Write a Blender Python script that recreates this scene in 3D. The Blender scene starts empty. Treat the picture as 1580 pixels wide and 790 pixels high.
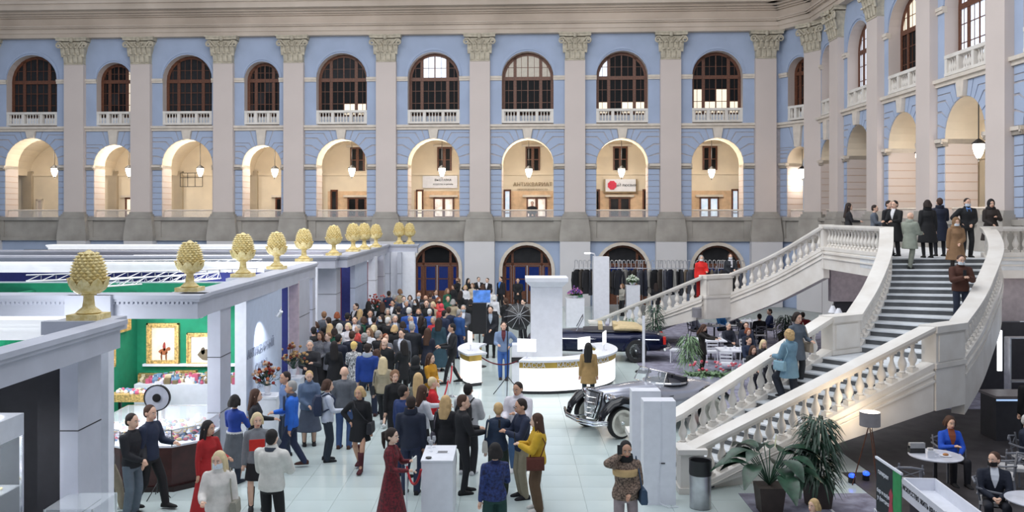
import bpy, math, random, colorsys
from mathutils import Matrix, Vector
random.seed(7)
S = bpy.context.scene
COL = S.collection
PI = math.pi
# ---------------------------------------------------------------- camera
F, CX, HY, HC = 1350.0, 790.0, 330.0, 5.5      # focal length in pixels, principal column, horizon row, eye height
cam = bpy.data.objects.new('camera', bpy.data.cameras.new('camera'))
COL.objects.link(cam); S.camera = cam
cam.location = (0, 0, HC); cam.rotation_euler = (PI/2, 0, 0)
cam.data.sensor_width = 36; cam.data.lens = F/1580*36
cam.data.shift_y = -(395-HY)/1580
cam.data.clip_end = 300
# ---------------------------------------------------------------- world, lights, exposure
W = bpy.data.worlds.new('hall_sky'); S.world = W; W.use_nodes = True
W.node_tree.nodes['Background'].inputs[0].default_value = (0.70, 0.76, 0.88, 1)
W.node_tree.nodes['Background'].inputs[1].default_value = 0.44
S.view_settings.view_transform = 'Standard'; S.view_settings.look = 'None'
S.view_settings.exposure = 0.02; S.view_settings.gamma = 1
def area(name, loc, size, sizey, power, col, rot=(0, 0, 0)):
    d = bpy.data.lights.new(name, 'AREA'); d.shape = 'RECTANGLE'; d.size = size; d.size_y = sizey
    d.energy = power; d.color = col
    o = bpy.data.objects.new(name, d); o.location = loc; o.rotation_euler = rot; COL.objects.link(o); return o
def point(name, loc, power, col, r=0.12, spot=None, to=None):
    d = bpy.data.lights.new(name, 'SPOT' if spot else 'POINT'); d.energy = power; d.color = col; d.shadow_soft_size = r
    o = bpy.data.objects.new(name, d); o.location = loc
    if spot:
        d.spot_size = spot; d.spot_blend = 0.7
        o.rotation_euler = (Vector(to)-Vector(loc)).to_track_quat('-Z', 'Y').to_euler()
    COL.objects.link(o); return o
area('roof_light_hall', (-4, 27, 21), 26, 22, 4000, (0.94, 0.97, 1.0))
area('roof_light_far', (-8, 40, 21), 40, 8, 900, (0.88, 0.94, 1.0))
area('roof_light_front', (2, 8, 21), 30, 10, 1900, (0.92, 0.95, 1.0), (math.radians(18), 0, 0))
area('roof_light_wall', (-8, 24, 19), 34, 5, 2400, (1.0, 0.94, 0.88), (math.radians(62), 0, 0))
# ---------------------------------------------------------------- materials
MC = {}
def mat(name, col, rough=0.6, metal=0.0, var=0.06, scale=6.0, bump=0.0, emit=None, es=0.0, alpha=None, trans=0.0, col2=None, bscale=None, spec=None):
    if name in MC: return MC[name]
    m = bpy.data.materials.new(name); m.use_nodes = True
    nt = m.node_tree; N = nt.nodes; L = nt.links; b = N['Principled BSDF']
    if len(col) == 3: col = (*col, 1)
    b.inputs['Roughness'].default_value = rough; b.inputs['Metallic'].default_value = metal
    if spec is not None: b.inputs['Specular IOR Level'].default_value = spec
    tc = N.new('ShaderNodeTexCoord'); nz = N.new('ShaderNodeTexNoise')
    nz.inputs['Scale'].default_value = scale; nz.inputs['Detail'].default_value = 4
    L.new(tc.outputs['Object'], nz.inputs['Vector'])
    mx = N.new('ShaderNodeMix'); mx.data_type = 'RGBA'
    c2 = (*col2, 1) if col2 else tuple(max(0, c*(1-2.2*var)) for c in col[:3])+(1,)
    c1 = col if col2 else tuple(min(1, c*(1+var)) for c in col[:3])+(1,)
    mx.inputs['A'].default_value = c1; mx.inputs['B'].default_value = c2
    rm = N.new('ShaderNodeMapRange'); rm.inputs[1].default_value = 0.35; rm.inputs[2].default_value = 0.65
    L.new(nz.outputs['Fac'], rm.inputs[0]); L.new(rm.outputs[0], mx.inputs['Factor'])
    L.new(mx.outputs['Result'], b.inputs['Base Color'])
    if bump:
        bp = N.new('ShaderNodeBump'); bp.inputs['Strength'].default_value = bump; bp.inputs['Distance'].default_value = 0.02
        n2 = N.new('ShaderNodeTexNoise'); n2.inputs['Scale'].default_value = bscale or scale*4
        L.new(tc.outputs['Object'], n2.inputs['Vector']); L.new(n2.outputs['Fac'], bp.inputs['Height'])
        L.new(bp.outputs['Normal'], b.inputs['Normal'])
    if emit:
        b.inputs['Emission Color'].default_value = (*emit, 1); b.inputs['Emission Strength'].default_value = es
    if trans:
        b.inputs['Transmission Weight'].default_value = trans; b.inputs['IOR'].default_value = 1.05
    if alpha is not None: b.inputs['Alpha'].default_value = alpha
    MC[name] = m; return m
def srgb(r, g, b):
    f = lambda c: (c/255/12.92) if c/255 <= 0.04045 else ((c/255+0.055)/1.055)**2.4
    return (f(r), f(g), f(b))
def cl(hexs, rough=0.8, **k):          # cloth or paint by hex colour
    h = hexs.lstrip('#'); c = srgb(int(h[0:2], 16), int(h[2:4], 16), int(h[4:6], 16))
    return mat('fabric_'+hexs, c, rough, var=k.pop('var', 0.05), scale=k.pop('scale', 9), **k)
M_blue = mat('blue_plaster', srgb(168, 182, 207), 0.9, var=0.03, scale=0.8, bump=0.1)
M_joint = mat('joint_mortar', srgb(184, 180, 184), 0.9)
M_pil = mat('pilaster_plaster', srgb(210, 198, 192), 0.85, var=0.02, scale=0.4, bump=0.05)
M_trim = mat('cream_trim', srgb(216, 206, 194), 0.8, var=0.04, scale=3)
M_cap = mat('carved_capital', srgb(196, 187, 168), 0.8, var=0.1, scale=5)
M_stone = mat('grey_limestone', srgb(172, 167, 160), 0.85, var=0.12, scale=0.8, bump=0.2, col2=srgb(146, 141, 134))
M_ped = mat('white_plinth', srgb(212, 210, 212), 0.8, var=0.02, scale=0.5)
M_ent = mat('entablature_stone', srgb(212, 198, 184), 0.85, var=0.08, scale=0.3, bump=0.2, col2=srgb(186, 172, 158))
M_cream = mat('cream_gallery_plaster', srgb(232, 219, 198), 0.85, var=0.03, scale=1)
M_wood = mat('brown_window_wood', srgb(104, 62, 42), 0.45, var=0.15, scale=12)
M_glass = mat('dark_window_glass', (0.012, 0.013, 0.015), 0.45, var=0.3, scale=0.6, spec=0.08)
M_glassg = mat('grey_window_glass', (0.035, 0.036, 0.04), 0.45, var=0.4, scale=0.7, col2=(0.012, 0.012, 0.014), spec=0.1)
M_lit = mat('lit_window_glass', (0.8, 0.75, 0.62), 0.2, emit=(1.0, 0.86, 0.66), es=0.75)
M_sky = mat('daylit_window_glass', (0.7, 0.75, 0.85), 0.2, emit=(0.80, 0.88, 1.0), es=0.7)
M_dblue = mat('blue_door_glass', (0.006, 0.02, 0.12), 0.15, emit=(0.0, 0.05, 0.5), es=0.05)
M_dark = mat('black_metal', (0.012, 0.012, 0.014), 0.4)
M_iron = mat('dark_grey_metal', (0.05, 0.05, 0.055), 0.4, 0.6)
M_marb = mat('stair_marble', srgb(230, 226, 220), 0.55, var=0.05, scale=1.5, bump=0.06, col2=srgb(216, 210, 202))
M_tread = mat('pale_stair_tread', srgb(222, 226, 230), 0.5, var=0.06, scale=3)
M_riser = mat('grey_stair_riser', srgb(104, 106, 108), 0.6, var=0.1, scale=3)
M_white = mat('white_laminate', srgb(226, 228, 236), 0.45, var=0.02)
M_booth = mat('pale_grey_booth_panel', srgb(186, 189, 202), 0.5, var=0.03, scale=2)
M_boothd = mat('shadow_grey_booth_panel', srgb(120, 124, 140), 0.5, var=0.04, scale=2)
M_gold = mat('aged_gold', srgb(238, 222, 168), 0.5, 0.0, var=0.12, scale=14, col2=srgb(214, 190, 122))
M_lamp = mat('lamp_glass', (1, 0.95, 0.85), 0.3, emit=(1.0, 0.93, 0.8), es=9)
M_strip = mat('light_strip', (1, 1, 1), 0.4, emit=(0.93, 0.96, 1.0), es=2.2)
M_chrome = mat('polished_chrome', (0.75, 0.76, 0.78), 0.12, 1.0, var=0.02)
M_leaf = mat('dark_green_leaf', srgb(44, 74, 56), 0.35, var=0.2, scale=8)
M_leaf2 = mat('light_green_leaf', srgb(120, 150, 112), 0.45, var=0.2, scale=8)
M_clear = mat('clear_glass', (0.9, 0.95, 1.0), 0.03, alpha=0.16, var=0.0)
# ---------------------------------------------------------------- mesh builder
I4 = Matrix.Identity(4)
def TR(x=0, y=0, z=0, rz=0, rx=0, ry=0, s=1):
    m = Matrix.Translation((x, y, z)) @ Matrix.Rotation(rz, 4, 'Z') @ Matrix.Rotation(ry, 4, 'Y') @ Matrix.Rotation(rx, 4, 'X')
    return m @ Matrix.Scale(s, 4) if s != 1 else m
SCR = bpy.data.scenes.new('scratch')          # helper scene for evaluating modifiers and text, removed at the end
def evaluate(o):
    SCR.collection.objects.link(o); vl = SCR.view_layers[0]; vl.update()
    r = bpy.data.meshes.new_from_object(o.evaluated_get(vl.depsgraph)); bpy.data.objects.remove(o); return r
class MB:
    def __init__(s, T=I4): s.v = []; s.f = []; s.m = []; s.T = T; s.k = 0
    def add(s, vs, fs, T=None):
        n = len(s.v); M = s.T @ T if T is not None else s.T
        s.v += [tuple(M @ Vector(p)) for p in vs]
        s.f += [tuple(i+n for i in f) for f in fs]; s.m += [s.k]*len(fs); return s
    def box(s, x0, x1, y0, y1, z0, z1, T=None):
        return s.add([(x0,y0,z0),(x1,y0,z0),(x1,y1,z0),(x0,y1,z0),(x0,y0,z1),(x1,y0,z1),(x1,y1,z1),(x0,y1,z1)],
            [(3,2,1,0),(4,5,6,7),(0,1,5,4),(1,2,6,5),(2,3,7,6),(3,0,4,7)], T)
    def cb(s, x, y, z, sx, sy, sz, T=None):       # box centred in x, y standing on z
        return s.box(x-sx/2, x+sx/2, y-sy/2, y+sy/2, z, z+sz, T)
    def rings(s, R, closed=True, caps=True, T=None):
        n = len(R[0]); vs = [p for r in R for p in r]; fs = []
        for i in range(len(R)-1):
            for j in range(n if closed else n-1):
                a = i*n+j; b = i*n+(j+1) % n
                fs.append((a, b, b+n, a+n))
        if caps and closed:
            fs.append(tuple(range(n-1, -1, -1))); fs.append(tuple((len(R)-1)*n+j for j in range(n)))
        return s.add(vs, fs, T)
    def lathe(s, prof, n=12, x=0, y=0, z=0, sx=1, sy=1, T=None, a0=0):
        R = [[(x+r*sx*math.cos(a0+2*PI*j/n), y+r*sy*math.sin(a0+2*PI*j/n), z+h) for j in range(n)] for r, h in prof]
        return s.rings(R, T=T)
    def tube(s, pts, r, n=8, T=None, caps=True):
        pts = [Vector(p) for p in pts]; R = []
        rr = r if isinstance(r, (list, tuple)) else [r]*len(pts)
        up = None
        for i, p in enumerate(pts):
            d = (pts[min(i+1, len(pts)-1)]-pts[max(i-1, 0)])
            d = d.normalized() if d.length > 1e-9 else Vector((0, 0, 1))
            if up is None: up = Vector((0, 0, 1)) if abs(d.z) < 0.9 else Vector((1, 0, 0))
            a = d.cross(up).normalized(); b = a.cross(d).normalized(); up = b
            R.append([tuple(p+(a*math.cos(2*PI*j/n)+b*math.sin(2*PI*j/n))*rr[i]) for j in range(n)])
        return s.rings(R, T=T, caps=caps)
    def ell(s, c, r, n=10, k=7, T=None):
        prof = [(math.sin(PI*i/k), -math.cos(PI*i/k)) for i in range(k+1)]
        prof[0] = (0.02, -1); prof[-1] = (0.02, 1)
        R = [[(c[0]+r[0]*q*math.cos(2*PI*j/n), c[1]+r[1]*q*math.sin(2*PI*j/n), c[2]+r[2]*h) for j in range(n)] for q, h in prof]
        return s.rings(R, T=T)
    def prism(s, poly, h0, h1, ax='z', T=None):   # 2D polygon extruded along ax
        f = {'z': lambda p, h: (p[0], p[1], h), 'y': lambda p, h: (p[0], h, p[1]), 'x': lambda p, h: (h, p[0], p[1])}[ax]
        return s.rings([[f(p, h0) for p in poly], [f(p, h1) for p in poly]], T=T)
    def leaf(s, base, d, L, w, droop=0.5, T=None, n=4):
        d = Vector(d).normalized(); side = d.cross(Vector((0, 0, 1)))
        side = side.normalized() if side.length > 1e-3 else Vector((1, 0, 0))
        b = Vector(base); vs = []
        for i in range(n+1):
            t = i/n; c = b+d*L*t+Vector((0, 0, -droop*L*t*t)); ww = w*math.sin(PI*min(0.97, 0.08+t*0.92))*0.5
            vs += [tuple(c-side*ww+Vector((0, 0, ww*0.35))), tuple(c), tuple(c+side*ww+Vector((0, 0, ww*0.35)))]
        fs = []
        for i in range(n):
            a = 3*i; fs += [(a, a+1, a+4, a+3), (a+1, a+2, a+5, a+4)]
        return s.add(vs, fs, T)
    def build(s, name, mats=None, parent=None, smooth=False, label=None, kind=None, recenter=True, **props):
        me = bpy.data.meshes.new(name)
        v = s.v; off = (0, 0, 0)
        if recenter and v:
            xs, ys, zs = zip(*v); off = ((min(xs)+max(xs))/2, (min(ys)+max(ys))/2, min(zs))
            v = [(a-off[0], b-off[1], c-off[2]) for a, b, c in v]
        me.from_pydata(v, [], s.f)
        if mats is not None:
            for m in (mats if isinstance(mats, (list, tuple)) else [mats]): me.materials.append(m)
            if isinstance(mats, (list, tuple)): me.polygons.foreach_set('material_index', s.m)
        if smooth:
            me.polygons.foreach_set('use_smooth', [True]*len(me.polygons))
            if smooth != 'full':
                try: me.set_sharp_from_angle(angle=math.radians(42))
                except Exception: pass
        o = bpy.data.objects.new(name, me); o.location = off; COL.objects.link(o)
        if parent: o.parent = parent
        if label: o['label'] = label
        if kind: o['kind'] = kind
        for k, q in props.items(): o[k] = q
        return o
def inst(src, loc, rz=0, parent=None, scale=None, rot=None):
    o = src.copy(); COL.objects.link(o); o.location = loc
    o.rotation_euler = rot if rot else (0, 0, rz)
    o.parent = parent
    if scale: o.scale = scale
    return o
def thing(name, label, cat, loc=(0, 0, 0), rz=0, group=None):
    o = bpy.data.objects.new(name, None); o.empty_display_size = 0.1; COL.objects.link(o)
    o.location = loc; o.rotation_euler = (0, 0, rz); o['label'] = label; o['category'] = cat
    if group: o['group'] = group
    return o
def tag(o, label, cat, group=None, kind=None):
    o['label'] = label; o['category'] = cat
    if group: o['group'] = group
    if kind: o['kind'] = kind
    return o
def copytree(r, loc, rz=None, label=None, parent=None):
    c = r.copy(); COL.objects.link(c); c.parent = parent
    if loc is not None: c.location = loc
    if rz is not None: c.rotation_euler = (0, 0, rz)
    if label: c['label'] = label
    for ch in list(r.children):
        copytree(ch, None, None, None, c)
    return c
def text_mesh(txt, size, depth, T, name, m, parent, align='CENTER', label=None, shear=0):
    cu = bpy.data.curves.new('t', 'FONT'); cu.body = txt; cu.size = size; cu.extrude = depth; cu.align_x = align; cu.align_y = 'CENTER'; cu.resolution_u = 2; cu.shear = shear
    o = bpy.data.objects.new('t', cu)
    me = evaluate(o)
    me.transform(T); me.materials.clear(); me.materials.append(m); me.name = name
    r = bpy.data.objects.new(name, me); COL.objects.link(r)
    if parent: r.parent = parent
    if label: r['label'] = label
    return r
def P(px, py, Y): return Vector(((px-CX)*Y/F, Y, HC-(py-HY)*Y/F))
def G(px, py): return P(px, py, F*HC/(py-HY))
def Pz(px, py, z): return P(px, py, F*(HC-z)/(py-HY))

# ================================================================ the building
# wall frames: u runs along the wall, w runs into it, v is up
def frame(p0, p1):
    d = Vector((p1[0]-p0[0], p1[1]-p0[1], 0)); L = d.length; d.normalize(); n = Vector((-d.y, d.x, 0))
    return Matrix(((d.x, n.x, 0, p0[0]), (d.y, n.y, 0, p0[1]), (0, 0, 1, 0), (0, 0, 0, 1))), L
ZB, ZT, ZL = 5.3, 16.35, 10.6
def arc(u, vs, r, n=14): return [(u+r*math.cos(PI-PI*i/n), vs+r*math.sin(PI-PI*i/n)) for i in range(n+1)]
def arch_face(mb, ua, ub, va, vb, u, r, vbot, vs, w0, w1, n=14):
    """wall face with an arched opening plus the reveal between depths w0 and w1"""
    def q(a, b, c, d): mb.add([(p[0], w0, p[1]) for p in (a, b, c, d)], [(0, 1, 2, 3)])
    q((ua, va), (u-r, va), (u-r, vs), (ua, vs)); q((u+r, va), (ub, va), (ub, vs), (u+r, vs))
    if vbot > va: q((u-r, va), (u+r, va), (u+r, vbot), (u-r, vbot))
    A = arc(u, vs, r, n)
    q((ua, vs), (u-r, vs), (u-r, vb), (ua, vb)); q((u+r, vs), (ub, vs), (ub, vb), (u+r, vb))
    for i in range(n): q(A[i], A[i+1], (A[i+1][0], vb), (A[i][0], vb))
def reveal(mb, u, r, vbot, vs, w0, w1, n=14, sill=True):
    B = [(u-r, vbot)]+arc(u, vs, r, n)+[(u+r, vbot)]
    for i in range(len(B)-1):
        a, b = B[i], B[i+1]
        mb.add([(a[0], w0, a[1]), (b[0], w0, b[1]), (b[0], w1, b[1]), (a[0], w1, a[1])], [(0, 3, 2, 1)])
    if sill: mb.add([(u-r, w0, vbot), (u+r, w0, vbot), (u+r, w1, vbot), (u-r, w1, vbot)], [(0, 1, 2, 3)])
def arch_ring(mb, u, vs, r0, r1, w0, w1, n=14, legs=0):
    A = arc(u, vs, r0, n); B = arc(u, vs, r1, n)
    if legs: A = [(u-r0, vs-legs)]+A+[(u+r0, vs-legs)]; B = [(u-r1, vs-legs)]+B+[(u+r1, vs-legs)]
    for i in range(len(A)-1):
        mb.prism([A[i], B[i], B[i+1], A[i+1]], w0, w1, 'y')

def capital(T, wall):
    """pilaster capital: bell, leaves, volutes and abacus"""
    mb = MB(T); h = 1.62; z0 = 14.68
    mb.lathe([(0.60, z0), (0.64, z0+0.05), (0.60, z0+0.1)], 4, a0=PI/4, sx=1.35, sy=0.5, y=-0.16)
    mb.rings([[(-x, -d, z), (x, -d, z), (x, 0.02, z), (-x, 0.02, z)] for x, d, z in ((0.58, 0.36, z0), (0.6, 0.38, z0+0.6), (0.74, 0.46, z0+1.15), (0.86, 0.52, z0+1.36))])
    for row, (zz, xs, hh, d) in enumerate(((z0+0.08, (-0.45, -0.15, 0.15, 0.45), 0.55, 0.40), (z0+0.45, (-0.6, -0.3, 0, 0.3, 0.6), 0.6, 0.44))):
        for x in xs:
            for k, (dy, zt, ww) in enumerate(((0, 0, 0.12), (0.03, hh*0.5, 0.14), (0.10, hh*0.85, 0.13), (0.2, hh, 0.1), (0.24, hh*0.86, 0.05))):
                pass
            prof = [(0, 0, 0.12), (0.04, hh*0.5, 0.14), (0.1, hh*0.85, 0.13), (0.2, hh, 0.10), (0.25, hh*0.84, 0.05)]
            mb.rings([[(x-ww, -d-dy, zz+zt), (x, -d-dy-0.05, zz+zt+0.02), (x+ww, -d-dy, zz+zt), (x+ww*0.6, -d-dy+0.09, zz+zt), (x-ww*0.6, -d-dy+0.09, zz+zt)] for dy, zt, ww in prof])
    for sgn in (-1, 1):      # volutes
        pts = [(sgn*(0.25+0.42*t), -0.52-0.10*t, z0+0.85+0.48*t) for t in (0, 0.35, 0.7, 1)]
        cx, cz = sgn*0.78, z0+1.14
        sp = [(cx+sgn*(0.19-0.011*i)*math.cos(1.9-i*0.62), -0.60, cz+(0.19-0.011*i)*math.sin(1.9-i*0.62)) for i in range(14)]
        mb.tube(pts+sp, 0.055, 5)
        mb.tube([(sgn*0.1, -0.5, z0+1.0), (sgn*0.25, -0.55, z0+1.25), (sgn*0.12, -0.58, z0+1.3)], 0.05, 5)
    mb.prism([(-0.95, -0.68), (-0.4, -0.54), (0.4, -0.54), (0.95, -0.68), (0.9, 0.02), (-0.9, 0.02)], z0+1.42, z0+1.56)
    mb.prism([(-1.0, -0.72), (-0.4, -0.58), (0.4, -0.58), (1.0, -0.72), (0.93, 0.02), (-0.93, 0.02)], z0+1.56, z0+1.64)
    mb.ell((0, -0.62, z0+1.46), (0.13, 0.1, 0.15), 8, 5)
    return mb.build('capital', M_cap, wall, smooth=True)
CAPS = {}
def pilaster(T, wall, key):
    p = MB(T).box(-0.61, 0.61, -0.34, 0.02, 5.62, 14.7).build('pilaster', M_pil, wall)
    if key in CAPS: c = inst(CAPS[key][0], T.translation+CAPS[key][1], parent=wall)
    else:
        c = capital(T, wall); CAPS[key] = (c, c.location-T.translation)
    b = MB(T)
    for hw, d, z0, z1 in ((0.66, 0.40, 5.48, 5.62), (0.74, 0.47, 5.34, 5.48), (0.80, 0.54, 5.22, 5.34)):
        b.box(-hw, hw, -d, 0.02, z0, z1)
    b.rings([[(-x, -d, z), (x, -d, z), (x, 0.02, z), (-x, 0.02, z)] for x, d, z in ((0.92, 0.62, 3.86), (0.92, 0.60, 4.2), (0.80, 0.52, 5.22))])
    b.build('pedestal', M_stone, wall)
    MB(T).box(-0.9, 0.9, -0.6, 0.02, 0, 3.86).build('plinth', M_ped, wall)

WN = [0]
BAL_PROF = [(0.055, 0), (0.055, 0.06), (0.035, 0.09), (0.06, 0.2), (0.062, 0.28), (0.03, 0.45), (0.026, 0.52), (0.05, 0.56), (0.05, 0.62)]
def window(T, u, r, vb, vs, style, arched_transom=True):
    WN[0] += 1; w0 = 0.55
    win = bpy.data.objects.new('window_%d' % WN[0], None); COL.objects.link(win); win['kind'] = 'structure'
    win.location = T @ Vector((u, w0, vb)); 
    inv = Matrix.Translation(-win.location)
    f = MB(inv @ T)
    arch_ring(f, u, vs, r-0.18, r+0.02, w0, w0+0.14, legs=vs-vb)
    f.box(u-r, u+r, w0, w0+0.14, vb, vb+0.1)
    f.build('window_frame', M_wood, win)
    g = MB(inv @ T)
    g.box(u-r+0.1, u+r-0.1, w0-0.02, w0+0.12, vs-0.12, vs+0.10)
    for k in (-0.5, 0.5): g.box(u+k*r-0.095, u+k*r+0.095, w0, w0+0.1, vb+0.08, vs+math.sqrt(r*r*0.75)-0.08)
    g.build('mullion', M_wood, win)
    g = MB(inv @ T)
    g.box(u-0.035, u+0.035, w0+0.02, w0+0.09, vb+0.08, vs+r-0.1)
    for k in (-0.75, 0.75, -0.25, 0.25): g.box(u+k*r-0.012, u+k*r+0.012, w0+0.03, w0+0.08, vb+0.08, vs+math.sqrt(max(0, (r-.1)**2-(k*r)**2)))
    for z in (vb+(vs-vb)*0.35, vb+(vs-vb)*0.68): g.box(u-r+0.1, u+r-0.1, w0+0.03, w0+0.08, z-0.018, z+0.018)
    g.box(u-r*0.85, u+r*0.85, w0+0.03, w0+0.08, vs+r*0.42, vs+r*0.42+0.03)
    g.build('glazing_bar', M_wood, win)
    cols = [-1, -0.5, 0, 0.5, 1]; rows = [vb+0.06, vb+(vs-vb)*0.35, vb+(vs-vb)*0.68, vs]
    for i in range(4):
        a, b = u+cols[i]*r*0.97, u+cols[i+1]*r*0.97
        for j in range(3):
            m = style(i, j); MB(inv @ T).box(a+0.01, b-0.01, w0+0.05, w0+0.06, rows[j]+0.01, rows[j+1]-0.01).build('pane', m, win)
        pts = []
        for k in range(6):
            uu = a+0.01+(b-a-0.02)*k/5; pts.append((uu, vs+math.sqrt(max(0.001, (r*0.97)**2-(uu-u)**2))))
        poly = [(a+0.01, vs+0.01)]+pts+[(b-0.01, vs+0.01)]
        MB(inv @ T).prism(poly, w0+0.05, w0+0.06, 'y').build('pane', style(i, 3), win)
    return win
def blocks(T, wall, ua, ub, u, r, m):
    """rusticated blocks and fanned voussoirs round a gallery arch"""
    g = 0.018; d = -0.035
    n = 8; h = (8.2-5.36)/n
    for (a, b) in ((ua, u-r), (u+r, ub)):
        if b-a < 0.15: continue
        for i in range(n):
            MB(T).box(a+g, b-g, d, 0.03, 5.36+h*i+g, 5.36+h*(i+1)-g).build('rusticated_block', m, wall)
    vs = 8.5; A0 = r+0.02
    ang = [0, 16, 32, 47, 60, 71, 82]
    RO = min(r+0.75, (ub-ua)/2)
    for sgn in (-1, 1):
        edge = ub if sgn > 0 else ua
        for i in range(6):
            a0, a1 = math.radians(ang[i]+0.8), math.radians(ang[i+1]-0.8)
            pin = [(A0*math.cos(a), max(0, A0*math.sin(a))) for a in (a0, (a0+a1)/2, a1)]
            if i < 4:
                lo = RO*math.sin(a0); hi = RO*math.sin(a1)
                E = abs(edge-u)-g
                q0 = (min(E, RO*math.cos(a0)), lo+g); q1 = (min(E, RO*math.cos(a1)), hi-g)
                poly = [pin[0], q0, (E, lo+g), (E, hi-g), q1, pin[2], pin[1]]
                if q0[0] >= E-0.01: poly = [pin[0], (E, lo+g), (E, hi-g), q1, pin[2], pin[1]]
            else:
                top = ZL-vs-g; k0 = top/math.sin(a0); k1 = top/math.sin(a1)
                q0 = (k0*math.cos(a0), top); q1 = (k1*math.cos(a1), top); E = abs(edge-u)-g
                poly = [pin[0], q0, q1, pin[2], pin[1]]
                if i == 4:
                    y4 = RO*math.sin(math.radians(ang[4]))+g
                    poly = [pin[0], (min(E, RO*math.cos(a0)), y4), (E, y4), (E, top), q1, pin[2], pin[1]]
            MB(T).prism([(u+sgn*x, vs+z) for x, z in poly], d, 0.03, 'y').build('voussoir', m, wall)
    MB(T).prism([(u-0.2, vs+A0-0.02), (u+0.2, vs+A0-0.02), (u+0.3, ZL), (u-0.3, ZL)], -0.2, 0.03, 'y').build('keystone', M_trim, wall)
def lantern(loc, label, drop):
    t = thing('hanging_lantern', label, 'lantern', loc, 0, 'glowing gallery lanterns')
    MB().tube([(0, 0, 0.42), (0, 0, drop)], 0.02, 6).build('hanging_rod', M_dark, t)
    MB().lathe([(0.04, 0.46), (0.12, 0.40), (0.25, 0.30), (0.26, 0.27), (0.2, 0.26)], 8).build('lantern_cap', M_dark, t)
    MB().lathe([(0.07, -0.26), (0.15, -0.1), (0.21, 0.12), (0.2, 0.27)], 8).build('lantern_glass', M_lamp, t, smooth=True)
    MB().lathe([(0.01, -0.4), (0.035, -0.33), (0.02, -0.28), (0.08, -0.25)], 6).build('finial', M_dark, t)
    p = point('lantern_light', (loc[0], loc[1], loc[2]-0.45), 75, (1.0, 0.91, 0.78), 0.25)
    return t
def rail_balustrade(T, wall, u, r):
    b = MB(T)
    b.box(u-r, u+r, -0.02, 0.3, 11.68, 11.82); b.box(u-r, u+r, -0.02, 0.3, 10.98, 11.1)
    for x in (-r+0.08, -r*0.36, r*0.36, r-0.08): b.box(u+x-0.09, u+x+0.09, 0.0, 0.28, 11.1, 11.68)
    b.build('window_balustrade', M_marb, wall)
    q = MB(T)
    n = int(r*2/0.19)
    for i in range(n):
        x = -r+0.2+(2*r-0.4)*i/(n-1)
        if min(abs(abs(x)-r*0.36), 9) < 0.13: continue
        q.lathe([(a, h*0.93) for a, h in BAL_PROF], 6, u+x, 0.14, 11.1)
    q.build('baluster_row', M_marb, wall, kind='stuff')
def ent(mb, a, b, prof):
    for d, z0, z1 in prof: mb.box(a, b, -d, 0.5, z0, z1)
ENT = [(0.44, 16.32, 16.58), (0.50, 16.58, 16.86), (0.66, 16.86, 16.94), (0.74, 16.94, 17.02), (0.46, 17.02, 17.5), (0.62, 17.5, 17.58), (0.8, 17.58, 17.68), (1.05, 17.68, 17.8), (1.5, 17.8, 18.15), (1.62, 18.15, 18.3), (0.6, 18.3, 21)]

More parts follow.
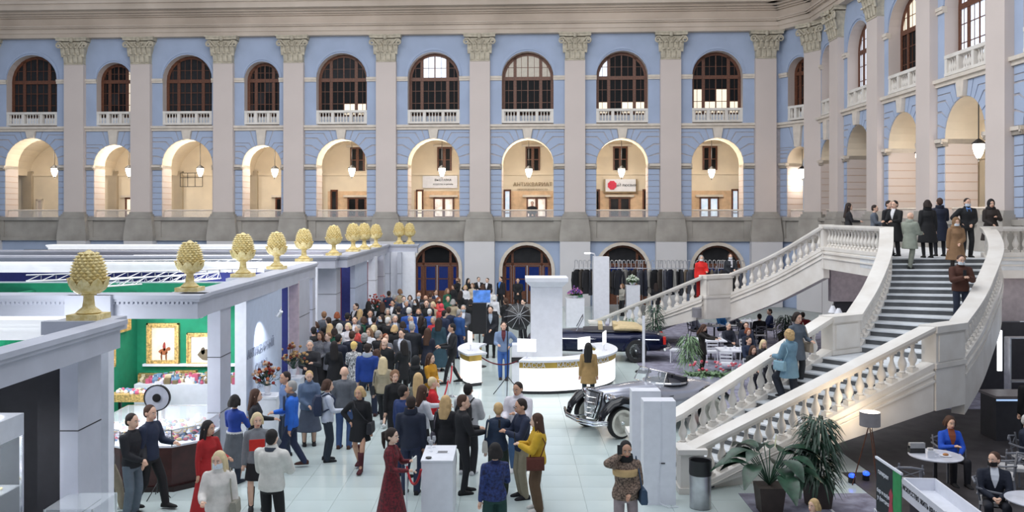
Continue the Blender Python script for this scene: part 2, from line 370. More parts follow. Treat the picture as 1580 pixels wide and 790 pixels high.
def build_wall(name, T, L, pils, bays, key, doors=(), depth=3.4):
    wall = bpy.data.objects.new(name, None); COL.objects.link(wall); wall['kind'] = 'structure'
    up = MB(T); lo = MB(T); grd = MB(T); rv = MB(T); rv2 = MB(T); jm = MB(T); jg = MB(T)
    edges = [0]+[(bays[i][0]+bays[i][1]+bays[i+1][0]-bays[i+1][1])/2 for i in range(len(bays)-1)]+[L]
    for p in pils: pass
    for i, (u, r, rl, st) in enumerate(bays):
        a, b = edges[i], edges[i+1]
        arch_face(up, a, b, 10.9, ZT, u, r, 10.9, 13.75, 0, 0.55)
        reveal(rv, u, r, 10.98, 13.75, 0, 0.6)
        arch_face(lo, a, b, 5.28, 10.9, u, rl, 5.28, 8.5, 0, 1.0)
        reveal(rv2, u, rl, 8.2, 8.5, 0, 1.3, sill=False)
        for s2 in (-1, 1):
            x0 = u+s2*rl; jm.box(min(x0, x0-s2*0.012), max(x0, x0-s2*0.012), 0.0, 1.3, 5.28, 8.3)
            for q in range(1, 8): jg.box(min(x0-s2*0.012, x0-s2*0.02), max(x0-s2*0.012, x0-s2*0.02), 0.01, 1.3, 5.36+q*0.355-0.012, 5.36+q*0.355+0.012)
        jm.box(u-rl, u+rl, 0.0, 1.3, 5.24, 5.3)
        pl = [x for x in pils if x <= u]; pr = [x for x in pils if x >= u]
        pa = (max(pl)+0.63) if pl else a; pb = (min(pr)-0.63) if pr else b
        blocks(T, wall, pa, pb, u, rl, M_blue)
        arch_ring(MB(T), u, 13.75, r, r, 0, 0.1)
        ar = MB(T); arch_ring(ar, u, 13.85, r, r+0.14, -0.05, 0.02); ar.build('window_archivolt', M_blue, wall)
        im = MB(T)
        for (x0, x1) in ((pa-0.05, u-r+0.02), (u+r-0.02, pb+0.05)):
            if x1 > x0: im.box(x0, x1, -0.12, 0.1, 13.68, 13.82); im.box(x0, x1, -0.08, 0.1, 13.56, 13.68)
        for (x0, x1) in ((pa-0.05, u-rl+0.03), (u+rl-0.03, pb+0.05)):
            if x1 > x0: im.box(x0, x1, -0.16, 0.1, 8.36, 8.5); im.box(x0, x1, -0.1, 0.1, 8.2, 8.36)
            if x1 > x0: im.box(x0, x1, -0.1, 0.1, 8.2, 8.36)
        for s2 in (-1, 1): im.box(u+s2*rl-0.07 if s2 < 0 else u+rl-0.0, u-rl+0.0 if s2 < 0 else u+rl+0.07, -0.16, 1.3, 8.3, 8.5)
        im.build('impost_moulding', M_trim, wall)
        window(T, u, r, 11.5, 13.75, st)
        rail_balustrade(T, wall, u, r)
        # parapet under the gallery arch and its handrail
        pp = MB(T); pp.box(pa-0.1, pb+0.1, -0.2, 0.25, 3.86, 4.05); pp.box(pa-0.1, pb+0.1, -0.08, 0.2, 4.05, 5.1); pp.box(pa-0.1, pb+0.1, -0.22, 0.25, 5.1, 5.3)
        for x0, x1 in ((u-rl-0.45, u-rl), (u+rl, u+rl+0.45)): pp.box(max(x0, pa), min(x1, pb), -0.16, 0.2, 4.05, 5.1)
        pp.build('parapet', M_stone, wall)
        ra = MB(T).tube([(u-rl, 0.3, 5.72), (u+rl, 0.3, 5.72)], 0.045, 8); ra.build('handrail', M_trim, wall)
        MB(T).box(u-rl, u+rl, 0.29, 0.31, 5.3, 5.68).build('rail_glass', M_clear, wall)
    e = MB(T); ent(e, -0.3, L+0.3, ENT); e.build('entablature', M_ent, wall)
    led = MB(T); led.box(0, L, -0.22, 0.1, 10.76, 10.9); led.box(0, L, -0.12, 0.1, 10.6, 10.76); led.build('string_course', M_trim, wall)
    up.build('upper_wall', M_blue, wall); lo.build('arcade_wall', M_joint, wall)
    rv.build('window_reveal', M_pil, wall); rv2.build('arch_reveal', M_cream, wall); jm.build('arch_jamb', M_pil, wall); jg.build('jamb_joint', mat('tan_joint', srgb(190, 160, 138), 0.9), wall, kind='stuff')
    for p in pils: pilaster(T @ Matrix.Translation((p, 0, 0)), wall, key)
    return wall, edges
# ---- back wall
B0 = (-37.0, 54.72); B1 = (15.95, 52.0)
TB, LB = frame(B0, B1)
def ub(px):      # where the sight line of a column meets the back wall line
    k = (px-CX)/F; dx, dy = B1[0]-B0[0], B1[1]-B0[1]
    t = (k*B0[1]-B0[0])/(dx-k*dy); return t*LB
def rpx(px, r): return (ub(px+r)-ub(px-r))/2
pils = [ub(p) for p in (-18, 118, 220, 347, 455, 597, 741, 887, 1034, 1180)]
def st_dark(i, j): return M_glass if (i*3+j*5) % 4 else M_glassg
def st_grey(i, j): return M_glassg
def st_half(i, j): return M_lit if (j == 0 and i in (2, 3)) else (M_glass if j < 3 else M_glassg)
def st_top(i, j): return M_sky if (j == 3 and i in (1, 2)) else M_glass
M_dim = mat('dimly_lit_glass', srgb(150, 142, 128), 0.3, emit=(0.6, 0.55, 0.48), es=0.25)
def st_top2(i, j): return M_dim if (j == 3) else M_glass
def st_low(i, j): return M_lit if (j == 0 and i != 1) else (M_sky if (i, j) == (0, 3) else M_glass)
def st_low2(i, j): return M_lit if (j == 0 or (j == 1 and i in (0, 2))) else M_glass
def st_right(i, j): return M_lit if (i == 3 and j < 4) else st_dark(i, j)
bays = []
for px, r, rl, st in ((-95, 38, 40, st_grey), (49, 39, 41, st_grey), (176, 27, 31, st_right), (289, 38, 39, st_grey), (404, 27, 30, st_dark), (527, 39, 39, st_half),
                  (669, 40, 40, st_top), (814, 40, 40, st_top2), (960, 40, 40, st_low), (1107, 39, 40, st_low2)):
    bays.append((ub(px), rpx(px, r), rpx(px, rl), st))
wall_back, ed = build_wall('wall_back', TB, LB, pils, bays, 'b')
# ground floor of the back wall, with the four arched doors
gw = MB(TB); gr = MB(TB)
doors = [(ub(673), rpx(673, 35)), (ub(813), rpx(813, 38)), (ub(961), rpx(961, 38)), (ub(1107), rpx(1107, 38))]
x = 0
for n, (u, r) in enumerate(doors):
    a = (ed[6+n]); b = ed[7+n]
    if n == 0: gw.box(0, a, 0, 0.4, 0, 3.9)
    arch_face(gw, a, b, 0, 3.9, u, r, 0, 3.62-r, 0, 0.5); reveal(gr, u, r, 0, 3.62-r, 0, 0.5, sill=False)
    arch_ring(MB(TB), u, 2, 1, 1, 0, 1)
    s = MB(TB); arch_ring(s, u, 3.62-r, r, r+0.2, -0.08, 0.02, legs=3.62-r); s.build('door_surround', M_trim, wall_back)
    d = bpy.data.objects.new('door_%d' % (n+1), None); COL.objects.link(d); d['kind'] = 'structure'
    d.location = TB @ Vector((u, 0.4, 0)); inv = Matrix.Translation(-d.location)
    f = MB(inv @ TB); vs = 3.62-r
    arch_ring(f, u, vs, r-0.14, r, 0.36, 0.5, legs=vs)
    f.box(u-r, u+r, 0.36, 0.48, 2.36, 2.52)
    for k in (-0.6, 0.6): f.box(u+k*r-0.07, u+k*r+0.07, 0.36, 0.48, 0, vs+r*0.78)
    f.build('door_frame', M_wood, d)
    for k0, k1 in ((-0.9, -0.67), (-0.53, -0.03), (0.03, 0.53), (0.67, 0.9)):
        l = MB(inv @ TB); l.box(u+k0*r, u+k1*r, 0.4, 0.45, 0.02, 0.75)
        for z in (0.75, 1.5, 2.28): l.box(u+k0*r, u+k1*r, 0.4, 0.45, z, z+0.07)
        l.box(u+k0*r-0.02, u+k0*r+0.07, 0.4, 0.46, 0.02, 2.34); l.box(u+k1*r-0.07, u+k1*r+0.02, 0.4, 0.46, 0.02, 2.34)
        l.build('door_leaf', M_wood, d)
        MB(inv @ TB).box(u+k0*r, u+k1*r, 0.42, 0.43, 0.8, 2.3).build('pane', M_dblue, d)
    l = MB(inv @ TB); l.prism([(u-r*0.97, 2.5)]+[(p[0], p[1]) for p in arc(u, vs, r*0.96) if p[1] > 2.5]+[(u+r*0.97, 2.5)], 0.43, 0.44, 'y')
    l.build('lunette_glass', M_glassg if n else M_glass, d)
gw.box(ed[10], LB, 0, 0.4, 0, 3.9)
gw.build('ground_wall', M_blue, wall_back); gr.build('door_reveal', M_trim, wall_back)

# ---- gallery behind the arcade
def gallery(name, T, L, edges, deep=4.6, crown=10.35, floor_z=4.15):
    g = bpy.data.objects.new(name, None); COL.objects.link(g); g['kind'] = 'structure'
    MB(T).box(-0.5, L+0.5, 0.25, deep+0.4, 3.9, floor_z).build('gallery_floor', M_stone, g)
    MB(T).box(-0.5, L+0.5, deep, deep+0.3, 4.15, 11).build('gallery_back_wall', M_cream, g)
    v = MB(T)
    for a, b in zip(edges[:-1], edges[1:]):
        R = (b-a)/2; u = (a+b)/2; A = arc(u, crown-min(R, 2.3), R, 16)
        A = [(x, crown-min(R, 2.3)+(z-(crown-min(R, 2.3)))*min(R, 2.3)/R) for x, z in A]
        for i in range(16):
            v.add([(A[i][0], 1.3, A[i][1]), (A[i+1][0], 1.3, A[i+1][1]), (A[i+1][0], deep, A[i+1][1]), (A[i][0], deep, A[i][1])], [(0, 1, 2, 3)])
        for w in (1.3, deep-0.25):
            for x in (a, b): v.box(x-0.3, x+0.3, w, w+0.25, 4.15, crown-2)
            for i in range(16): v.prism([A[i], A[i+1], (A[i+1][0], crown+0.3), (A[i][0], crown+0.3)], w-0.001, w+0.2, 'y') if w < 2 else None
    v.build('gallery_vault', M_cream, g, smooth=True)
    e = MB(T)
    for w in (1.02,): e.box(-0.5, L+0.5, deep-0.12, deep, 8.05, 8.2)
    e.build('gallery_cornice', M_cream, g)
    return g
gal = gallery('wall_gallery_back', TB, LB, ed, floor_z=4.45)
def ugal(px, deep=4.6):
    o = TB @ Vector((0, deep, 0)); q = TB @ Vector((LB, deep, 0))
    k = (px-CX)/F; t = (k*o.y-o.x)/((q.x-o.x)-k*(q.y-o.y)); return t*LB
M_doorlit = mat('lit_shop_glass', (0.85, 0.8, 0.75), 0.2, emit=(1.0, 0.82, 0.68), es=0.55, var=0.3, scale=2.5)
M_doorblue = mat('lit_blue_glass', (0.7, 0.8, 0.9), 0.2, emit=(0.62, 0.78, 1.0), es=0.55, var=0.2, scale=2.5)
def gdoor(px, w, gm, frame=M_wood, z1=6.6, double=True, name='gallery_door', z0=4.17):
    u = ugal(px); t = MB(TB); w0 = 4.46
    t.box(u-w, u-w+0.1, w0, w0+0.14, z0, z1); t.box(u+w-0.1, u+w, w0, w0+0.14, z0, z1); t.box(u-w, u+w, w0, w0+0.14, z1-0.12, z1)
    if double: t.box(u-0.09, u+0.09, w0, w0+0.12, z0, z1)
    t.box(u-w, u+w, w0, w0+0.12, (z0+z1)/2-0.1, (z0+z1)/2-0.04)
    o = t.build(name, frame, gal)
    MB(TB).box(u-w+0.05, u+w-0.05, w0+0.07, w0+0.09, z0, z1).build('door_glass', gm, o)
    o.children[0].location = Vector(o.children[0].location)-o.location
    if double:
        MB(TB).box(u-w-0.25, u+w+0.25, w0-0.1, w0+0.14, z1, z1+0.14).build('door_cornice', M_trim, gal)
for px, w, gm in ((551, 0.62, M_glass), (685, 0.68, M_doorlit), (828, 0.66, M_doorlit), (956, 0.68, M_glassg), (1094, 0.62, M_doorblue), (208, 0.6, M_lit), (436, 0.45, M_glass)): gdoor(px, w, gm)
for px, gm, z1 in ((516, M_glassg, 7.1), (648, M_lit, 7.1), (783, M_doorblue, 7.1), (997, M_glass, 7.1), (920, M_glass, 7.1), (1134, M_doorblue, 7.1)): gdoor(px, 0.24, gm, z1=z1, double=False, name='side_window')
for px, gm in ((552, M_glassg), (686, M_glassg), (822, M_glass), (957, M_glass), (1095, M_glass)):
    gdoor(px, 0.47, gm, z1=9.9, double=True, name='upper_gallery_window', z0=8.35)
gdoor(62, 0.22, M_pil, frame=M_trim, z1=6.5, double=False, name='service_door')
def gpanel(px, w, z0, z1, m, name, d=0.06): 
    u = ugal(px); return MB(TB).box(u-w, u+w, 4.6-d, 4.62, z0, z1).build(name, m, gal)
M_sand = mat('sandstone_course', srgb(222, 190, 156), 0.8, var=0.1, scale=2)
for px in (552, 686, 822, 957, 1095): gpanel(px, 2.0, 4.2, 7.0, M_sand, 'stone_facing', 0.03)
# the lettering and the sign boards in the gallery
M_bronze = mat('bronze_letters', srgb(140, 120, 90), 0.4, 0.3)
def TXB(px, z, w=4.5): 
    p = TB @ Vector((ugal(px), w, z)); return Matrix.Translation(p) @ TB.to_3x3().to_4x4() @ Matrix.Rotation(PI/2, 4, 'X')
t = tag(text_mesh('АНТИКВАРИАТ', 0.34, 0.03, TXB(822, 7.42), 'wall_letters', M_bronze, None), 'large bronze wall letters reading АНТИКВАРИАТ behind a hanging lantern', 'sign')
t = tag(text_mesh('ПРОИЗВЕДЕНИЯ ИСКУССТВА', 0.135, 0.02, TXB(822, 7.1), 'wall_letters', M_bronze, None), 'small second line of bronze letters under АНТИКВАРИАТ', 'sign')
sg = thing('sign_board', 'white sign board with a red rosette above a brown gallery door', 'sign', tuple(TB @ Vector((ugal(957), 4.35, 6.95))), 0)
inv = Matrix.Translation(-sg.location) @ TB; u = ugal(957)
MB(inv).box(u-0.98, u+0.98, 4.28, 4.45, 6.95, 7.75).build('board', M_white, sg)
b = MB(inv); b.box(u-1.06, u-0.98, 4.25, 4.45, 6.88, 7.75); b.box(u+0.98, u+1.06, 4.25, 4.45, 6.88, 7.75); b.box(u-1.06, u+1.06, 4.25, 4.45, 6.86, 6.95); b.build('board_frame', M_bronze, sg)
b = MB(inv); rr = [(u-0.55+(0.27+0.035*(i % 2))*math.cos(i*PI/8), 7.36+(0.27+0.035*(i % 2))*math.sin(i*PI/8)) for i in range(16)]
b.prism(rr, 4.22, 4.3, 'y'); b.build('red_rosette', cl('D8405A'), sg)
tt = text_mesh('aЙ люсвия', 0.25, 0.01, Matrix.Translation(-sg.location) @ TXB(966, 7.36, 4.25), 'lettering', M_dark, sg)
sg2 = tag(MB(TB).box(ugal(655)-0.1, ugal(706), 4.45, 4.55, 7.2, 8.0).build('notice_board', M_white), 'white notice board with faint grey lettering behind a lantern', 'sign')
text_mesh('ВЫСТАВКА', 0.2, 0.01, Matrix.Translation(-sg2.location) @ TXB(684, 7.72, 4.43), 'lettering', M_iron, sg2)
text_mesh('искусство и дизайн', 0.14, 0.01, Matrix.Translation(-sg2.location) @ TXB(684, 7.45, 4.43), 'lettering', M_iron, sg2)
# hanging frame in the third bay
hf = MB(TB); u = ugal(302)
for z in (7.3, 7.9, 8.2): hf.tube([(u-0.75, 3.9, z), (u+0.75, 3.9, z)], 0.02, 5)
for k in (-0.75, -0.25, 0.25, 0.75): hf.tube([(u+k, 3.9, 7.3), (u+k, 3.9, 8.2)], 0.02, 5)
tag(hf.build('wire_frame', M_dark), 'thin black wire frame hanging in a cream vaulted bay', 'frame')
names = ['left end', 'second', 'third', 'fourth', 'fifth', 'sixth', 'seventh', 'eighth', 'ninth']
wh = ['white lantern in the leftmost gallery arch', 'white lantern half hidden at the side of the second narrow arch', 'white lantern in front of the black wire frame in the gallery', 'white lantern in the second narrow gallery arch', 'white lantern beside a tall dark window in the fifth gallery arch', 'white lantern over the pale notice board', 'white lantern over the bronze letters', 'white lantern over the red rosette sign', 'white lantern above the blue lit gallery door']
for i, (px, py) in enumerate(((84, 266), (199, 266), (309, 266), (424, 267), (543, 266), (682, 266), (816, 267), (959, 267), (1098, 268))):
    Y = 55.6-i*0.25; p = P(px, py, Y); lantern(tuple(p), wh[i], 10.0-p.z)
    point('gallery_light', (p.x-0.3, p.y-0.2, 9.2), 95, (1.0, 0.91, 0.78), 0.4)
# ---- the corner bay and the right wall
C1 = B1; C2 = (17.3, 49.6)
TC, LC = frame(C1, C2)
wc, edc = build_wall('wall_corner', TC, LC, [LC-0.05], [(LC*0.52, 0.85, 0.9, st_right)], 'c')
MB(TC).box(0, LC, 0, 0.4, 0, 3.9).build('ground_wall', M_blue, wc)
TR_, LR = frame(C2, (17.35, 22.0))
ur = [49.6-y for y in (46.2, 41.3, 36.2, 30.8, 25.4)]
sky = lambda i, j: M_sky
def st_r1(i, j): return M_sky if (i+j) % 3 else M_glassg
def st_r2(i, j): return M_glass if j < 3 else M_lit
wr, edr = build_wall('wall_right', TR_, LR, ur, [(49.6-47.9, 1.0, 1.05, st_r1), (49.6-43.75, 1.4, 1.45, sky), (49.6-38.75, 1.5, 1.5, st_r2), (49.6-33.5, 1.55, 1.5, sky), (49.6-28.1, 1.55, 1.5, sky)], 'r')
# arches of the ground level below the right gallery
g2 = MB(TR_); g2.box(0, 18.5, 0, 0.4, 0, 3.9); g2.build('ground_wall', mat('lilac_beige_plaster', srgb(178, 168, 172), 0.85), wr)
galr = gallery('wall_gallery_right', TR_, LR, edr)
galc = bpy.data.objects.new('wall_gallery_corner', None); COL.objects.link(galc); galc['kind'] = 'structure'
c = MB(TC); c.box(-1, LC+2, 4.2, 4.5, 4.15, 11); c.build('gallery_back_wall', M_cream, galc)
MB(TC).box(-1, LC+1, 0.2, 4.5, 3.9, 4.15).build('gallery_floor', M_stone, galc)
for i, (px, py, Y, s) in enumerate(((1238, 268, 51.5, 'white lantern half hidden behind the corner pilaster'), (1420, 246, 38.0, 'white lantern at the right wall beside the tall pilaster'), (1510, 233, 32.6, 'white lantern in the nearest arch of the right wall'))):
    p = P(px, py, Y); lantern(tuple(p), s, 10.0-p.z)
for y in (46, 41, 36, 31, 27): point('gallery_light', (19.8, y, 9.0), 65, (1.0, 0.89, 0.74), 0.4)
MB().box(18.2, 18.5, 31.9, 32.4, 4.15, 6.5).build('door_5', M_wood)['kind'] = 'structure'
# floors
fl = bpy.data.objects.new('floor', None); COL.objects.link(fl); fl['kind'] = 'structure'
MB().box(-40, 20, -4, 54.7, -0.3, -0.012).build('floor_screed', mat('pale_grout', srgb(160, 168, 168), 0.6), fl)
M_tile = mat('pale_green_floor_tile', srgb(196, 209, 208), 0.16, var=0.03, scale=0.5)
MT = MB().box(-0.397, 0.397, -0.397, 0.397, -0.012, 0.0)
tile0 = None; rest = MB()
for j in range(62):
    for i in range(-26, 13):
        x, y = i*0.8+0.2, 9.2+j*0.8
        if y > 53.5: continue
        near = 14.2 < y < 26.5 and -8.2 < x < 4.4
        if near and (i+26)*0+1:
            if tile0 is None: tile0 = MB().box(x-.397, x+.397, y-.397, y+.397, -0.012, 0).build('floor_tile', M_tile, fl)
            else: inst(tile0, (x, y, -0.012), parent=fl)
        elif not (x > 4.2 and y < 16.8): rest.box(x-.397, x+.397, y-.397, y+.397, -0.012, 0)
rest.build('far_floor_tiles', M_tile, fl, kind='stuff')
M_carpet = mat('patterned_cafe_carpet', srgb(150, 150, 168), 0.9, var=0.25, scale=3.5, col2=srgb(112, 108, 124))
M_carpetd = mat('dark_cafe_floor', srgb(74, 70, 72), 0.6, var=0.3, scale=2, col2=srgb(52, 48, 50))
cf = MB(); cf.box(4.6, 17.2, 24.6, 44, 0.0, 0.02); cf.build('cafe_carpet', M_carpet, fl)
# ================================================================ the grand staircase
ZTOP, ZMID, RH = 4.15, 2.08, 0.94
def lerp_path(pts, z):           # pts sorted by z; returns the point at rail height z
    for a, b in zip(pts[:-1], pts[1:]):
        if z <= b.z+1e-9:
            t = (z-a.z)/(b.z-a.z); return a.lerp(b, t)
    return pts[-1].copy()
def smooth_path(pts, n=6):       # Catmull-Rom
    out = []
    q = [pts[0]*2-pts[1]]+pts+[pts[-1]*2-pts[-2]]
    for i in range(1, len(q)-2):
        for k in range(n):
            t = k/n; a, b, c, d = q[i-1], q[i], q[i+1], q[i+2]
            out.append(0.5*((2*b)+(c-a)*t+(2*a-5*b+4*c-d)*t*t+(3*b-a-3*c+d)*t**3))
    out.append(pts[-1]); return out
V = Vector
n_out = V((3.54, 17.4, 0.88)); n_in = V((2.75, 18.75, 0.86))
A1, A2 = Pz(1276, 488, 3.02), Pz(1318, 484, 3.02)
B1_, B2_ = Pz(1433, 503, 3.02), Pz(1478, 497, 3.02)
low_in = [n_in, Pz(1045, 635, 1.21), A1]; low_out = [n_out, B1_]
up_in = smooth_path([A2, Pz(1345, 440, 3.60), Pz(1365, 390, 4.38), V((11.56, 27, 5.1))])
up_out = smooth_path([B2_, Pz(1503, 463, 3.4), Pz(1520, 430, 3.8), Pz(1537, 385, 4.48), Pz(1531, 360, 4.91), V((14.8, 27.3, 5.1))])
def sweep(mb, pts, prof, zclip=None):
    R = []
    for i, p in enumerate(pts):
        d = pts[min(i+1, len(pts)-1)]-pts[max(i-1, 0)]; d.z = 0; d.normalize(); n = V((d.y, -d.x, 0))
        R.append([(p.x+n.x*o, p.y+n.y*o, max(zclip, p.z+h) if zclip is not None else p.z+h) for o, h in prof])
    mb.rings(R)
RAILP = [(-0.17, -0.14), (-0.20, -0.07), (-0.20, 0), (0.20, 0), (0.20, -0.07), (0.17, -0.14)][::-1]
def bal_mesh():
    mb = MB(); mb.cb(0, 0, -0.12, 0.17, 0.17, 0.19)
    mb.lathe([(0.06, 0.07), (0.075, 0.09), (0.05, 0.12), (0.055, 0.15), (0.09, 0.22), (0.095, 0.28), (0.07, 0.36), (0.04, 0.44), (0.036, 0.50), (0.05, 0.53), (0.045, 0.56), (0.065, 0.60)], 10)
    mb.cb(0, 0, 0.60, 0.15, 0.15, 0.12)
    return mb
BALO = None
def balusters(path, par, spacing=0.29, ends=0.2, base=-0.80):
    global BALO
    L = [0]
    for a, b in zip(path[:-1], path[1:]): L.append(L[-1]+((b-a).xy.length))
    tot = L[-1]-2*ends; n = max(1, round(tot/spacing)); c = 0
    for k in range(n+1):
        s = ends+tot*k/n
        i = max(j for j in range(len(L)-1) if L[j] <= s+1e-9); t = (s-L[i])/(L[i+1]-L[i])
        p = path[i].lerp(path[i+1], t); d = path[i+1]-path[i]
        if BALO is None:
            BALO = bal_mesh().build('baluster', M_marb, par, smooth=True, recenter=False)
            BALO.location = (p.x, p.y, p.z+base); BALO.rotation_euler = (0, 0, math.atan2(d.y, d.x))
        else: inst(BALO, (p.x, p.y, p.z+base), math.atan2(d.y, d.x), par)
def rail_run(path, par, low=-1.85, bal=True, spacing=0.29, ends=0.2, zclip=0.0, w=0.16):
    m = MB(); sweep(m, path, RAILP); m.build('handrail', M_marb, par)
    m = MB(); sweep(m, path, [(-w, -0.92), (-w, -0.80), (w, -0.80), (w, -0.92)][::-1], zclip); m.build('curb', M_marb, par)
    m = MB(); sweep(m, path, [(-w+0.02, low), (-w+0.02, -0.92), (w-0.02, -0.92), (w-0.02, low)][::-1], zclip)
    sweep(m, path, [(-w-0.03, -1.05), (-w-0.03, -0.98), (w+0.03, -0.98), (w+0.03, -1.05)][::-1], zclip)
    sweep(m, path, [(-w-0.02, -1.22), (-w-0.02, -1.17), (w+0.02, -1.17), (w+0.02, -1.22)][::-1], zclip)
    m.build('stringer', M_marb, par)
    if bal: balusters(path, par, spacing, ends)
def pier(a, b, par, low=-1.85, zclip=0.0, name='pier', w=0.17):
    m = MB(); sweep(m, [a, b], [(-w, low), (-w, -0.13), (w, -0.13), (w, low)][::-1], zclip); m.build(name, M_marb, par)
    d = (b-a).normalized(); L = (b-a).length
    if L > 0.5:
        m = MB(); sweep(m, [a+d*0.1, b-d*0.1], [(-w-0.025, -0.78), (-w-0.025, -0.2), (w+0.025, -0.2), (w+0.025, -0.78)][::-1]); m.build('pier_panel', M_marb, par)
    m = MB(); e = 0.03; sweep(m, [a-d*e, b+d*e], [(-w-0.05, -0.14), (-w-0.05, 0.01), (w+0.05, 0.01), (w+0.05, -0.14)][::-1]); m.build('pier_cap', M_marb, par)
    m = MB(); sweep(m, [a-d*e, b+d*e], [(-w-0.03, -0.92), (-w-0.03, -0.82), (w+0.03, -0.82), (w+0.03, -0.92)][::-1], zclip); m.build('pier_base', M_marb, par)
def stair_flight(fi, fo, z0, z1, n, par):
    """n risers from rail height z0 to z1; fi/fo give the inner and outer rail point"""
    sof = MB(); prev = None
    for k in range(n):
        za = z0+(z1-z0)*k/n; zb = z0+(z1-z0)*(k+1)/n; zt = zb-RH
        a, b, c, d = fi(za), fo(za), fo(zb), fi(zb)
        ov = (a-d)*0.08; ov2 = (b-c)*0.08
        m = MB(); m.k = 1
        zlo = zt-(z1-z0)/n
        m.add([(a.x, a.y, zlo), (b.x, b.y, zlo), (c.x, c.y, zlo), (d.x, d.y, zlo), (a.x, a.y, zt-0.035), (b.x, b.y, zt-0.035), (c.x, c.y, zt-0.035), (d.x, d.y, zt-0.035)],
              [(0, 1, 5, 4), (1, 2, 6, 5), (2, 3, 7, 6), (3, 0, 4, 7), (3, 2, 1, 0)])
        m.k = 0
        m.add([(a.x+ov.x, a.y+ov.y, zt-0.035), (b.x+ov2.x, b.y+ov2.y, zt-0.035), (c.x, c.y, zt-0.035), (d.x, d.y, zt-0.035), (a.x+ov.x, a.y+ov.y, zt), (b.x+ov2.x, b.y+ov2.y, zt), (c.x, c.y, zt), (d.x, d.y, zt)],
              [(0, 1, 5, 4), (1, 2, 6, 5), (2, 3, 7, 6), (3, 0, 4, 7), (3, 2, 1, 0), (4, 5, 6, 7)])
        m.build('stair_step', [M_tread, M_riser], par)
        lo = [max(0.0, z-RH-0.55) for z in (za, zb)]; hi = [max(0.001, za-RH-0.02), max(0.001, zb-RH-0.17)]
        sof.add([(a.x, a.y, lo[0]), (b.x, b.y, lo[0]), (c.x, c.y, lo[1]), (d.x, d.y, lo[1]), (a.x, a.y, hi[0]), (b.x, b.y, hi[0]), (c.x, c.y, hi[1]), (d.x, d.y, hi[1])],
                [(0, 1, 5, 4), (1, 2, 6, 5), (2, 3, 7, 6), (3, 0, 4, 7), (3, 2, 1, 0), (4, 5, 6, 7)])
    sof.build('stair_soffit', M_marb, par)
stair = thing('grand_staircase', 'curved marble staircase with stone balustrades sweeping down to the hall floor at the right', 'staircase')
fi = lambda z: lerp_path(low_in, z) if z <= 3.02 else lerp_path(up_in, z)
fo = lambda z: lerp_path(low_out, z) if z <= 3.02 else lerp_path(up_out, z)
stair_flight(fi, fo, 0.94, 3.02, 15, stair)
stair_flight(fi, fo, 3.02+0.148, 5.09, 13, stair)
# middle landing: between the two flights
m = MB(); z = 2.08+0.148
a, b, c, d = A1, B1_, fo(3.168), fi(3.168)
for z1, z0, pts in ((2.08, 1.6, (A1, B1_, B2_, A2)),):
    m.rings([[(p.x, p.y, zz) for p in pts] for zz in (z0, z1)])
m.build('middle_landing', M_tread, stair)
m = MB(); q = [A2, B2_, fo(3.168), fi(3.168)]; m.k = 1; m.rings([[(p.x, p.y, zz) for p in q] for zz in (1.7, 2.2)]); m.k = 0; m.rings([[(p.x, p.y, zz) for p in q] for zz in (2.2, 2.228)])
m.build('stair_step', [M_tread, M_riser], stair)
rail_run(low_out, stair, ends=0.45); rail_run(low_in, stair, ends=0.45)
pier(A1, A2, stair); pier(B1_, B2_, stair)
rail_run(up_in, stair, ends=0.3); rail_run(up_out, stair, low=-2.1, ends=0.3)
# newel pedestals on the floor
for p, w in ((n_out, 0.46), (n_in, 0.46)):
    m = MB(); m.cb(p.x, p.y, 0, w, w, 0.78); m.cb(p.x, p.y, 0, w+0.08, w+0.08, 0.12); m.cb(p.x, p.y, 0.78, w+0.12, w+0.12, 0.1); m.build('newel_pedestal', M_marb, stair)
# upper landing with its balustrades
T1, T2, TL = V((11.56, 27, 5.1)), V((14.8, 27.3, 5.1)), V((11.5, 32.0, 5.1))
lan = MB(); poly = [(11.4, 27), (14.85, 27.15), (17.3, 27.15), (17.3, 36.5), (13.9, 33.9), (11.4, 32.2)]
lan.prism(poly, 3.75, 4.15); lan.build('upper_landing', M_tread, stair)
rail_run([T1, TL], stair, low=-1.6, ends=0.35)
pier(TL+V((0, -0.15, 0)), TL+V((0, 0.15, 0)), stair, low=-1.6)
pier(T2+V((-0.02, -0.12, 0)), T2+V((0.3, -0.12, 0)), stair, low=-1.6)
rail_run([T2+V((0.3, 0, 0)), V((17.25, 27.3, 5.1))], stair, low=-1.6, ends=0.3)
# the far flight, mirrored, descending to the left
M1, M2 = V((8.95, 36.0, 3.02)), V((7.72, 35.25, 3.02))
M1, M2 = Pz(1126, 423, 3.02), Pz(1085, 425, 3.02)
FB = Pz(918, 494, 0.9)
stair2 = thing('far_staircase', 'farther marble stair flight running down left behind the dark blue car', 'staircase')
hi_p = smooth_path([M1, (M1+TL)/2+V((0.25, 0.25, -0.05)), TL], 5)
M_low = [FB, M2]
rail_run(M_low, stair2, ends=0.45, spacing=0.33, low=-1.75); rail_run(hi_p, stair2, ends=0.35, spacing=0.33, low=-1.95)
pier(M2, M1, stair2, low=-1.75)
back = V((1.25, 2.0, 0))
pts2 = [FB, M2, M1]+hi_p[1:]
f2 = lambda z: lerp_path([FB, M2], z) if z <= 3.02 else lerp_path(hi_p, z)
f2b = lambda z: f2(z)+back
stair_flight(f2b, f2, 0.94, 3.02, 15, stair2); stair_flight(f2b, f2, 3.1, 5.09, 14, stair2)
m = MB(); m.rings([[(p.x, p.y, zz) for p in (M2, M1, M1+back, M2+back)] for zz in (1.6, 2.08)]); m.build('middle_landing', M_tread, stair2)
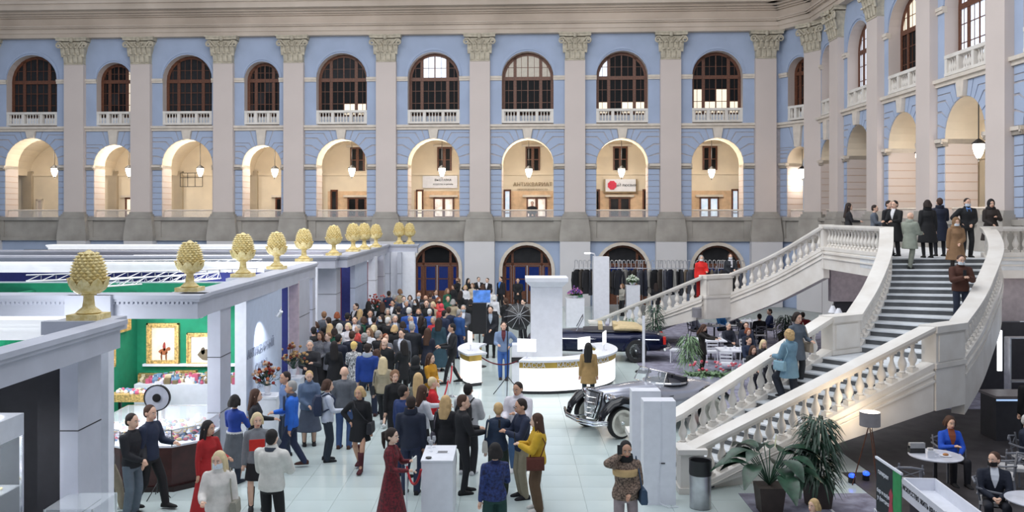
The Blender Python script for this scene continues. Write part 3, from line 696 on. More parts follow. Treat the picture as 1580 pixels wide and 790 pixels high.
m = MB(); m.cb(FB.x, FB.y, 0, 0.46, 0.46, 0.78); m.cb(FB.x, FB.y, 0.78, 0.56, 0.56, 0.1); m.build('newel_pedestal', M_marb, stair2)
# support wall and bar zone below the landing
wb = bpy.data.objects.new('wall_under_landing', None); COL.objects.link(wb); wb['kind'] = 'structure'
M_lil = MC['lilac_beige_plaster']
MB().box(14.7, 17.3, 27.35, 27.6, 2.15, 3.75).build('beige_wall', M_lil, wb)
M_bard = mat('dark_bar_wall', srgb(52, 52, 58), 0.6)
MB().box(12.2, 17.3, 33.0, 33.2, 0, 2.2).build('dark_bar_wall', M_bard, wb); MB().box(12.0, 17.3, 32.9, 33.2, 2.2, 3.75).build('beige_wall', M_lil, wb)
# ================================================================ exhibition pavilion on the left
M_green = mat('green_booth_wall', srgb(20, 132, 96), 0.8, var=0.05)
M_navy = mat('navy_booth_wall', srgb(40, 46, 110), 0.8)
M_claret = mat('claret_booth_wall', srgb(120, 24, 44), 0.8)
M_black = mat('black_booth_wall', srgb(34, 34, 40), 0.8)
M_bw = mat('white_booth_wall', srgb(228, 230, 240), 0.6, var=0.02)
M_frame = mat('gilt_picture_frame', srgb(224, 186, 116), 0.35, 0.25, var=0.25, scale=20, bump=0.5)
M_paper = mat('ivory_picture_mount', srgb(232, 224, 206), 0.8)
M_mahog = mat('mahogany_counter', srgb(62, 30, 30), 0.3, var=0.15, scale=6)
ZC = 3.9
M_glowc = mat('white_cornice_painted_glow', (0.95, 0.96, 1.0), 0.5, emit=(0.92, 0.95, 1.0), es=0.45)  # plain white cornice; emission stands in for booth light falling on it
pav = thing('exhibition_pavilion', 'long pale grey exhibition pavilion of open topped booths with gilded finials, at the left', 'pavilion')
def beam(name, a, b, w, z1=ZC, h=0.47, m=None, proj=0.08):
    a = V((*a, 0)); b = V((*b, 0)); d = (b-a).normalized(); n = V((-d.y, d.x, 0))
    mb = MB()
    for e, z0_, z1_ in ((proj, z1-0.07, z1), (proj*0.6, z1-0.13, z1-0.07), (0, z1-h, z1-0.13)):
        p = [a-n*(w/2+e)-d*e, b-n*(w/2+e)+d*e, b+n*(w/2+e)+d*e, a+n*(w/2+e)-d*e]
        mb.rings([[(q.x, q.y, z) for q in p] for z in (z0_, z1_)])
    return mb.build(name, m or M_booth, pav)
def post(x0, x1, y0, y1, z1=ZC-0.4, m=None, name='booth_post', seams=True):
    o = MB().box(x0, x1, y0, y1, 0, z1).build(name, m or M_booth, pav)
    if seams:
        s = MB()
        for z in (1.2, 2.4): s.box(x0-0.004, x1+0.004, y0-0.004, y1+0.004, z-0.008, z+0.008)
        s.build('panel_seam', M_iron, pav)
def dentils(x0, x1, y, z, par=pav):
    mb = MB(); n = int((x1-x0)/0.09)
    for i in range(n): mb.box(x0+i*0.09, x0+i*0.09+0.05, y-0.03, y+0.02, z-0.05, z)
    mb.build('dentil_row', M_booth, par, kind='stuff')
# booth one, nearest: cornice running towards the camera
beam('cornice_beam', (-6.0, 6.5), (-6.0, 13.2), 0.18, h=0.42)
MB().box(-7.0, -6.05, 13.0, 13.75, ZC-0.2, ZC-0.001).build('corner_slab', M_booth, pav)
beam('painted_glow_cornice', (-6.95, 13.45), (-14, 13.45), 0.3, h=0.32, m=M_glowc)
post(-6.46, -6.2, 12.5, 13.2); post(-6.68, -6.55, 14.2, 14.4, m=M_bw, seams=False)
post(-7.0, -6.62, 12.9, 13.1, m=M_black, seams=False)
MB().box(-14, -7.2, 13.4, 13.5, 0, 3.2).build('partition_wall', M_black, pav)
# booth two: the green jeweller and picture dealer
beam('cornice_beam', (-15, 17.5), (-6.2, 17.5), 0.5)
MB().box(-6.95, -6.3, 17.5, 18.6, ZC-0.2, ZC-0.001).build('corner_slab', M_booth, pav)
beam('cornice_beam', (-6.42, 17.6), (-6.6, 28.6), 0.36)
dentils(-14.8, -6.2, 17.23, ZC-0.13)
MB().box(-8.75, -7.85, 17.1, 17.3, ZC-0.5, ZC).build('cornice_block', M_booth, pav)
post(-6.58, -6.3, 18.9, 19.6)
MB().box(-6.6, -6.33, 20.83, 20.86, 0, ZC-0.47).build('panel_end', M_bw, pav)
MB().box(-6.6, -6.34, 20.86, 24.1, 0, ZC-0.45).build('sign_wall', mat('pale_blue_sign_wall', srgb(190, 202, 224), 0.5, var=0.02), pav)
post(-6.75, -6.5, 25.3, 25.4, m=M_navy, seams=False)
post(-6.68, -6.37, 26.15, 26.2, m=mat('pale_pink_panel', srgb(226, 206, 208), 0.6), seams=False); post(-6.68, -6.36, 26.2, 27.5)
post(-6.75, -6.45, 28.3, 28.7)
MB().box(-14.5, -6.45, 22.4, 22.5, 0, 3.72).build('partition_wall', M_green, pav)
MB().box(-9.75, -9.6, 18.5, 22.4, 0, 3.5).build('partition_wall', M_green, pav)
MB().box(-15, -7, 22.5, 22.6, 0, 3.75).build('partition_wall', M_bw, pav)
MB().box(-15, -6.9, 25.3, 25.4, 0, 3.8).build('partition_wall', M_navy, pav)
MB().box(-9.4, -9.3, 22.6, 29, 0, 3.6).build('partition_wall', M_navy, pav)
# booths further back
beam('painted_glow_cornice', (-18, 28.9), (-6.6, 28.9), 0.5, m=M_glowc)
for (x_, y_) in ((-6.8, 22.0), (-6.9, 25.7)): MB().box(x_-0.3, x_+0.3, y_-0.3, y_+0.3, ZC-0.2, ZC-0.001).build('finial_slab', M_booth, pav)
beam('cornice_beam', (-20, 33.5), (-6.7, 33.5), 0.7)
beam('cornice_beam', (-6.6, 33.7), (-6.75, 46), 0.5)
beam('cornice_beam', (-24, 38.5), (-7, 38.5), 0.6)
beam('painted_glow_cornice', (-24, 45.6), (-6.6, 45.6), 0.7, m=M_glowc)
for x0, x1, y, m in ((-18, -6.9, 31, M_bw), (-20, -7, 35.8, M_claret), (-22, -7.2, 40.5, M_navy), (-24, -7.2, 43, M_black), (-24, -7.2, 47.5, M_bw)):
    MB().box(x0, x1, y, y+0.1, 0, 3.75).build('partition_wall', m, pav)
for x in (-12.3, -15.2): MB().box(x, x+0.1, 18.6, 45, 0, 3.55).build('partition_wall', M_green if x > -13 else M_bw, pav)
# pale panels seen between the posts
post(-7.7, -6.78, 33.75, 34.6); post(-6.75, -6.55, 36.5, 39.6, m=MC['pale_blue_sign_wall']); post(-6.7, -6.35, 40.7, 41.3, m=M_bw)
post(-6.75, -6.35, 43.2, 43.8); post(-7.4, -6.35, 45.4, 45.9); post(-5.95, -5.75, 45.4, 45.9, z1=3.5)
MB().box(-6.35, -5.1, 46.0, 46.4, 0, 3.5).build('white_panel', M_white, pav)
beam('cornice_beam', (-6.8, 46.4), (-5.0, 46.4), 0.6)
MB().box(-6.9, -6.8, 41.3, 43.2, 0, 3.2).build('partition_wall', M_claret, pav)
# open lighting grid on top: trusses and strips of light
M_alu = mat('aluminium_truss', (0.62, 0.63, 0.66), 0.35, 0.7)
def truss(a, b, z=3.78, wd=0.22):
    a = V(a); b = V(b); mb = MB(); d = b-a; n = V((-d.y, d.x)).normalized()*wd/2
    for s, zz in ((-1, z), (1, z), (0, z+wd)):
        mb.tube([(a.x+n.x*s, a.y+n.y*s, zz), (b.x+n.x*s, b.y+n.y*s, zz)], 0.02, 5)
    k = max(2, int(d.length/0.35))
    for i in range(k):
        p = a+d*i/k; q = a+d*(i+1)/k
        for s in (-1, 1):
            e1 = (p.x+n.x*s, p.y+n.y*s, z); e2 = (q.x, q.y, z+wd)
            mb.tube([e1, e2], 0.01, 4); mb.tube([e2, (q.x+n.x*s, q.y+n.y*s, z)], 0.01, 4)
    mb.build('roof_truss', M_alu, pav)
for a, b in (((-10.5, 21.0), (-8.2, 24.5)), ((-13, 23.4), (-7.4, 26.6)), ((-15, 30.5), (-9, 31.5))): truss(a, b, 3.7, 0.16)
for (x0, x1, y, z) in ((-12, -7.4, 20.2, 3.6), (-12, -7.7, 27.0, 3.6), (-16, -8, 37.0, 3.7)):
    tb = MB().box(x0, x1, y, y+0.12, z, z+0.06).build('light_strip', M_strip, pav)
# spot rails with lamp heads
def spot(loc, to, e=60):
    t = thing('track_spotlight', '', 'spotlight', loc)
    d = (V(to)-V(loc)).normalized()
    MB().tube([(0, 0, 0), tuple(d*0.16)], [0.05, 0.07], 8).build('lamp_head', M_alu, t)
    MB().tube([(0, 0, 0), (0, 0, 0.12)], 0.012, 5).build('bracket', M_alu, t)
    point('spot_light', tuple(V(loc)+d*0.2), e, (0.93, 0.96, 1.0), 0.04, 1.3, to)
    return t
sp = [((-8.6, 20.4, 3.2), (-8.3, 22.4, 2.0), 'small silver spotlight above the large gilt framed picture'), ((-7.3, 20.4, 3.2), (-7.0, 22.4, 1.8), 'small silver spotlight above the right hand gilt picture'),
      ((-8.7, 18.9, 3.3), (-7.5, 18.0, 0.9), 'small silver spotlight above the jewellery counter'), ((-5.7, 21.6, 3.1), (-6.35, 22.0, 2.2), 'small spotlight on an arm over the pale blue sign wall'),
      ((-7.2, 12.0, 3.3), (-7.0, 11.0, 1.0), 'small spotlight above the white glass showcase')]
for l, to, lab in sp: spot(l, to, 130)['label'] = lab
for x, y in ((-8.5, 15.8), (-8.2, 19.5), (-11, 20), (-8.2, 24), (-8.5, 27), (-10, 31), (-9, 36), (-8.5, 41), (-9, 45)): point('booth_light', (x, y, 3.1), 130, (0.93, 0.96, 1.0), 0.5)
# lettering on the sign wall (reads along the wall)
TS = Matrix.Translation((-6.325, 22.1, 2.1)) @ Matrix.Rotation(PI/2, 4, 'Z') @ Matrix.Rotation(PI/2, 4, 'X')
for i, (w, s) in enumerate((('АНТИКВАРНЫЙ', 0.30), ('САЛОН', 0.28), ('2021', 0.36))):
    text_mesh(w, s, 0.004, Matrix.Translation((0, 0, -0.42*i)) @ TS, 'sign_lettering', cl('8E96AA'), pav)
# finials: gilded pine cones on acanthus cups
def finial_mesh(t):
    b = MB(); b.cb(0, 0, 0, 0.50, 0.50, 0.09); b.build('finial_base', M_gold, t)
    s = MB(); s.lathe([(0.17, 0.09), (0.2, 0.11), (0.17, 0.14), (0.1, 0.2), (0.085, 0.3), (0.08, 0.38), (0.12, 0.39), (0.12, 0.41), (0.09, 0.42), (0.14, 0.45)], 14); s.build('finial_stem', M_gold, t, smooth=True)
    c = MB(); c.lathe([(0.09, 0.42), (0.16, 0.44), (0.23, 0.5), (0.26, 0.6)], 14)
    for i in range(9):
        a = i*2*PI/9; T = Matrix.Rotation(a, 4, 'Z')
        c.rings([[(r, -w, z), (r+0.02, 0, z), (r, w, z), (r-0.03, 0, z)] for r, w, z in ((0.16, 0.05, 0.42), (0.24, 0.09, 0.48), (0.28, 0.105, 0.56), (0.30, 0.07, 0.63), (0.32, 0.01, 0.68))], T=T)
    c.build('acanthus_cup', M_gold, t)
    k = MB(); core = lambda h: 0.262*math.sqrt(max(0.0, 1-((h-0.66)/0.48)**2.0)) if h > 0.66 else 0.262
    k.lathe([(0.2, 0.52), (0.25, 0.6)]+[(core(0.7+0.42*i/6)-0.012, 0.7+0.42*i/6) for i in range(6)]+[(0.02, 1.135)], 16)
    for r in range(11):
        h = 0.58+r*0.049; R = core(h); n = 16 if r < 8 else (13 if r < 10 else 9)
        for i in range(n):
            a = 2*PI*(i+0.5*(r % 2))/n; w = PI*R/n*0.95; c_, s_ = math.cos(a), math.sin(a)
            p = lambda rr, ww, hh: (rr*c_-ww*s_, rr*s_+ww*c_, hh)
            k.add([p(R-0.01, -w, h), p(R-0.02, 0, h+0.035), p(R-0.01, w, h), p(R-0.01, 0, h-0.03), p(R+0.04, 0, h+0.008)], [(0, 4, 1), (1, 4, 2), (2, 4, 3), (3, 4, 0)])
    k.build('pine_cone', M_gold, t)
fl_lab = ['largest gilded pine cone finial on the nearest booth corner', 'second nearest gilded pine cone finial, above the hanging picture booth', 'gilded pine cone finial standing third from the camera along the cornice', 'gilded pine cone finial fourth from the camera, before the fifth of the front row',
 'gilded pine cone finial fifth from the camera, last of the first row', 'gilded finial standing alone on the corner of the second pavilion block', 'leftmost small gilded finial of the close trio on the second block', 'middle small gilded finial of the close trio on the second block', 'rightmost small gilded finial of the close trio on the second block', 'left one of the two most distant gilded finials', 'right one of the two most distant gilded finials, beside the arched door']
F0 = None
for i, (px, py, hpx) in enumerate(((137, 492, 106), (293, 449, 78), (375, 427, 68), (427, 415, 58), (469, 403, 51), (515, 394, 47), (545, 388, 44), (562, 383, 41), (580, 377, 36), (616, 374, 34), (632, 371, 33))):
    Y = F*(HC-ZC)/(py-HY); Y = min(Y, 46.3 if i >= 9 else 44.5)
    if i == 8: Y = 42
    if i == 7: Y = 39.5
    p = P(px, HY, Y); sc = hpx/(F/Y)/1.13
    if F0 is None: F0 = thing('gilded_finial', '', 'finial', (p.x, Y, ZC), 0, 'pine cone finials on the pavilion cornice'); finial_mesh(F0); q = F0
    else: q = copytree(F0, (p.x, Y, ZC), 0)
    q.scale = (sc, sc, sc); q['label'] = fl_lab[i]
    q.location.z = ZC
# pictures on the green wall
def picture(x, z, w, h, y=22.38, rz=0, lab='', art=None, x_=None):
    t = thing('framed_picture', lab, 'picture', (x, y, z), rz, 'gilt framed pictures in the green booth')
    f = MB(); b = min(w, h)*0.14
    for x0, x1, z0, z1 in ((-w/2, w/2, h-b, h), (-w/2, w/2, 0, b), (-w/2, -w/2+b, b, h-b), (w/2-b, w/2, b, h-b)): f.box(x0, x1, -0.07, 0, z0, z1)
    for x0, x1, z0, z1 in ((-w/2, w/2, h-b*0.35, h), (-w/2, w/2, 0, b*0.35), (-w/2, -w/2+b*0.35, 0, h), (w/2-b*0.35, w/2, 0, h)): f.box(x0, x1, -0.10, -0.05, z0, z1)
    f.build('picture_frame', M_frame, t)
    MB().box(-w/2+b, w/2-b, -0.03, -0.01, b, h-b).build('picture_mount', M_paper, t)
    if art:
        for (dx, dz, rx, rz_, c) in art:
            m = MB(); m.prism([(dx+rx*math.cos(a*PI/5)*(1+0.2*(a % 2)), dz+rz_*math.sin(a*PI/5)*(1+0.15*(a % 3))) for a in range(10)], -0.035, -0.02, 'y'); m.build('painted_shape', cl(c), t)
    return t
rider = [(0, 0.33, 0.11, 0.07, 'A8603C'), (0.02, 0.46, 0.035, 0.10, '9C3A34'), (0.13, 0.40, 0.05, 0.04, 'A8603C'), (-0.05, 0.2, 0.02, 0.12, '8C5434'), (0.07, 0.2, 0.02, 0.12, '8C5434')]
def pp(px, py, Y=22.3): return P(px, py, Y)
a = pp(251, 563); picture(a.x, a.z, 0.82, 1.06, lab='large gilt framed picture of a rider on a horse on the green booth wall', art=rider)
a = pp(309, 566); picture(a.x, a.z, 0.70, 0.86, lab='gilt framed landscape picture right of the rider picture, half behind the booth post', art=[(0.1, 0.3, 0.16, 0.12, '6E6250'), (0.05, 0.4, 0.05, 0.08, '584C40')])
for (px0, px1, py, h, lab, art) in ((176, 212, 572, 0.92, 'wide gilt framed picture turned on the green side wall', [(0, 0.35, 0.2, 0.2, '7A6A4C')]), (184, 206, 512, 0.6, 'small gilt framed picture high on the green side wall', [(0, 0.2, 0.1, 0.1, 'A05038')]), (172, 200, 624, 0.72, 'gilt frame with bare canvas low on the green side wall', [])):
    Y = 20.4 if py > 560 else 21.4
    z = HC-(py-HY)*Y/F; picture(-9.58, z, 1.1 if px1-px0 > 30 else 0.8, h, y=Y, rz=PI/2, lab=lab, art=art)
a = pp(236, 604); picture(a.x, a.z, 0.75, 0.46, lab='low wide gilt frame standing left under the rider picture', art=[(0, 0.22, 0.2, 0.12, 'B0986C')])
a = pp(287, 602); picture(a.x, a.z, 0.55, 0.5, lab='small gilt frame standing right under the rider picture', art=[(0, 0.22, 0.1, 0.12, '8C8270')])
MB().box(-9.4, -6.6, 22.25, 22.39, 1.62, 1.68).build('picture_shelf', M_bw, pav)
# the jewellery counter
cnt = thing('jewellery_counter', 'bright glass jewellery counter on a dark mahogany base below the green booth', 'counter', (0, 0, 0))
poly = [(-8.6, 17.75), (-7.75, 17.3), (-6.75, 17.35), (-6.3, 17.8), (-6.3, 18.85), (-6.7, 19.6), (-8.6, 19.6)]
MB().prism(poly, 0.0, 0.86).build('counter_base', M_mahog, cnt)
pb = [(x*1.0+(0.06 if x > -7 else -0.02), y-(0.05 if y < 18 else -0.03)) for x, y in poly]
MB().prism(pb, 0.0, 0.1).build('counter_plinth', mat('dark_plinth', srgb(36, 20, 20), 0.4), cnt)
MB().prism(poly, 0.86, 0.90).build('lit_tray', M_bw, cnt)
MB().prism(poly, 1.2, 1.215).build('glass_top', M_clear, cnt)
g = MB()
for (x0, y0), (x1, y1) in zip(poly, poly[1:]+poly[:1]): g.add([(x0, y0, 0.9), (x1, y1, 0.9), (x1, y1, 1.2), (x0, y0, 1.2)], [(0, 1, 2, 3)])
g.build('glass_side', M_clear, cnt)
ef = MB()
for (x0, y0), (x1, y1) in zip(poly, poly[1:]+poly[:1]): ef.tube([(x0, y0, 1.21), (x1, y1, 1.21)], 0.012, 5); ef.tube([(x0, y0, 0.88), (x0, y0, 1.21)], 0.012, 5)
ef.build('steel_edge', M_chrome, cnt)
point('counter_light', (-7.6, 17.9, 2.0), 70, (0.95, 0.97, 1.0), 0.2)
jw = MB(); cols = []
mats_j = [cl('C9B37A', metal=0.0), cl('5C7A9C'), cl('A8A8B4'), cl('B4566A'), cl('30343C')]
jm = []
random.seed(3)
def inpoly(x, y): return (-8.5 < x < -6.25 and 17.25 < y < 18.1)
for i in range(420):
    x = random.uniform(-8.5, -6.45); y = random.uniform(17.7, 19.5)
    if x > -6.8 and y > 19.2: y = 18.5
    jw.k = random.randrange(5); r = random.uniform(0.02, 0.045)
    jw.ell((x, y, 0.9+r*0.8), (r*random.uniform(1, 1.8), r, r*0.9), 6, 4)
jw.build('jewellery', mats_j, cnt, kind='stuff')
for i, (px, Y) in enumerate(((180, 18.2), (200, 18.9), (222, 18.5), (275, 18.1), (296, 18.5), (306, 19.0))):
    p = P(px, 0, Y); b = thing('jewellery_bust', 'white necklace bust, %s on the bright jewellery counter' % ('leftmost', 'second from left', 'third from left', 'fourth from left', 'fifth from left', 'rightmost')[i], 'display bust', (p.x, Y, 0.9), 0, 'white necklace busts on the jewellery counter')
    MB().lathe([(0.07, 0), (0.06, 0.02), (0.1, 0.08), (0.12, 0.15), (0.06, 0.22), (0.04, 0.27)], 10, sy=0.6).build('bust', M_white, b, smooth=True)
    MB().tube([(0.1*math.cos(a), -0.05-0.03*math.sin(-a), 0.17+0.08*math.sin(a)) for a in [PI+k*PI/8 for k in range(9)]], 0.009, 5).build('necklace', cl('C9B37A'), b)
# back shelf with trinkets and flowers
sh = MB(); sh.box(-9.2, -6.5, 21.3, 22.0, 0, 1.35); 
tag(sh.build('display_cabinet', M_bw), 'white display cabinet full of trinkets along the green back wall', 'cabinet')
sh2 = thing('wooden_tray_stand', 'honey coloured wooden tray stand heaped with small boxes', 'stand', (-8.55, 20.0, 0))
MB().box(-0.55, 0.55, -0.25, 0.25, 1.25, 1.42).build('tray', M_frame, sh2)
q = MB()
for x in (-0.5, 0.5):
    for y in (-0.2, 0.2): q.box(x-0.03, x+0.03, y-0.03, y+0.03, 0, 1.25)
q.box(-0.52, 0.52, -0.22, 0.22, 0.6, 0.63); q.build('stand_frame', M_dark, sh2)
tr = MB(); mt = [cl('D8C8A8'), cl('C8607C'), cl('E8E4F0'), cl('8A7A5C'), cl('7090B0')]
for i in range(200):
    x, y = random.uniform(-9.1, -6.6), random.uniform(21.35, 21.95); tr.k = random.randrange(5); r = random.uniform(0.02, 0.08)
    if i % 2: tr.lathe([(r, 0), (r*1.3, r), (r*0.5, r*2), (r*0.7, r*2.6)], 6, x, y, 1.35)
    else: tr.cb(x, y, 1.35, r*2, r*2, r*random.uniform(1, 3))
for i in range(40): tr.k = random.randrange(5); tr.ell((random.uniform(-9.05, -8.05), random.uniform(19.8, 20.2), 1.45), (0.05, 0.05, 0.05), 6, 4)
tag(tr.build('trinkets', mt), 'jumble of small silver, pink and ivory trinkets heaped on the white cabinet and tray', 'trinkets', kind='stuff')
# ring light on its stand
rl = thing('ring_light', 'round white ring light with black centre on a thin black stand', 'ring light', (P(249, 0, 17.1).x, 16.9, 0))
T = TR(0, 0, 1.95, 0, PI/2)
a = MB(); a.lathe([(0.24, -0.02), (0.24, 0.02), (0.07, 0.02), (0.07, -0.02), (0.24, -0.02)], 28, T=T); a.build('ring_diffuser', mat('grey_diffuser', srgb(196, 200, 214), 0.4), rl, smooth=True)
a = MB(); a.lathe([(0.255, -0.03), (0.255, 0.03), (0.235, 0.03), (0.235, -0.03), (0.255, -0.03)], 28, T=T); a.build('ring_rim', M_dark, rl)
MB().lathe([(0.08, -0.04), (0.08, 0.04)], 16, T=T).build('ring_hub', M_dark, rl)
MB().tube([(0, 0.02, 0.1), (0, 0.02, 1.72)], 0.012, 6).build('stand_pole', M_dark, rl)
a = MB()
for k in range(3): a.tube([(0, 0.02, 0.3), (0.25*math.cos(k*2.1), 0.02+0.25*math.sin(k*2.1), 0.01)], 0.01, 5)
a.build('stand_legs', M_dark, rl)
# glass showcase at the lower left
sc = thing('glass_showcase', 'tall white framed glass showcase of jewellery at the lower left corner', 'showcase', (-7.3, 11.6, 0))
a = MB(); a.box(-0.8, 0.55, -0.5, 0.5, 0, 0.75); a.build('showcase_base', M_white, sc)
a = MB(); a.box(-0.8, 0.55, -0.5, 0.5, 2.45, 2.75); a.build('showcase_top', M_white, sc)
MB().box(-0.7, 0.45, -0.4, 0.4, 2.43, 2.455).build('showcase_lamp', M_strip, sc)
a = MB()
for x in (-0.78, 0.53):
    for y in (-0.48, 0.48): a.box(x-0.02, x+0.02, y-0.02, y+0.02, 0.75, 2.45)
a.build('showcase_posts', M_chrome, sc)
a = MB()
for z in (1.25, 1.75): a.box(-0.76, 0.51, -0.46, 0.46, z, z+0.015)
a.build('glass_shelf', M_clear, sc)
a = MB(); a.box(-0.77, 0.52, -0.485, -0.48, 0.75, 2.45); a.box(0.525, 0.53, -0.46, 0.46, 0.75, 2.45); a.build('glass_pane', M_clear, sc)
tr = MB()
for i in range(120):
    z = random.choice((0.75, 1.265, 1.765)); x, y = random.uniform(-0.7, 0.45), random.uniform(-0.4, 0.4); tr.k = random.randrange(5); r = random.uniform(0.015, 0.05)
    if i % 3: tr.ell((x, y, z+r), (r, r, r), 6, 4)
    else: tr.lathe([(r, 0), (r*1.2, r*2), (r*0.4, r*3), (r*0.8, r*4)], 6, x, y, z)
tr.build('jewellery', [cl('C9B37A'), cl('E8E4F0'), cl('5A5E70'), cl('B0B4C4'), cl('8A7A5C')], sc, kind='stuff')
point('showcase_light', (-7.3, 11.6, 2.3), 40, (0.95, 0.97, 1.0), 0.2)
# low glass case between showcase and post
lc = thing('low_glass_case', 'low clear glass case with pale ornaments at the foot of the nearest booth post', 'glass case', (-5.98, 12.2, 0))
MB().box(-0.35, 0.3, -0.35, 0.35, 0, 0.85).build('case_base', M_white, lc)
a = MB()
for x, y in ((-0.35, -0.35), (0.3, -0.35), (0.3, 0.35), (-0.35, 0.35)): a.box(x-0.012, x+0.012, y-0.012, y+0.012, 0.85, 1.5)
a.build('case_edges', M_chrome, lc)
a = MB(); a.box(-0.35, 0.3, -0.35, -0.34, 0.85, 1.5); a.box(-0.35, 0.3, 0.34, 0.35, 0.85, 1.5); a.box(-0.35, 0.3, -0.35, 0.35, 1.49, 1.5); a.build('case_glass', M_clear, lc)
a = MB(); a.ell((-0.12, 0, 0.98), (0.11, 0.1, 0.13)); a.ell((0.1, 0.05, 0.96), (0.1, 0.09, 0.11)); a.ell((0.0, -0.12, 0.94), (0.08, 0.07, 0.09)); a.build('ornament', cl('C8C6B4'), lc, smooth=True)
# ================================================================ ticket kiosk
M_glow = mat('backlit_white_acrylic', (0.95, 0.96, 1.0), 0.4, emit=(1.0, 0.98, 0.97), es=0.85)
M_goldband = mat('gold_band', srgb(206, 172, 84), 0.4, 0.2, var=0.15, scale=1.5)
KC = (0.85, 29.2)
kio = thing('ticket_kiosk', 'round white backlit ticket kiosk with gold band reading КАССА and a tall white tower', 'kiosk', (KC[0], KC[1], 0))
def ring_seg(mb, a0, a1, r0, r1, z0, z1, n=20):
    for i in range(n):
        t0, t1 = [math.radians(a0+(a1-a0)*k/n) for k in (i, i+1)]
        q = [(r*math.sin(t), -r*math.cos(t)) for r, t in ((r0, t0), (r1, t0), (r1, t1), (r0, t1))]
        mb.prism(q, z0, z1)
for a0, a1 in ((-14, 118), (-118, -58)):
    m = MB(); ring_seg(m, a0, a1, 2.15, 2.58, 0.1, 0.8); m.build('counter_front', M_glow, kio)
    m = MB(); ring_seg(m, a0, a1, 2.15, 2.6, 0.8, 0.98); m.build('gold_band', M_goldband, kio)
    m = MB(); ring_seg(m, a0, a1, 1.95, 2.66, 0.98, 1.04); m.build('counter_top', M_white, kio)
    m = MB(); ring_seg(m, a0, a1, 2.15, 2.52, 0.0, 0.1); m.build('counter_plinth', M_iron, kio)
for a in (-4, 19, 50, -82):
    T = Matrix.Rotation(math.radians(a), 4, 'Z') @ Matrix.Translation((0, -2.615, 0.885)) @ Matrix.Rotation(PI/2, 4, 'X')
    text_mesh('КАССА', 0.20, 0.006, T, 'kiosk_lettering', M_white, kio)
def towerm(par, x, y, w, h, cap=True):
    m = MB(); m.cb(x, y, 0, w, w*0.8, h-0.16); m.build('tower_shaft', M_white, par)
    if cap:
        m = MB(); m.rings([[(x+a*s, y+b*s*0.85, z) for a, b in ((-1, -1), (1, -1), (1, 1), (-1, 1))] for s, z in ((w/2, h-0.3), (w*0.68, h-0.12), (w*0.68, h))]); m.build('tower_cap', M_white, par)
towerm(kio, 0.28, -0.3, 1.02, 3.42)
def code_mark(par, x, y, z, s=0.2):   # small dark printed square (no readable code)
    pass
for (a, r, w, h, name) in ((-10, 2.3, 0.45, 0.3, 'ticket_screen'), (40, 2.2, 0.4, 0.28, 'ticket_screen'), (75, 2.25, 0.45, 0.3, 'ticket_screen'), (-75, 2.3, 0.42, 0.3, 'ticket_screen')):
    t = math.radians(a); x, y = KC[0]+r*math.sin(t), KC[1]-r*math.cos(t)
    q = thing('ticket_screen', {-10: 'white ticket screen at the left end of the front kiosk counter', 40: 'white ticket screen near the tan jacketed woman', 75: 'white ticket screen at the right side of the kiosk', -75: 'white ticket screen on the left piece of the kiosk'}[a], 'screen', (x, y, 1.04), t)
    m = MB(); m.cb(0, 0, 0, 0.2, 0.14, 0.015); m.cb(0, 0.02, 0.015, 0.04, 0.03, 0.22); m.build('screen_stand', M_white, q)
    MB().cb(0, 0, 0.22, w*1.3, 0.04, h*1.3).build('screen_panel', M_glow, q)
cab = thing('kiosk_cabinet', 'white office cabinet with dark printer inside the kiosk, left of the tower', 'cabinet', (0.33, 28.6, 0))
MB().cb(0, 0, 0, 0.66, 0.6, 1.25).build('cabinet_body', M_white, cab); MB().cb(-0.1, -0.31, 0.7, 0.5, 0.04, 0.16).build('printer', M_dark, cab)
# far white plinths and tower near the coats
tw = thing('white_tower', 'tall white square tower with a small arm lamp standing before the coat racks', 'tower', (P(927, 0, 44).x, 44, 0)); MB().cb(0, 0, 0, 0.78, 0.7, 3.35).build('tower_shaft', M_white, tw)
MB().tube([(-0.3, -0.1, 3.35), (-0.35, -0.2, 3.5), (-0.6, -0.3, 3.55)], 0.04, 6).build('lamp_arm', M_white, tw); MB().cb(-0.7, -0.3, 3.5, 0.28, 0.16, 0.07).build('arm_lamp', M_strip, tw)
def flower_pot_cluster(par, n, r, z, cols, leaves=M_leaf2, rnd=random.Random(4), hh=0.25):
    l = MB()
    for i in range(n):
        a, e = rnd.uniform(0, 2*PI), rnd.uniform(0.2, 1.3); l.leaf((0, 0, z), (math.cos(a)*math.cos(e), math.sin(a)*math.cos(e), math.sin(e)), r*rnd.uniform(0.7, 1.2), r*0.3, 0.4)
    l.build('foliage', leaves, par, kind='stuff')
    if cols:
        f = MB()
        for i in range(n):
            a, q = rnd.uniform(0, 2*PI), rnd.uniform(0, 1)**0.5*r*0.85; f.k = rnd.randrange(len(cols)); f.ell((q*math.cos(a), q*math.sin(a), z+hh*rnd.uniform(0.5, 1)*(1.25-q/r)+0.03), (0.04, 0.04, 0.035), 6, 4)
        f.build('blossoms', [cl(c) for c in cols], par, kind='stuff')
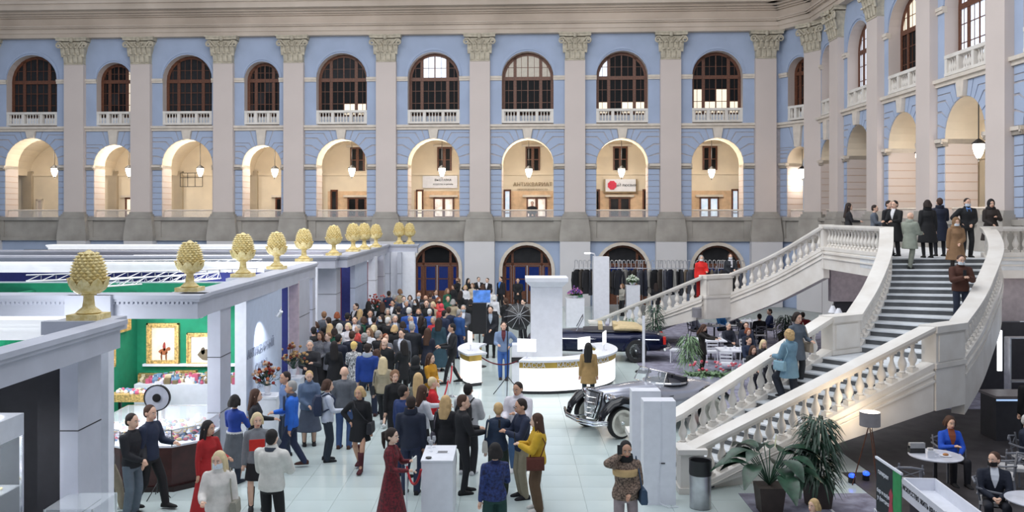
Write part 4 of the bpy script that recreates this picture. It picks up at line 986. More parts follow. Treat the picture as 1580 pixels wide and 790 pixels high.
for (px, Y, w, h, lab, fl_, cols) in ((887, 43, 0.88, 1.36, 'white plinth topped with purple flowers left of the tall tower', 'bowl of small purple and pink flowers on the left white plinth', ['8C5AA8', 'C87AA0', '6A4A90']), (976, 47, 0.72, 1.68, 'white plinth carrying pale flowers before the dark coats', 'round bouquet of white-green flowers on the plinth among the coats', ['E0E8DC', 'C8D8C0'])):
    x = P(px, 0, Y).x; q = thing('white_plinth', lab, 'plinth', (x, Y, 0)); MB().cb(0, 0, 0, w, w*0.8, h-0.04).build('plinth_body', M_white, q); MB().cb(0, 0, h-0.04, w+0.02, w*0.8+0.02, 0.04).build('plinth_top', M_white, q)
    q = thing('flower_bowl', fl_, 'flowers', (x, Y, h)); MB().lathe([(0.1, 0), (0.2, 0.12), (0.18, 0.14)], 12).build('bowl', M_white, q); flower_pot_cluster(q, 70, 0.42, 0.12, cols, hh=0.4)
# left white podium with flowers, and the big arrangement behind
q = thing('white_podium', 'white podium with a flower arrangement beside the pale blue sign wall', 'podium', (-5.95, 21.3, 0)); MB().cb(0, 0, 0, 0.56, 0.56, 1.05).build('podium_body', M_white, q); MB().cb(0, 0, 1.05, 0.6, 0.6, 0.05).build('podium_top', M_white, q)
def arrangement(loc, lab, h, r, cols, seed):
    q = thing('flower_arrangement', lab, 'flowers', loc); rn = random.Random(seed)
    MB().lathe([(0.07, 0), (0.09, 0.02), (0.06, 0.06), (0.1, 0.18), (0.09, 0.22)], 12).build('vase', M_white, q, smooth=True)
    s = MB(); f = MB()
    for i in range(46):
        a, e = rn.uniform(0, 2*PI), rn.uniform(0.35, 1.5); L = h*rn.uniform(0.5, 1); d = V((math.cos(a)*math.cos(e)*r/h*1.5, math.sin(a)*math.cos(e)*r/h*1.5, math.sin(e)))*L
        s.tube([(0, 0, 0.2), tuple(d*0.5+V((0, 0, 0.2))), tuple(d+V((0, 0, 0.17)))], 0.005, 4); s.leaf(tuple(d*0.5+V((0, 0, 0.2))), d+V((0.1, 0, 0)), 0.2, 0.06)
        f.k = rn.randrange(len(cols)); f.ell(tuple(d+V((0, 0, 0.19))), (0.045, 0.045, 0.04), 6, 5)
    s.build('stems_and_leaves', M_leaf, q, kind='stuff'); f.build('blossoms', [cl(c) for c in cols], q, kind='stuff')
arrangement((-5.95, 21.3, 1.1), 'tall autumn flower arrangement in white vase on the white podium', 0.62, 0.3, ['8C2A24', 'B0603C', '5A2420', 'C8A890'], 1)
arrangement((-6.05, 24.2, 1.0), 'large dried flower arrangement against the navy booth opening', 0.75, 0.35, ['A07848', '7C3C2C', 'B89468'], 2)
MB()
q = thing('grey_podium', 'pale podium under the large dried flower arrangement', 'podium', (-6.05, 24.2, 0)); MB().cb(0, 0, 0, 0.5, 0.5, 0.96).build('podium_body', M_white, q); MB().cb(0, 0, 0.96, 0.54, 0.54, 0.04).build('podium_top', M_white, q)
arrangement((-5.9, 38.0, 1.05), 'red berry flower arrangement at the far pavilion posts', 0.8, 0.5, ['A03030', 'C86458', '703028'], 3)
q = thing('far_podium', 'small white podium under the red berry arrangement', 'podium', (-5.9, 38.0, 0)); MB().cb(0, 0, 0, 0.5, 0.5, 1.01).build('podium_body', M_white, q); MB().cb(0, 0, 1.01, 0.54, 0.54, 0.04).build('podium_top', M_white, q)
# small pedestal in the foreground
q = thing('white_pedestal', 'white pedestal table in the front centre with glasses and a printed card on top', 'pedestal', (-1.34, 16.12, 0))
MB().cb(0, 0, 0, 0.56, 1.02, 1.07).build('pedestal_body', M_white, q); MB().cb(0, 0, 1.07, 0.58, 1.04, 0.03).build('pedestal_top', M_white, q)
q = thing('printed_card', 'small grey printed card lying on the white pedestal', 'card', (-1.28, 16.15, 1.10)); MB().cb(0, 0, 0, 0.24, 0.18, 0.006).build('card_sheet', M_white, q)
m = MB()
for i in range(3): m.cb(0, 0.05-0.05*i, 0.006, 0.18, 0.03, 0.002)
m.build('printed_lines', M_iron, q, kind='stuff')
M_wine = mat('wine_glass', (0.8, 0.85, 0.9), 0.03, alpha=0.35)
for i, (x, y, l) in enumerate(((-1.50, 16.2, 'wine glass nearest the middle of the white pedestal'), (-1.56, 16.45, 'wine glass at the back left corner of the white pedestal'), (-1.47, 16.5, 'wine glass at the rear edge of the white pedestal'))):
    q = thing('wine_glass', l, 'glass', (x, y, 1.10)); MB().lathe([(0.035, 0), (0.004, 0.01), (0.004, 0.09), (0.03, 0.12), (0.04, 0.16), (0.03, 0.21)], 10).build('bowl_and_stem', M_wine, q, smooth=True)
    MB().lathe([(0.03, 0.125), (0.036, 0.15)], 10).build('wine', cl('2A2018'), q)
q = thing('small_dish', 'small dark dish at the front left of the white pedestal', 'dish', (-1.5, 15.74, 1.10)); MB().lathe([(0.03, 0), (0.06, 0.02), (0.055, 0.024), (0.02, 0.01)], 12).build('dish', M_dark, q)
# rope posts
M_rope = cl('A81E2C')
def rope_post(x, y, lab):
    q = thing('rope_post', lab, 'rope post', (x, y, 0)); MB().lathe([(0.16, 0), (0.16, 0.02), (0.05, 0.05), (0.02, 0.06)], 14).build('post_base', M_chrome, q)
    MB().lathe([(0.022, 0.05), (0.022, 0.92), (0.03, 0.93), (0.03, 0.96), (0.018, 0.98), (0.032, 1.0), (0.02, 1.03)], 10).build('post', M_chrome, q, smooth=True); return (x, y, 0.93)
rp = [(-1.92, 15.9, 'chrome rope post in front left of the white pedestal'), (-1.85, 21.6, 'chrome rope post nearest the crowd before the kiosk'), (-1.75, 24.0, 'chrome rope post in the middle of the row before the kiosk'), (-1.8, 26.3, 'chrome rope post beside the left kiosk counter'), (-1.1, 28.4, 'dark rope post in the kiosk entrance')]
rps = [rope_post(*r) for r in rp]
def rope(a, b, lab, m=M_rope, sag=0.25):
    a, b = V(a), V(b); tag(MB().tube([a.lerp(b, t/10)-V((0, 0, sag*4*(t/10)*(1-t/10))) for t in range(11)], 0.022, 8).build('rope', m, smooth=True), lab, 'rope')
rope(rps[1], rps[2], 'red velvet rope between the two nearest posts of the row'); rope(rps[2], rps[3], 'red velvet rope reaching the left kiosk counter'); rope(rps[4], (0.15, 27.0, 0.95), 'dark red rope closing the kiosk entrance', cl('5C1824'), 0.2)
rope(rps[0], (-1.6, 15.4, 1.0), 'short red rope hanging at the white pedestal', sag=0.3)
# light stand, speaker with blue screen, black umbrella
q = thing('light_stand', 'thin black tripod light stand in the kiosk entrance', 'stand', (P(783, 0, 26.4).x, 26.4, 0)); MB().tube([(0, 0, 0.5), (0, 0, 2.3)], 0.018, 6).build('stand_pole', M_dark, q)
for k in range(3): a = k*2.09+0.5; MB().tube([(0, 0, 0.6), (0.5*math.cos(a), 0.5*math.sin(a), 0.01)], 0.014, 5).build('leg', M_dark, q)
q = thing('black_speaker', 'tall black speaker column topped by a blue screen, left of the kiosk tower', 'speaker', (P(740, 0, 31.5).x, 31.5, 0)); MB().cb(0, 0, 1.2, 0.5, 0.4, 1.1).build('speaker_cabinet', M_dark, q); MB().tube([(0, 0, 0.02), (0, 0, 1.2)], 0.03, 6).build('stand_pole', M_iron, q)
MB().cb(0.08, -0.1, 2.32, 0.62, 0.06, 0.44).build('blue_screen', mat('blue_screen_glow', (0.1, 0.25, 0.7), 0.3, emit=(0.12, 0.3, 0.8), es=0.3, var=0.3, scale=4), q); MB().lathe([(0.25, 0), (0.25, 0.02)], 14).build('stand_base', M_dark, q)
q = thing('black_umbrella', 'black ribbed photographic umbrella light near the kiosk tower', 'umbrella light', (P(801, 0, 31.0).x, 31.0, 0))
T = TR(0, 0, 1.9, 0, 1.25, 0.5); m = MB(); R_ = [(0.52*math.sin(t), 0.42*(math.cos(t)-1)) for t in (0.05, 0.5, 0.9, 1.25)]; m.lathe([(r, h) for r, h in R_], 12, T=T); m.build('umbrella_cloth', M_dark, q)
for k in range(12): MB().tube([(r*1.02*math.cos(k*PI/6), r*1.02*math.sin(k*PI/6), h+0.01) for r, h in R_], 0.008, 4, T=T).build('rib', M_alu, q)
MB().tube([(0, 0, 0.02), (0, 0, 1.9)], 0.02, 6).build('stand_pole', M_dark, q)
# ================================================================ cars
M_silver = mat('silver_car_paint', srgb(178, 180, 192), 0.22, 0.55, var=0.02)
M_blackp = mat('black_car_paint', (0.008, 0.009, 0.012), 0.1, 0.2, var=0.1)
M_navyp = mat('navy_car_paint', srgb(13, 21, 54), 0.14, 0.3, var=0.05)
M_tyre = mat('black_tyre', (0.02, 0.02, 0.022), 0.8); M_wwall = mat('white_sidewall', srgb(222, 220, 210), 0.6)
M_leather = mat('dark_leather', (0.02, 0.02, 0.03), 0.5); M_windsh = mat('windscreen_glass', (0.8, 0.88, 0.95), 0.03, alpha=0.22)
def wheel(par, x, y, r=0.39, ww=True, w=0.17, s=1):
    T = TR(x, y, r, 0, PI/2)
    m = MB(); m.lathe([(r*0.62, -w/2), (r*0.93, -w/2), (r, -w/4), (r, w/4), (r*0.93, w/2), (r*0.62, w/2), (r*0.62, -w/2)], 28, T=T); o = m.build('tyre', M_tyre, par, smooth=True)
    if ww: 
        m = MB(); m.lathe([(r*0.68, -w/2-0.006), (r*0.84, -w/2-0.006), (r*0.84, -w/2+0.01), (r*0.68, -w/2+0.01), (r*0.68, -w/2-0.006)], 28, T=T); m.lathe([(r*0.68, w/2-0.01), (r*0.84, w/2-0.01), (r*0.84, w/2+0.006), (r*0.68, w/2+0.006), (r*0.68, w/2-0.01)], 28, T=T); m.build('white_sidewall', M_wwall, par)
    m = MB(); m.lathe([(r*0.62, -w/2), (r*0.64, 0), (r*0.62, w/2), (r*0.54, w/2-0.01), (r*0.56, 0), (r*0.54, -w/2+0.01), (r*0.62, -w/2)], 24, T=T); m.build('wheel_rim', M_chrome, par, smooth=True)
    m = MB()
    for k in range(12): a = k*PI/6; m.tube([(0.05*math.cos(a+.4), 0.05*math.sin(a+.4), 0.05), (r*0.57*math.cos(a), r*0.57*math.sin(a), 0)], 0.009, 4, T=T); m.tube([(0.05*math.cos(a), 0.05*math.sin(a), -0.05), (r*0.57*math.cos(a+.3), r*0.57*math.sin(a+.3), 0)], 0.009, 4, T=T)
    m.build('wheel_spokes', M_chrome, par); MB().lathe([(0.02, -0.03), (r*0.5, -0.03), (r*0.5, 0.03), (0.02, 0.03)], 18, T=T).build('brake_drum', M_iron, par); m = MB(); m.lathe([(0.03, -w/2-0.03), (0.075, -w/2+0.02), (0.075, w/2-0.02), (0.03, w/2+0.03)], 12, T=T); m.build('hub_cap', M_chrome, par, smooth=True)
def loft(mb, secs, n=20, p=2.6):      # secs: (x, halfwidth, zbottom, ztop, ycentre)
    R = []
    for s in secs:
        x, w, z0, z1 = s[:4]; yc = s[4] if len(s) > 4 else 0; zc, hz = (z0+z1)/2, (z1-z0)/2; pp_ = s[5] if len(s) > 5 else p; r = []
        for j in range(n):
            a = 2*PI*j/n; c, q = math.cos(a), math.sin(a)
            r.append((x, yc+w*abs(c)**(2/pp_)*(1 if c >= 0 else -1), zc+hz*abs(q)**(2/pp_)*(1 if q >= 0 else -1)))
        R.append(r)
    mb.rings(R)
car = thing('silver_roadster', 'silver and black vintage open roadster with whitewall tyres and upright chrome grille', 'car', (3.55, 22.75, 0), math.atan2(-0.49, -0.87))
m = MB(); loft(m, [(1.72, 0.24, 0.55, 1.02), (1.6, 0.30, 0.5, 1.10), (1.0, 0.42, 0.45, 1.14), (0.4, 0.56, 0.4, 1.16), (0.05, 0.64, 0.38, 1.15)]); m.build('hood', M_silver, car, smooth=True)
m = MB(); loft(m, [(0.05, 0.66, 0.36, 1.14), (-0.3, 0.70, 0.34, 1.10), (-0.9, 0.72, 0.34, 1.08), (-1.3, 0.68, 0.36, 1.10), (-1.8, 0.55, 0.4, 1.02), (-2.3, 0.30, 0.45, 0.85), (-2.6, 0.08, 0.5, 0.68)]); m.build('body_shell', M_silver, car, smooth=True)
m = MB(); m.ell((-0.55, 0, 1.08), (0.58, 0.52, 0.09), 24, 8); m.build('cockpit_opening', M_leather, car, smooth=True)
m = MB(); m.tube([(-0.55+0.6*math.cos(a), 0.54*math.sin(a), 1.12+0.02*math.cos(a)) for a in [i*PI/14 for i in range(29)]], 0.03, 6); m.build('cockpit_trim', M_chrome, car, smooth=True)
for s in (-1, 1): m = MB(); m.cb(-0.85, s*0.24, 1.05, 0.14, 0.42, 0.2); m.build('seat_back', M_leather, car)
m = MB(); m.tube([(-0.28+0.06*math.sin(a), 0.26+0.19*math.cos(a), 1.24+0.18*math.sin(a)) for a in [i*PI/10 for i in range(21)]], 0.014, 5); m.tube([(-0.28, 0.26, 1.24), (0.0, 0.26, 1.1)], 0.016, 5); m.build('steering_wheel', M_dark, car)
for s in (-1, 1):
    m = MB(); m.tube([(0.12, s*0.02, 1.12), (-0.03, s*0.03, 1.47), (-0.16, s*0.55, 1.44), (0.0, s*0.60, 1.12), (0.12, s*0.02, 1.12)], 0.016, 6); m.build('windscreen_frame', M_chrome, car)
    MB().add([(0.12, s*0.02, 1.12), (-0.03, s*0.03, 1.47), (-0.16, s*0.55, 1.44), (0.0, s*0.60, 1.12)], [(0, 1, 2, 3)]).build('windscreen', M_windsh, car)
m = MB(); gs = [(1.72, -0.30, 0.42), (1.78, -0.26, 0.42)]
m.rings([[(x, y, z) for x, y, z in ((1.86, -0.16, 0.42), (1.92, 0, 0.42), (1.86, 0.16, 0.42), (1.76, 0.22, 0.42), (1.76, -0.22, 0.42))], [(1.80, -0.27, 0.75), (1.87, 0, 0.75), (1.80, 0.27, 0.75), (1.70, 0.3, 0.75), (1.70, -0.3, 0.75)], [(1.72, -0.28, 1.08), (1.79, 0, 1.12), (1.72, 0.28, 1.08), (1.64, 0.3, 1.08), (1.64, -0.3, 1.08)]]); m.build('grille_shell', M_iron, car)
m = MB(); m.tube([(1.93, 0, 0.42), (1.84, -0.17, 0.42), (1.79, -0.29, 0.75), (1.71, -0.30, 1.07), (1.80, 0, 1.12), (1.71, 0.30, 1.07), (1.79, 0.29, 0.75), (1.84, 0.17, 0.42), (1.93, 0, 0.42)], 0.028, 6); m.build('grille_surround', M_chrome, car, smooth=True)
m = MB()
for i in range(13):
    k = (i-6)/6.5; m.tube([(1.94-0.06*abs(k), k*0.17, 0.46), (1.90-0.07*abs(k), k*0.27, 0.76), (1.82-0.07*abs(k), k*0.27, 1.05)], 0.011, 5)
for z in (0.55, 0.68, 0.81, 0.94): m.tube([(1.86-(z-.5)*.15, -0.22, z), (1.95-(z-.5)*.15, 0, z), (1.86-(z-.5)*.15, 0.22, z)], 0.007, 4)
m.build('grille_bars', M_chrome, car, kind='stuff')
for s in (-1, 1):
    m = MB(); m.lathe([(0.02, -0.26), (0.1, -0.16), (0.15, -0.02), (0.155, 0.04), (0.14, 0.05), (0.02, 0.07)], 16, T=TR(1.62, s*0.47, 0.92, 0, 0, PI/2)); m.build('headlamp', M_chrome, car, smooth=True)
    # sweeping fenders: arch over the front wheel running back into the running board
    R = []
    for (x, z, w, t) in ((2.02, 0.42, 0.10, 0.03), (1.95, 0.62, 0.15, 0.05), (1.72, 0.82, 0.19, 0.07), (1.4, 0.90, 0.2, 0.08), (1.08, 0.84, 0.2, 0.08), (0.82, 0.66, 0.19, 0.07), (0.6, 0.46, 0.18, 0.05), (0.3, 0.36, 0.17, 0.03), (-0.7, 0.34, 0.17, 0.03)):
        R.append([(x, s*0.70+w*math.cos(a), z+t*1.6*math.sin(a)*(1 if math.sin(a) > 0 else 0.4)) for a in [j*2*PI/12 for j in range(12)]])
    m = MB(); m.rings(R); m.build('front_fender', M_blackp, car, smooth=True)
    R = []
    for (x, z, w, t) in ((-0.7, 0.36, 0.16, 0.03), (-0.95, 0.55, 0.18, 0.08), (-1.15, 0.76, 0.2, 0.1), (-1.45, 0.86, 0.21, 0.11), (-1.8, 0.80, 0.2, 0.1), (-2.1, 0.6, 0.17, 0.07), (-2.35, 0.4, 0.1, 0.04)):
        R.append([(x, s*0.70+w*math.cos(a), z+t*1.6*math.sin(a)*(1 if math.sin(a) > 0 else 0.4)) for a in [j*2*PI/12 for j in range(12)]])
    m = MB(); m.rings(R); m.build('rear_fender', M_blackp, car, smooth=True)
    wheel(car, 1.42, s*0.72); wheel(car, -1.48, s*0.70)
    m = MB(); [m.tube([(0.9-0.14*i, s*0.5, 0.8), (0.86-0.14*i, s*0.68, 0.62), (0.7-0.14*i, s*0.7, 0.42)], 0.03, 6) for i in range(3)]; m.build('exhaust_pipes', M_chrome, car, smooth=True)
    MB().cb(-0.2, s*0.68, 0.86, 0.12, 0.03, 0.02).build('door_handle', M_chrome, car)
m = MB(); m.tube([(1.98, -0.95, 0.50), (2.14, -0.6, 0.44), (2.2, 0, 0.42), (2.14, 0.6, 0.44), (1.98, 0.95, 0.50)], 0.035, 8); m.tube([(1.98, -0.95, 0.44), (2.14, -0.6, 0.37), (2.2, 0, 0.35), (2.14, 0.6, 0.37), (1.98, 0.95, 0.44)], 0.025, 8); m.build('front_bumper', M_chrome, car, smooth=True)
m = MB(); m.tube([(2.14, 0.45, 0.4), (1.7, 0.4, 0.4)], 0.02, 5); m.tube([(2.14, -0.45, 0.4), (1.7, -0.4, 0.4)], 0.02, 5); m.build('bumper_irons', M_chrome, car, kind='stuff')
m = MB(); m.tube([(1.8, 0, 1.13), (1.2, 0, 1.165), (0.2, 0, 1.18)], 0.012, 5); m.build('hood_strip', M_chrome, car)
# navy convertible
c2 = thing('navy_convertible', 'dark navy vintage convertible with folded cream top and chrome wheels, rear towards the right', 'car', (3.2, 33.25, 0), PI-0.08); c2.scale = (1, 1, 1.13)
m = MB(); loft(m, [(2.6, 0.55, 0.4, 0.75), (2.45, 0.8, 0.33, 0.88), (1.5, 0.88, 0.3, 0.96), (0.8, 0.9, 0.28, 1.0), (-0.3, 0.92, 0.28, 1.0), (-1.4, 0.92, 0.3, 1.0), (-2.2, 0.86, 0.34, 0.95), (-2.55, 0.7, 0.4, 0.85), (-2.65, 0.45, 0.45, 0.75)], 24, 3.2); m.build('body_shell', M_navyp, c2, smooth=True)
m = MB(); loft(m, [(0.5, 0.6, 0.9, 1.04), (0.2, 0.7, 0.9, 1.05), (-1.1, 0.7, 0.9, 1.06), (-1.4, 0.55, 0.9, 1.04)], 20, 3); m.build('cabin_opening', M_leather, c2, smooth=True)
m = MB(); loft(m, [(-0.65, 0.74, 1.0, 1.14), (-0.9, 0.78, 0.98, 1.24), (-1.5, 0.74, 0.98, 1.2), (-1.75, 0.6, 0.95, 1.08)], 20, 3); m.build('folded_top', cl('C8B48C'), c2, smooth=True)
m = MB(); m.tube([(0.75, -0.68, 1.0), (0.5, -0.62, 1.42), (0.5, 0.62, 1.42), (0.75, 0.68, 1.0)], 0.02, 6); m.build('windscreen_frame', M_chrome, c2)
MB().add([(0.75, -0.68, 1.0), (0.5, -0.62, 1.42), (0.5, 0.62, 1.42), (0.75, 0.68, 1.0)], [(0, 1, 2, 3)]).build('windscreen', M_windsh, c2)
for s in (-1, 1):
    wheel(c2, 1.65, s*0.80, 0.39, False, 0.2); wheel(c2, -1.45, s*0.82, 0.39, False, 0.2)
    for x in (1.65, -1.45):
        m = MB(); m.tube([(x+0.47*math.cos(a), s*0.88, 0.4+0.45*math.sin(a)) for a in [i*PI/12 for i in range(13)]], 0.05, 6); m.build('wheel_arch', M_navyp, c2, smooth=True)
    m = MB(); m.cb(-2.5, s*0.68, 0.6, 0.1, 0.2, 0.24); m.build('tail_lamp', cl('D0281E', 0.3), c2)
    m = MB(); m.tube([(2.3, s*0.88, 0.78), (-2.3, s*0.88, 0.76)], 0.018, 5); m.build('chrome_strip', M_chrome, c2)
for x in (-0.4, 0.15): 
    m = MB(); m.cb(x-0.3, 0.0, 1.0, 0.16, 1.1, 0.22); m.build('seat_back', cl('C8B48C'), c2)
m = MB(); m.tube([(-2.5, -0.85, 0.45), (-2.74, -0.5, 0.45), (-2.76, 0.5, 0.45), (-2.5, 0.85, 0.45)], 0.05, 8); m.build('rear_bumper', M_chrome, c2, smooth=True)
q = thing('sign_post', 'thin white sign post with round base between the navy car and the kiosk', 'post', (P(993, 0, 30.4).x, 30.4, 0)); MB().cb(0, 0, 0.06, 0.09, 0.04, 1.9).build('post', M_white, q); MB().lathe([(0.3, 0), (0.28, 0.04), (0.05, 0.06)], 18).build('post_base', M_iron, q)
# ================================================================ white panels, bin
b1 = thing('white_panel_box', 'front one of two tall white upright boxes at the stair foot, cable running down it', 'box', (2.79, 16.7, 0)); MB().cb(0, 0, 0, 0.61, 0.36, 1.96).build('box_body', M_white, b1)
MB().tube([(0.02, -0.19, 1.96), (0.03, -0.19, 1.0), (-0.03, -0.19, 0.3), (0.0, -0.22, 0.05), (0.15, -0.35, 0.01), (0.33, -0.3, 0.01)], 0.008, 5).build('cable', M_strip if 0 else M_white, b1); MB().cb(0.05, -0.185, 0.78, 0.1, 0.012, 0.02).build('slot', M_dark, b1)
b2 = thing('white_panel_box', 'rear one of two tall white upright boxes at the stair foot', 'box', (2.7, 17.75, 0)); MB().cb(0, 0, 0, 0.58, 0.36, 1.94).build('box_body', M_white, b2)
for z in (1.5, 0.9, 0.4): MB().cb(-0.1, -0.185, z, 0.03, 0.012, 0.03).build('bolt', M_iron, b2)
bn = thing('waste_bin', 'steel cylinder waste bin with black liner beside the stair newel', 'bin', (3.53, 16.4, 0)); MB().lathe([(0.19, 0), (0.2, 0.01), (0.2, 0.72)], 24).build('bin_body', mat('brushed_steel', (0.55, 0.56, 0.58), 0.3, 0.9, var=0.2, scale=1.5), bn, smooth=True)
MB().lathe([(0.205, 0.62), (0.212, 0.66), (0.208, 0.86), (0.215, 0.9), (0.19, 0.88), (0.18, 0.7), (0.02, 0.68)], 24).build('bin_liner', M_dark, bn, smooth=True)
# ================================================================ plants
def potplant(loc, lab, kind, h, n, seed, potm, pot=(0.24, 0.5), leafm=M_leaf):
    q = thing('potted_plant', lab, 'plant', loc); rn = random.Random(seed); pr, ph = pot
    MB().rings([[(s*a, s*b, z) for a, b in ((-1, -1), (1, -1), (1, 1), (-1, 1))] for s, z in ((pr*0.78, 0), (pr, ph))]).build('pot', potm, q)
    if kind == 'broad':
        for i in range(n):
            a = i*2.4+rn.uniform(-.2, .2); e = rn.uniform(0.5, 1.2); L = h*rn.uniform(0.4, 0.62); b = V((0, 0, ph)); k = V((math.cos(a)*math.cos(e)*L, math.sin(a)*math.cos(e)*L, ph+math.sin(e)*L))
            m = MB(); m.k = 0; m.tube([b, b.lerp(k, 0.5)+V((0, 0, 0.04)), k], 0.011, 5); m.leaf(k, (math.cos(a), math.sin(a), 0.45-rn.uniform(0, .5)), rn.uniform(0.5, 0.7), rn.uniform(0.28, 0.4), 0.5, n=6); m.build('leaf', leafm, q, smooth=True)
    else:
        m = MB()
        for i in range(n):
            z = ph+rn.uniform(0.0, h-ph-0.1); a = rn.uniform(0, 2*PI); r = 0.12; e = rn.uniform(-0.1, 0.9)
            m.leaf((r*math.cos(a), r*math.sin(a), z), (math.cos(a)*math.cos(e), math.sin(a)*math.cos(e), math.sin(e)), rn.uniform(0.3, 0.5), 0.05, 0.9)
        for k in range(5): m.tube([(0.05*math.cos(k), 0.05*math.sin(k), ph-0.05), (0.12*math.cos(k*1.3), 0.12*math.sin(k*1.3), h*0.85)], 0.015, 5)
        m.build('foliage', leafm, q, kind='stuff')
    return q
M_potw = mat('brown_planter', srgb(70, 60, 54), 0.6)
pl1 = potplant((4.75, 16.15, 0), 'plant with very broad dark leaves in a square brown planter under the stair', 'broad', 1.3, 24, 1, M_potw)
MB().leaf((0.1, 0, 1.15), (0.1, 0, 1), 0.3, 0.08, 0).build('pale_spathe', cl('D8D8B0'), pl1)
potplant((5.75, 16.45, 0), 'dense narrow leaved dark bush in a planter right of the broad leaved plant', 'narrow', 1.75, 420, 2, M_potw)
potplant((5.2, 13.0, 0), 'low green plant at the very bottom edge right of the stair', 'narrow', 0.9, 160, 5, M_potw, (0.3, 0.35), M_leaf2)
potplant((6.1, 30.2, 0), 'pale spreading palm in a grey pot between the two cars', 'narrow', 1.35, 170, 6, M_white, (0.2, 0.4), M_leaf2)
potplant((5.75, 35.2, 0), 'tall dark green plant behind the navy car', 'narrow', 1.9, 240, 7, M_potw, (0.22, 0.4))
potplant((4.75, 35.7, 0), 'pale grey-green plant just left of the tall dark plant', 'narrow', 1.3, 150, 8, M_white, (0.22, 0.4), M_leaf2)
potplant((11.6, 37.0, 0), 'green bush among the far cafe tables', 'narrow', 1.3, 200, 9, M_potw, (0.3, 0.4))
fb = thing('flower_trough', 'long trough of green leaves with red and pink flowers behind the silver roadster', 'planter', (6.35, 27.6, 0)); MB().cb(0, 0, 0, 1.6, 0.5, 0.4).build('trough', M_white, fb)
rn = random.Random(9); m = MB(); f = MB()
for i in range(260):
    x, y, a = rn.uniform(-.8, .8), rn.uniform(-.25, .25), rn.uniform(0, 6.28); m.leaf((x, y, 0.38), (math.cos(a), math.sin(a), rn.uniform(0.3, 2)), rn.uniform(0.2, 0.42), 0.09, 0.5)
for i in range(26): f.k = rn.randrange(3); f.ell((rn.uniform(-.8, .9), rn.uniform(-.3, .3), rn.uniform(0.55, 0.85)), (0.05, 0.05, 0.04), 6, 4)
m.build('foliage', M_leaf2, fb, kind='stuff'); f.build('blossoms', [cl('C04858'), cl('E098A4'), cl('D87080')], fb, kind='stuff')
# ================================================================ cafe furniture
def chair_proto(name, m1, mseat, style):
    t = thing(name, '', 'chair', (0, 0, 0)); g = M_white
    MB().prism([(-0.23, -0.24), (0.23, -0.24), (0.21, 0.22), (-0.21, 0.22)], 0.43, 0.49).build('seat', mseat, t)
    for x, y in ((-0.2, -0.21), (0.2, -0.21)): MB().rings([[(x+a*.018, y+b*.018, z) for a, b in ((-1, -1), (1, -1), (1, 1), (-1, 1))] for z in (0, 0.43 if style != 'arm' else 0.66)]).build('leg', m1, t)
    for x in (-0.19, 0.19): MB().tube([(x, 0.25, 0), (x, 0.2, 0.45), (x*1.05, 0.27, 0.88)], 0.018, 4).build('leg', m1, t)
    m = MB()
    if style == 'arm':
        m.tube([(-0.22, 0.28, 0.80), (0, 0.33, 0.83), (0.22, 0.28, 0.80)], 0.022, 5); m.tube([(-0.2, 0.24, 0.6), (0.2, 0.27, 0.78)], 0.01, 4); m.tube([(0.2, 0.24, 0.6), (-0.2, 0.27, 0.78)], 0.01, 4); m.tube([(-0.2, 0.25, 0.6), (0.2, 0.25, 0.6)], 0.014, 4)
    else:
        for z in (0.62, 0.74, 0.86): m.box(-0.2, 0.2, 0.22+(z-.6)*.15, 0.245+(z-.6)*.15, z-0.035, z+0.025)
    m.build('backrest', m1, t)
    if style == 'arm':
        for s in (-1, 1): MB().tube([(s*0.22, -0.21, 0.66), (s*0.23, 0.05, 0.68), (s*0.22, 0.27, 0.72)], 0.02, 5).build('armrest', m1, t)
    return t
M_chairg = mat('grey_painted_chair', srgb(120, 122, 130), 0.5); M_cush = mat('pale_seat_cushion', srgb(206, 204, 204), 0.8)
CH = {'w': chair_proto('cafe_chair', M_white, M_white, 'slat'), 'g': chair_proto('cafe_armchair', M_chairg, M_cush, 'arm')}; used = set()
def chair(k, x, y, face, lab, grp='cafe chairs'):
    if k not in used: used.add(k); t = CH[k]; t.location = (x, y, 0.0); t.rotation_euler = (0, 0, math.radians(face))
    else: t = copytree(CH[k], (x, y, 0.0), math.radians(face))
    if y > 24.5: t.location.z = 0.02
    t['label'] = lab; t['group'] = grp; return t
def table(x, y, lab, r=0.45, rnd_=True, mt=M_white, leg=M_iron):
    t = thing('cafe_table', lab, 'table', (x, y, 0.02 if y > 24.5 else 0), 0, 'cafe tables')
    if rnd_: MB().lathe([(r-0.02, 0.72), (r, 0.73), (r, 0.745), (r-0.02, 0.75)], 32).build('table_top', mt, t)
    else: MB().cb(0, 0, 0.71, r*2, r*2, 0.04).build('table_top', mt, t)
    MB().tube([(0, 0, 0.02), (0, 0, 0.72)], 0.035, 8).build('table_leg', leg, t); MB().lathe([(0.26, 0), (0.25, 0.02), (0.04, 0.04)], 20).build('table_base', leg, t); return t
M_marbt = mat('grey_marble_top', srgb(206, 208, 218), 0.3, var=0.08, scale=4)
table(8.35, 17.25, 'round marble cafe table with coffee and pastry before the woman in blue', 0.5, mt=M_marbt, leg=M_dark)
table(8.75, 14.55, 'round marble cafe table at the bottom right corner', 0.5, mt=M_marbt, leg=M_dark)
chair('g', 7.45, 16.4, 160, 'grey armchair with pale cushion left of the marble table'); chair('g', 9.45, 16.9, -120, 'grey armchair with pale cushion right of the marble table'); chair('g', 9.05, 18.1, 10, 'armchair under the woman in the blue jacket')
chair('g', 8.45, 15.35, 60, 'armchair under the man in dark suit at the right'); chair('g', 10.7, 18.2, 45, 'armchair under the white haired man at the right edge'); chair('g', 9.95, 17.4, 170, 'empty grey armchair behind the seated suited man')
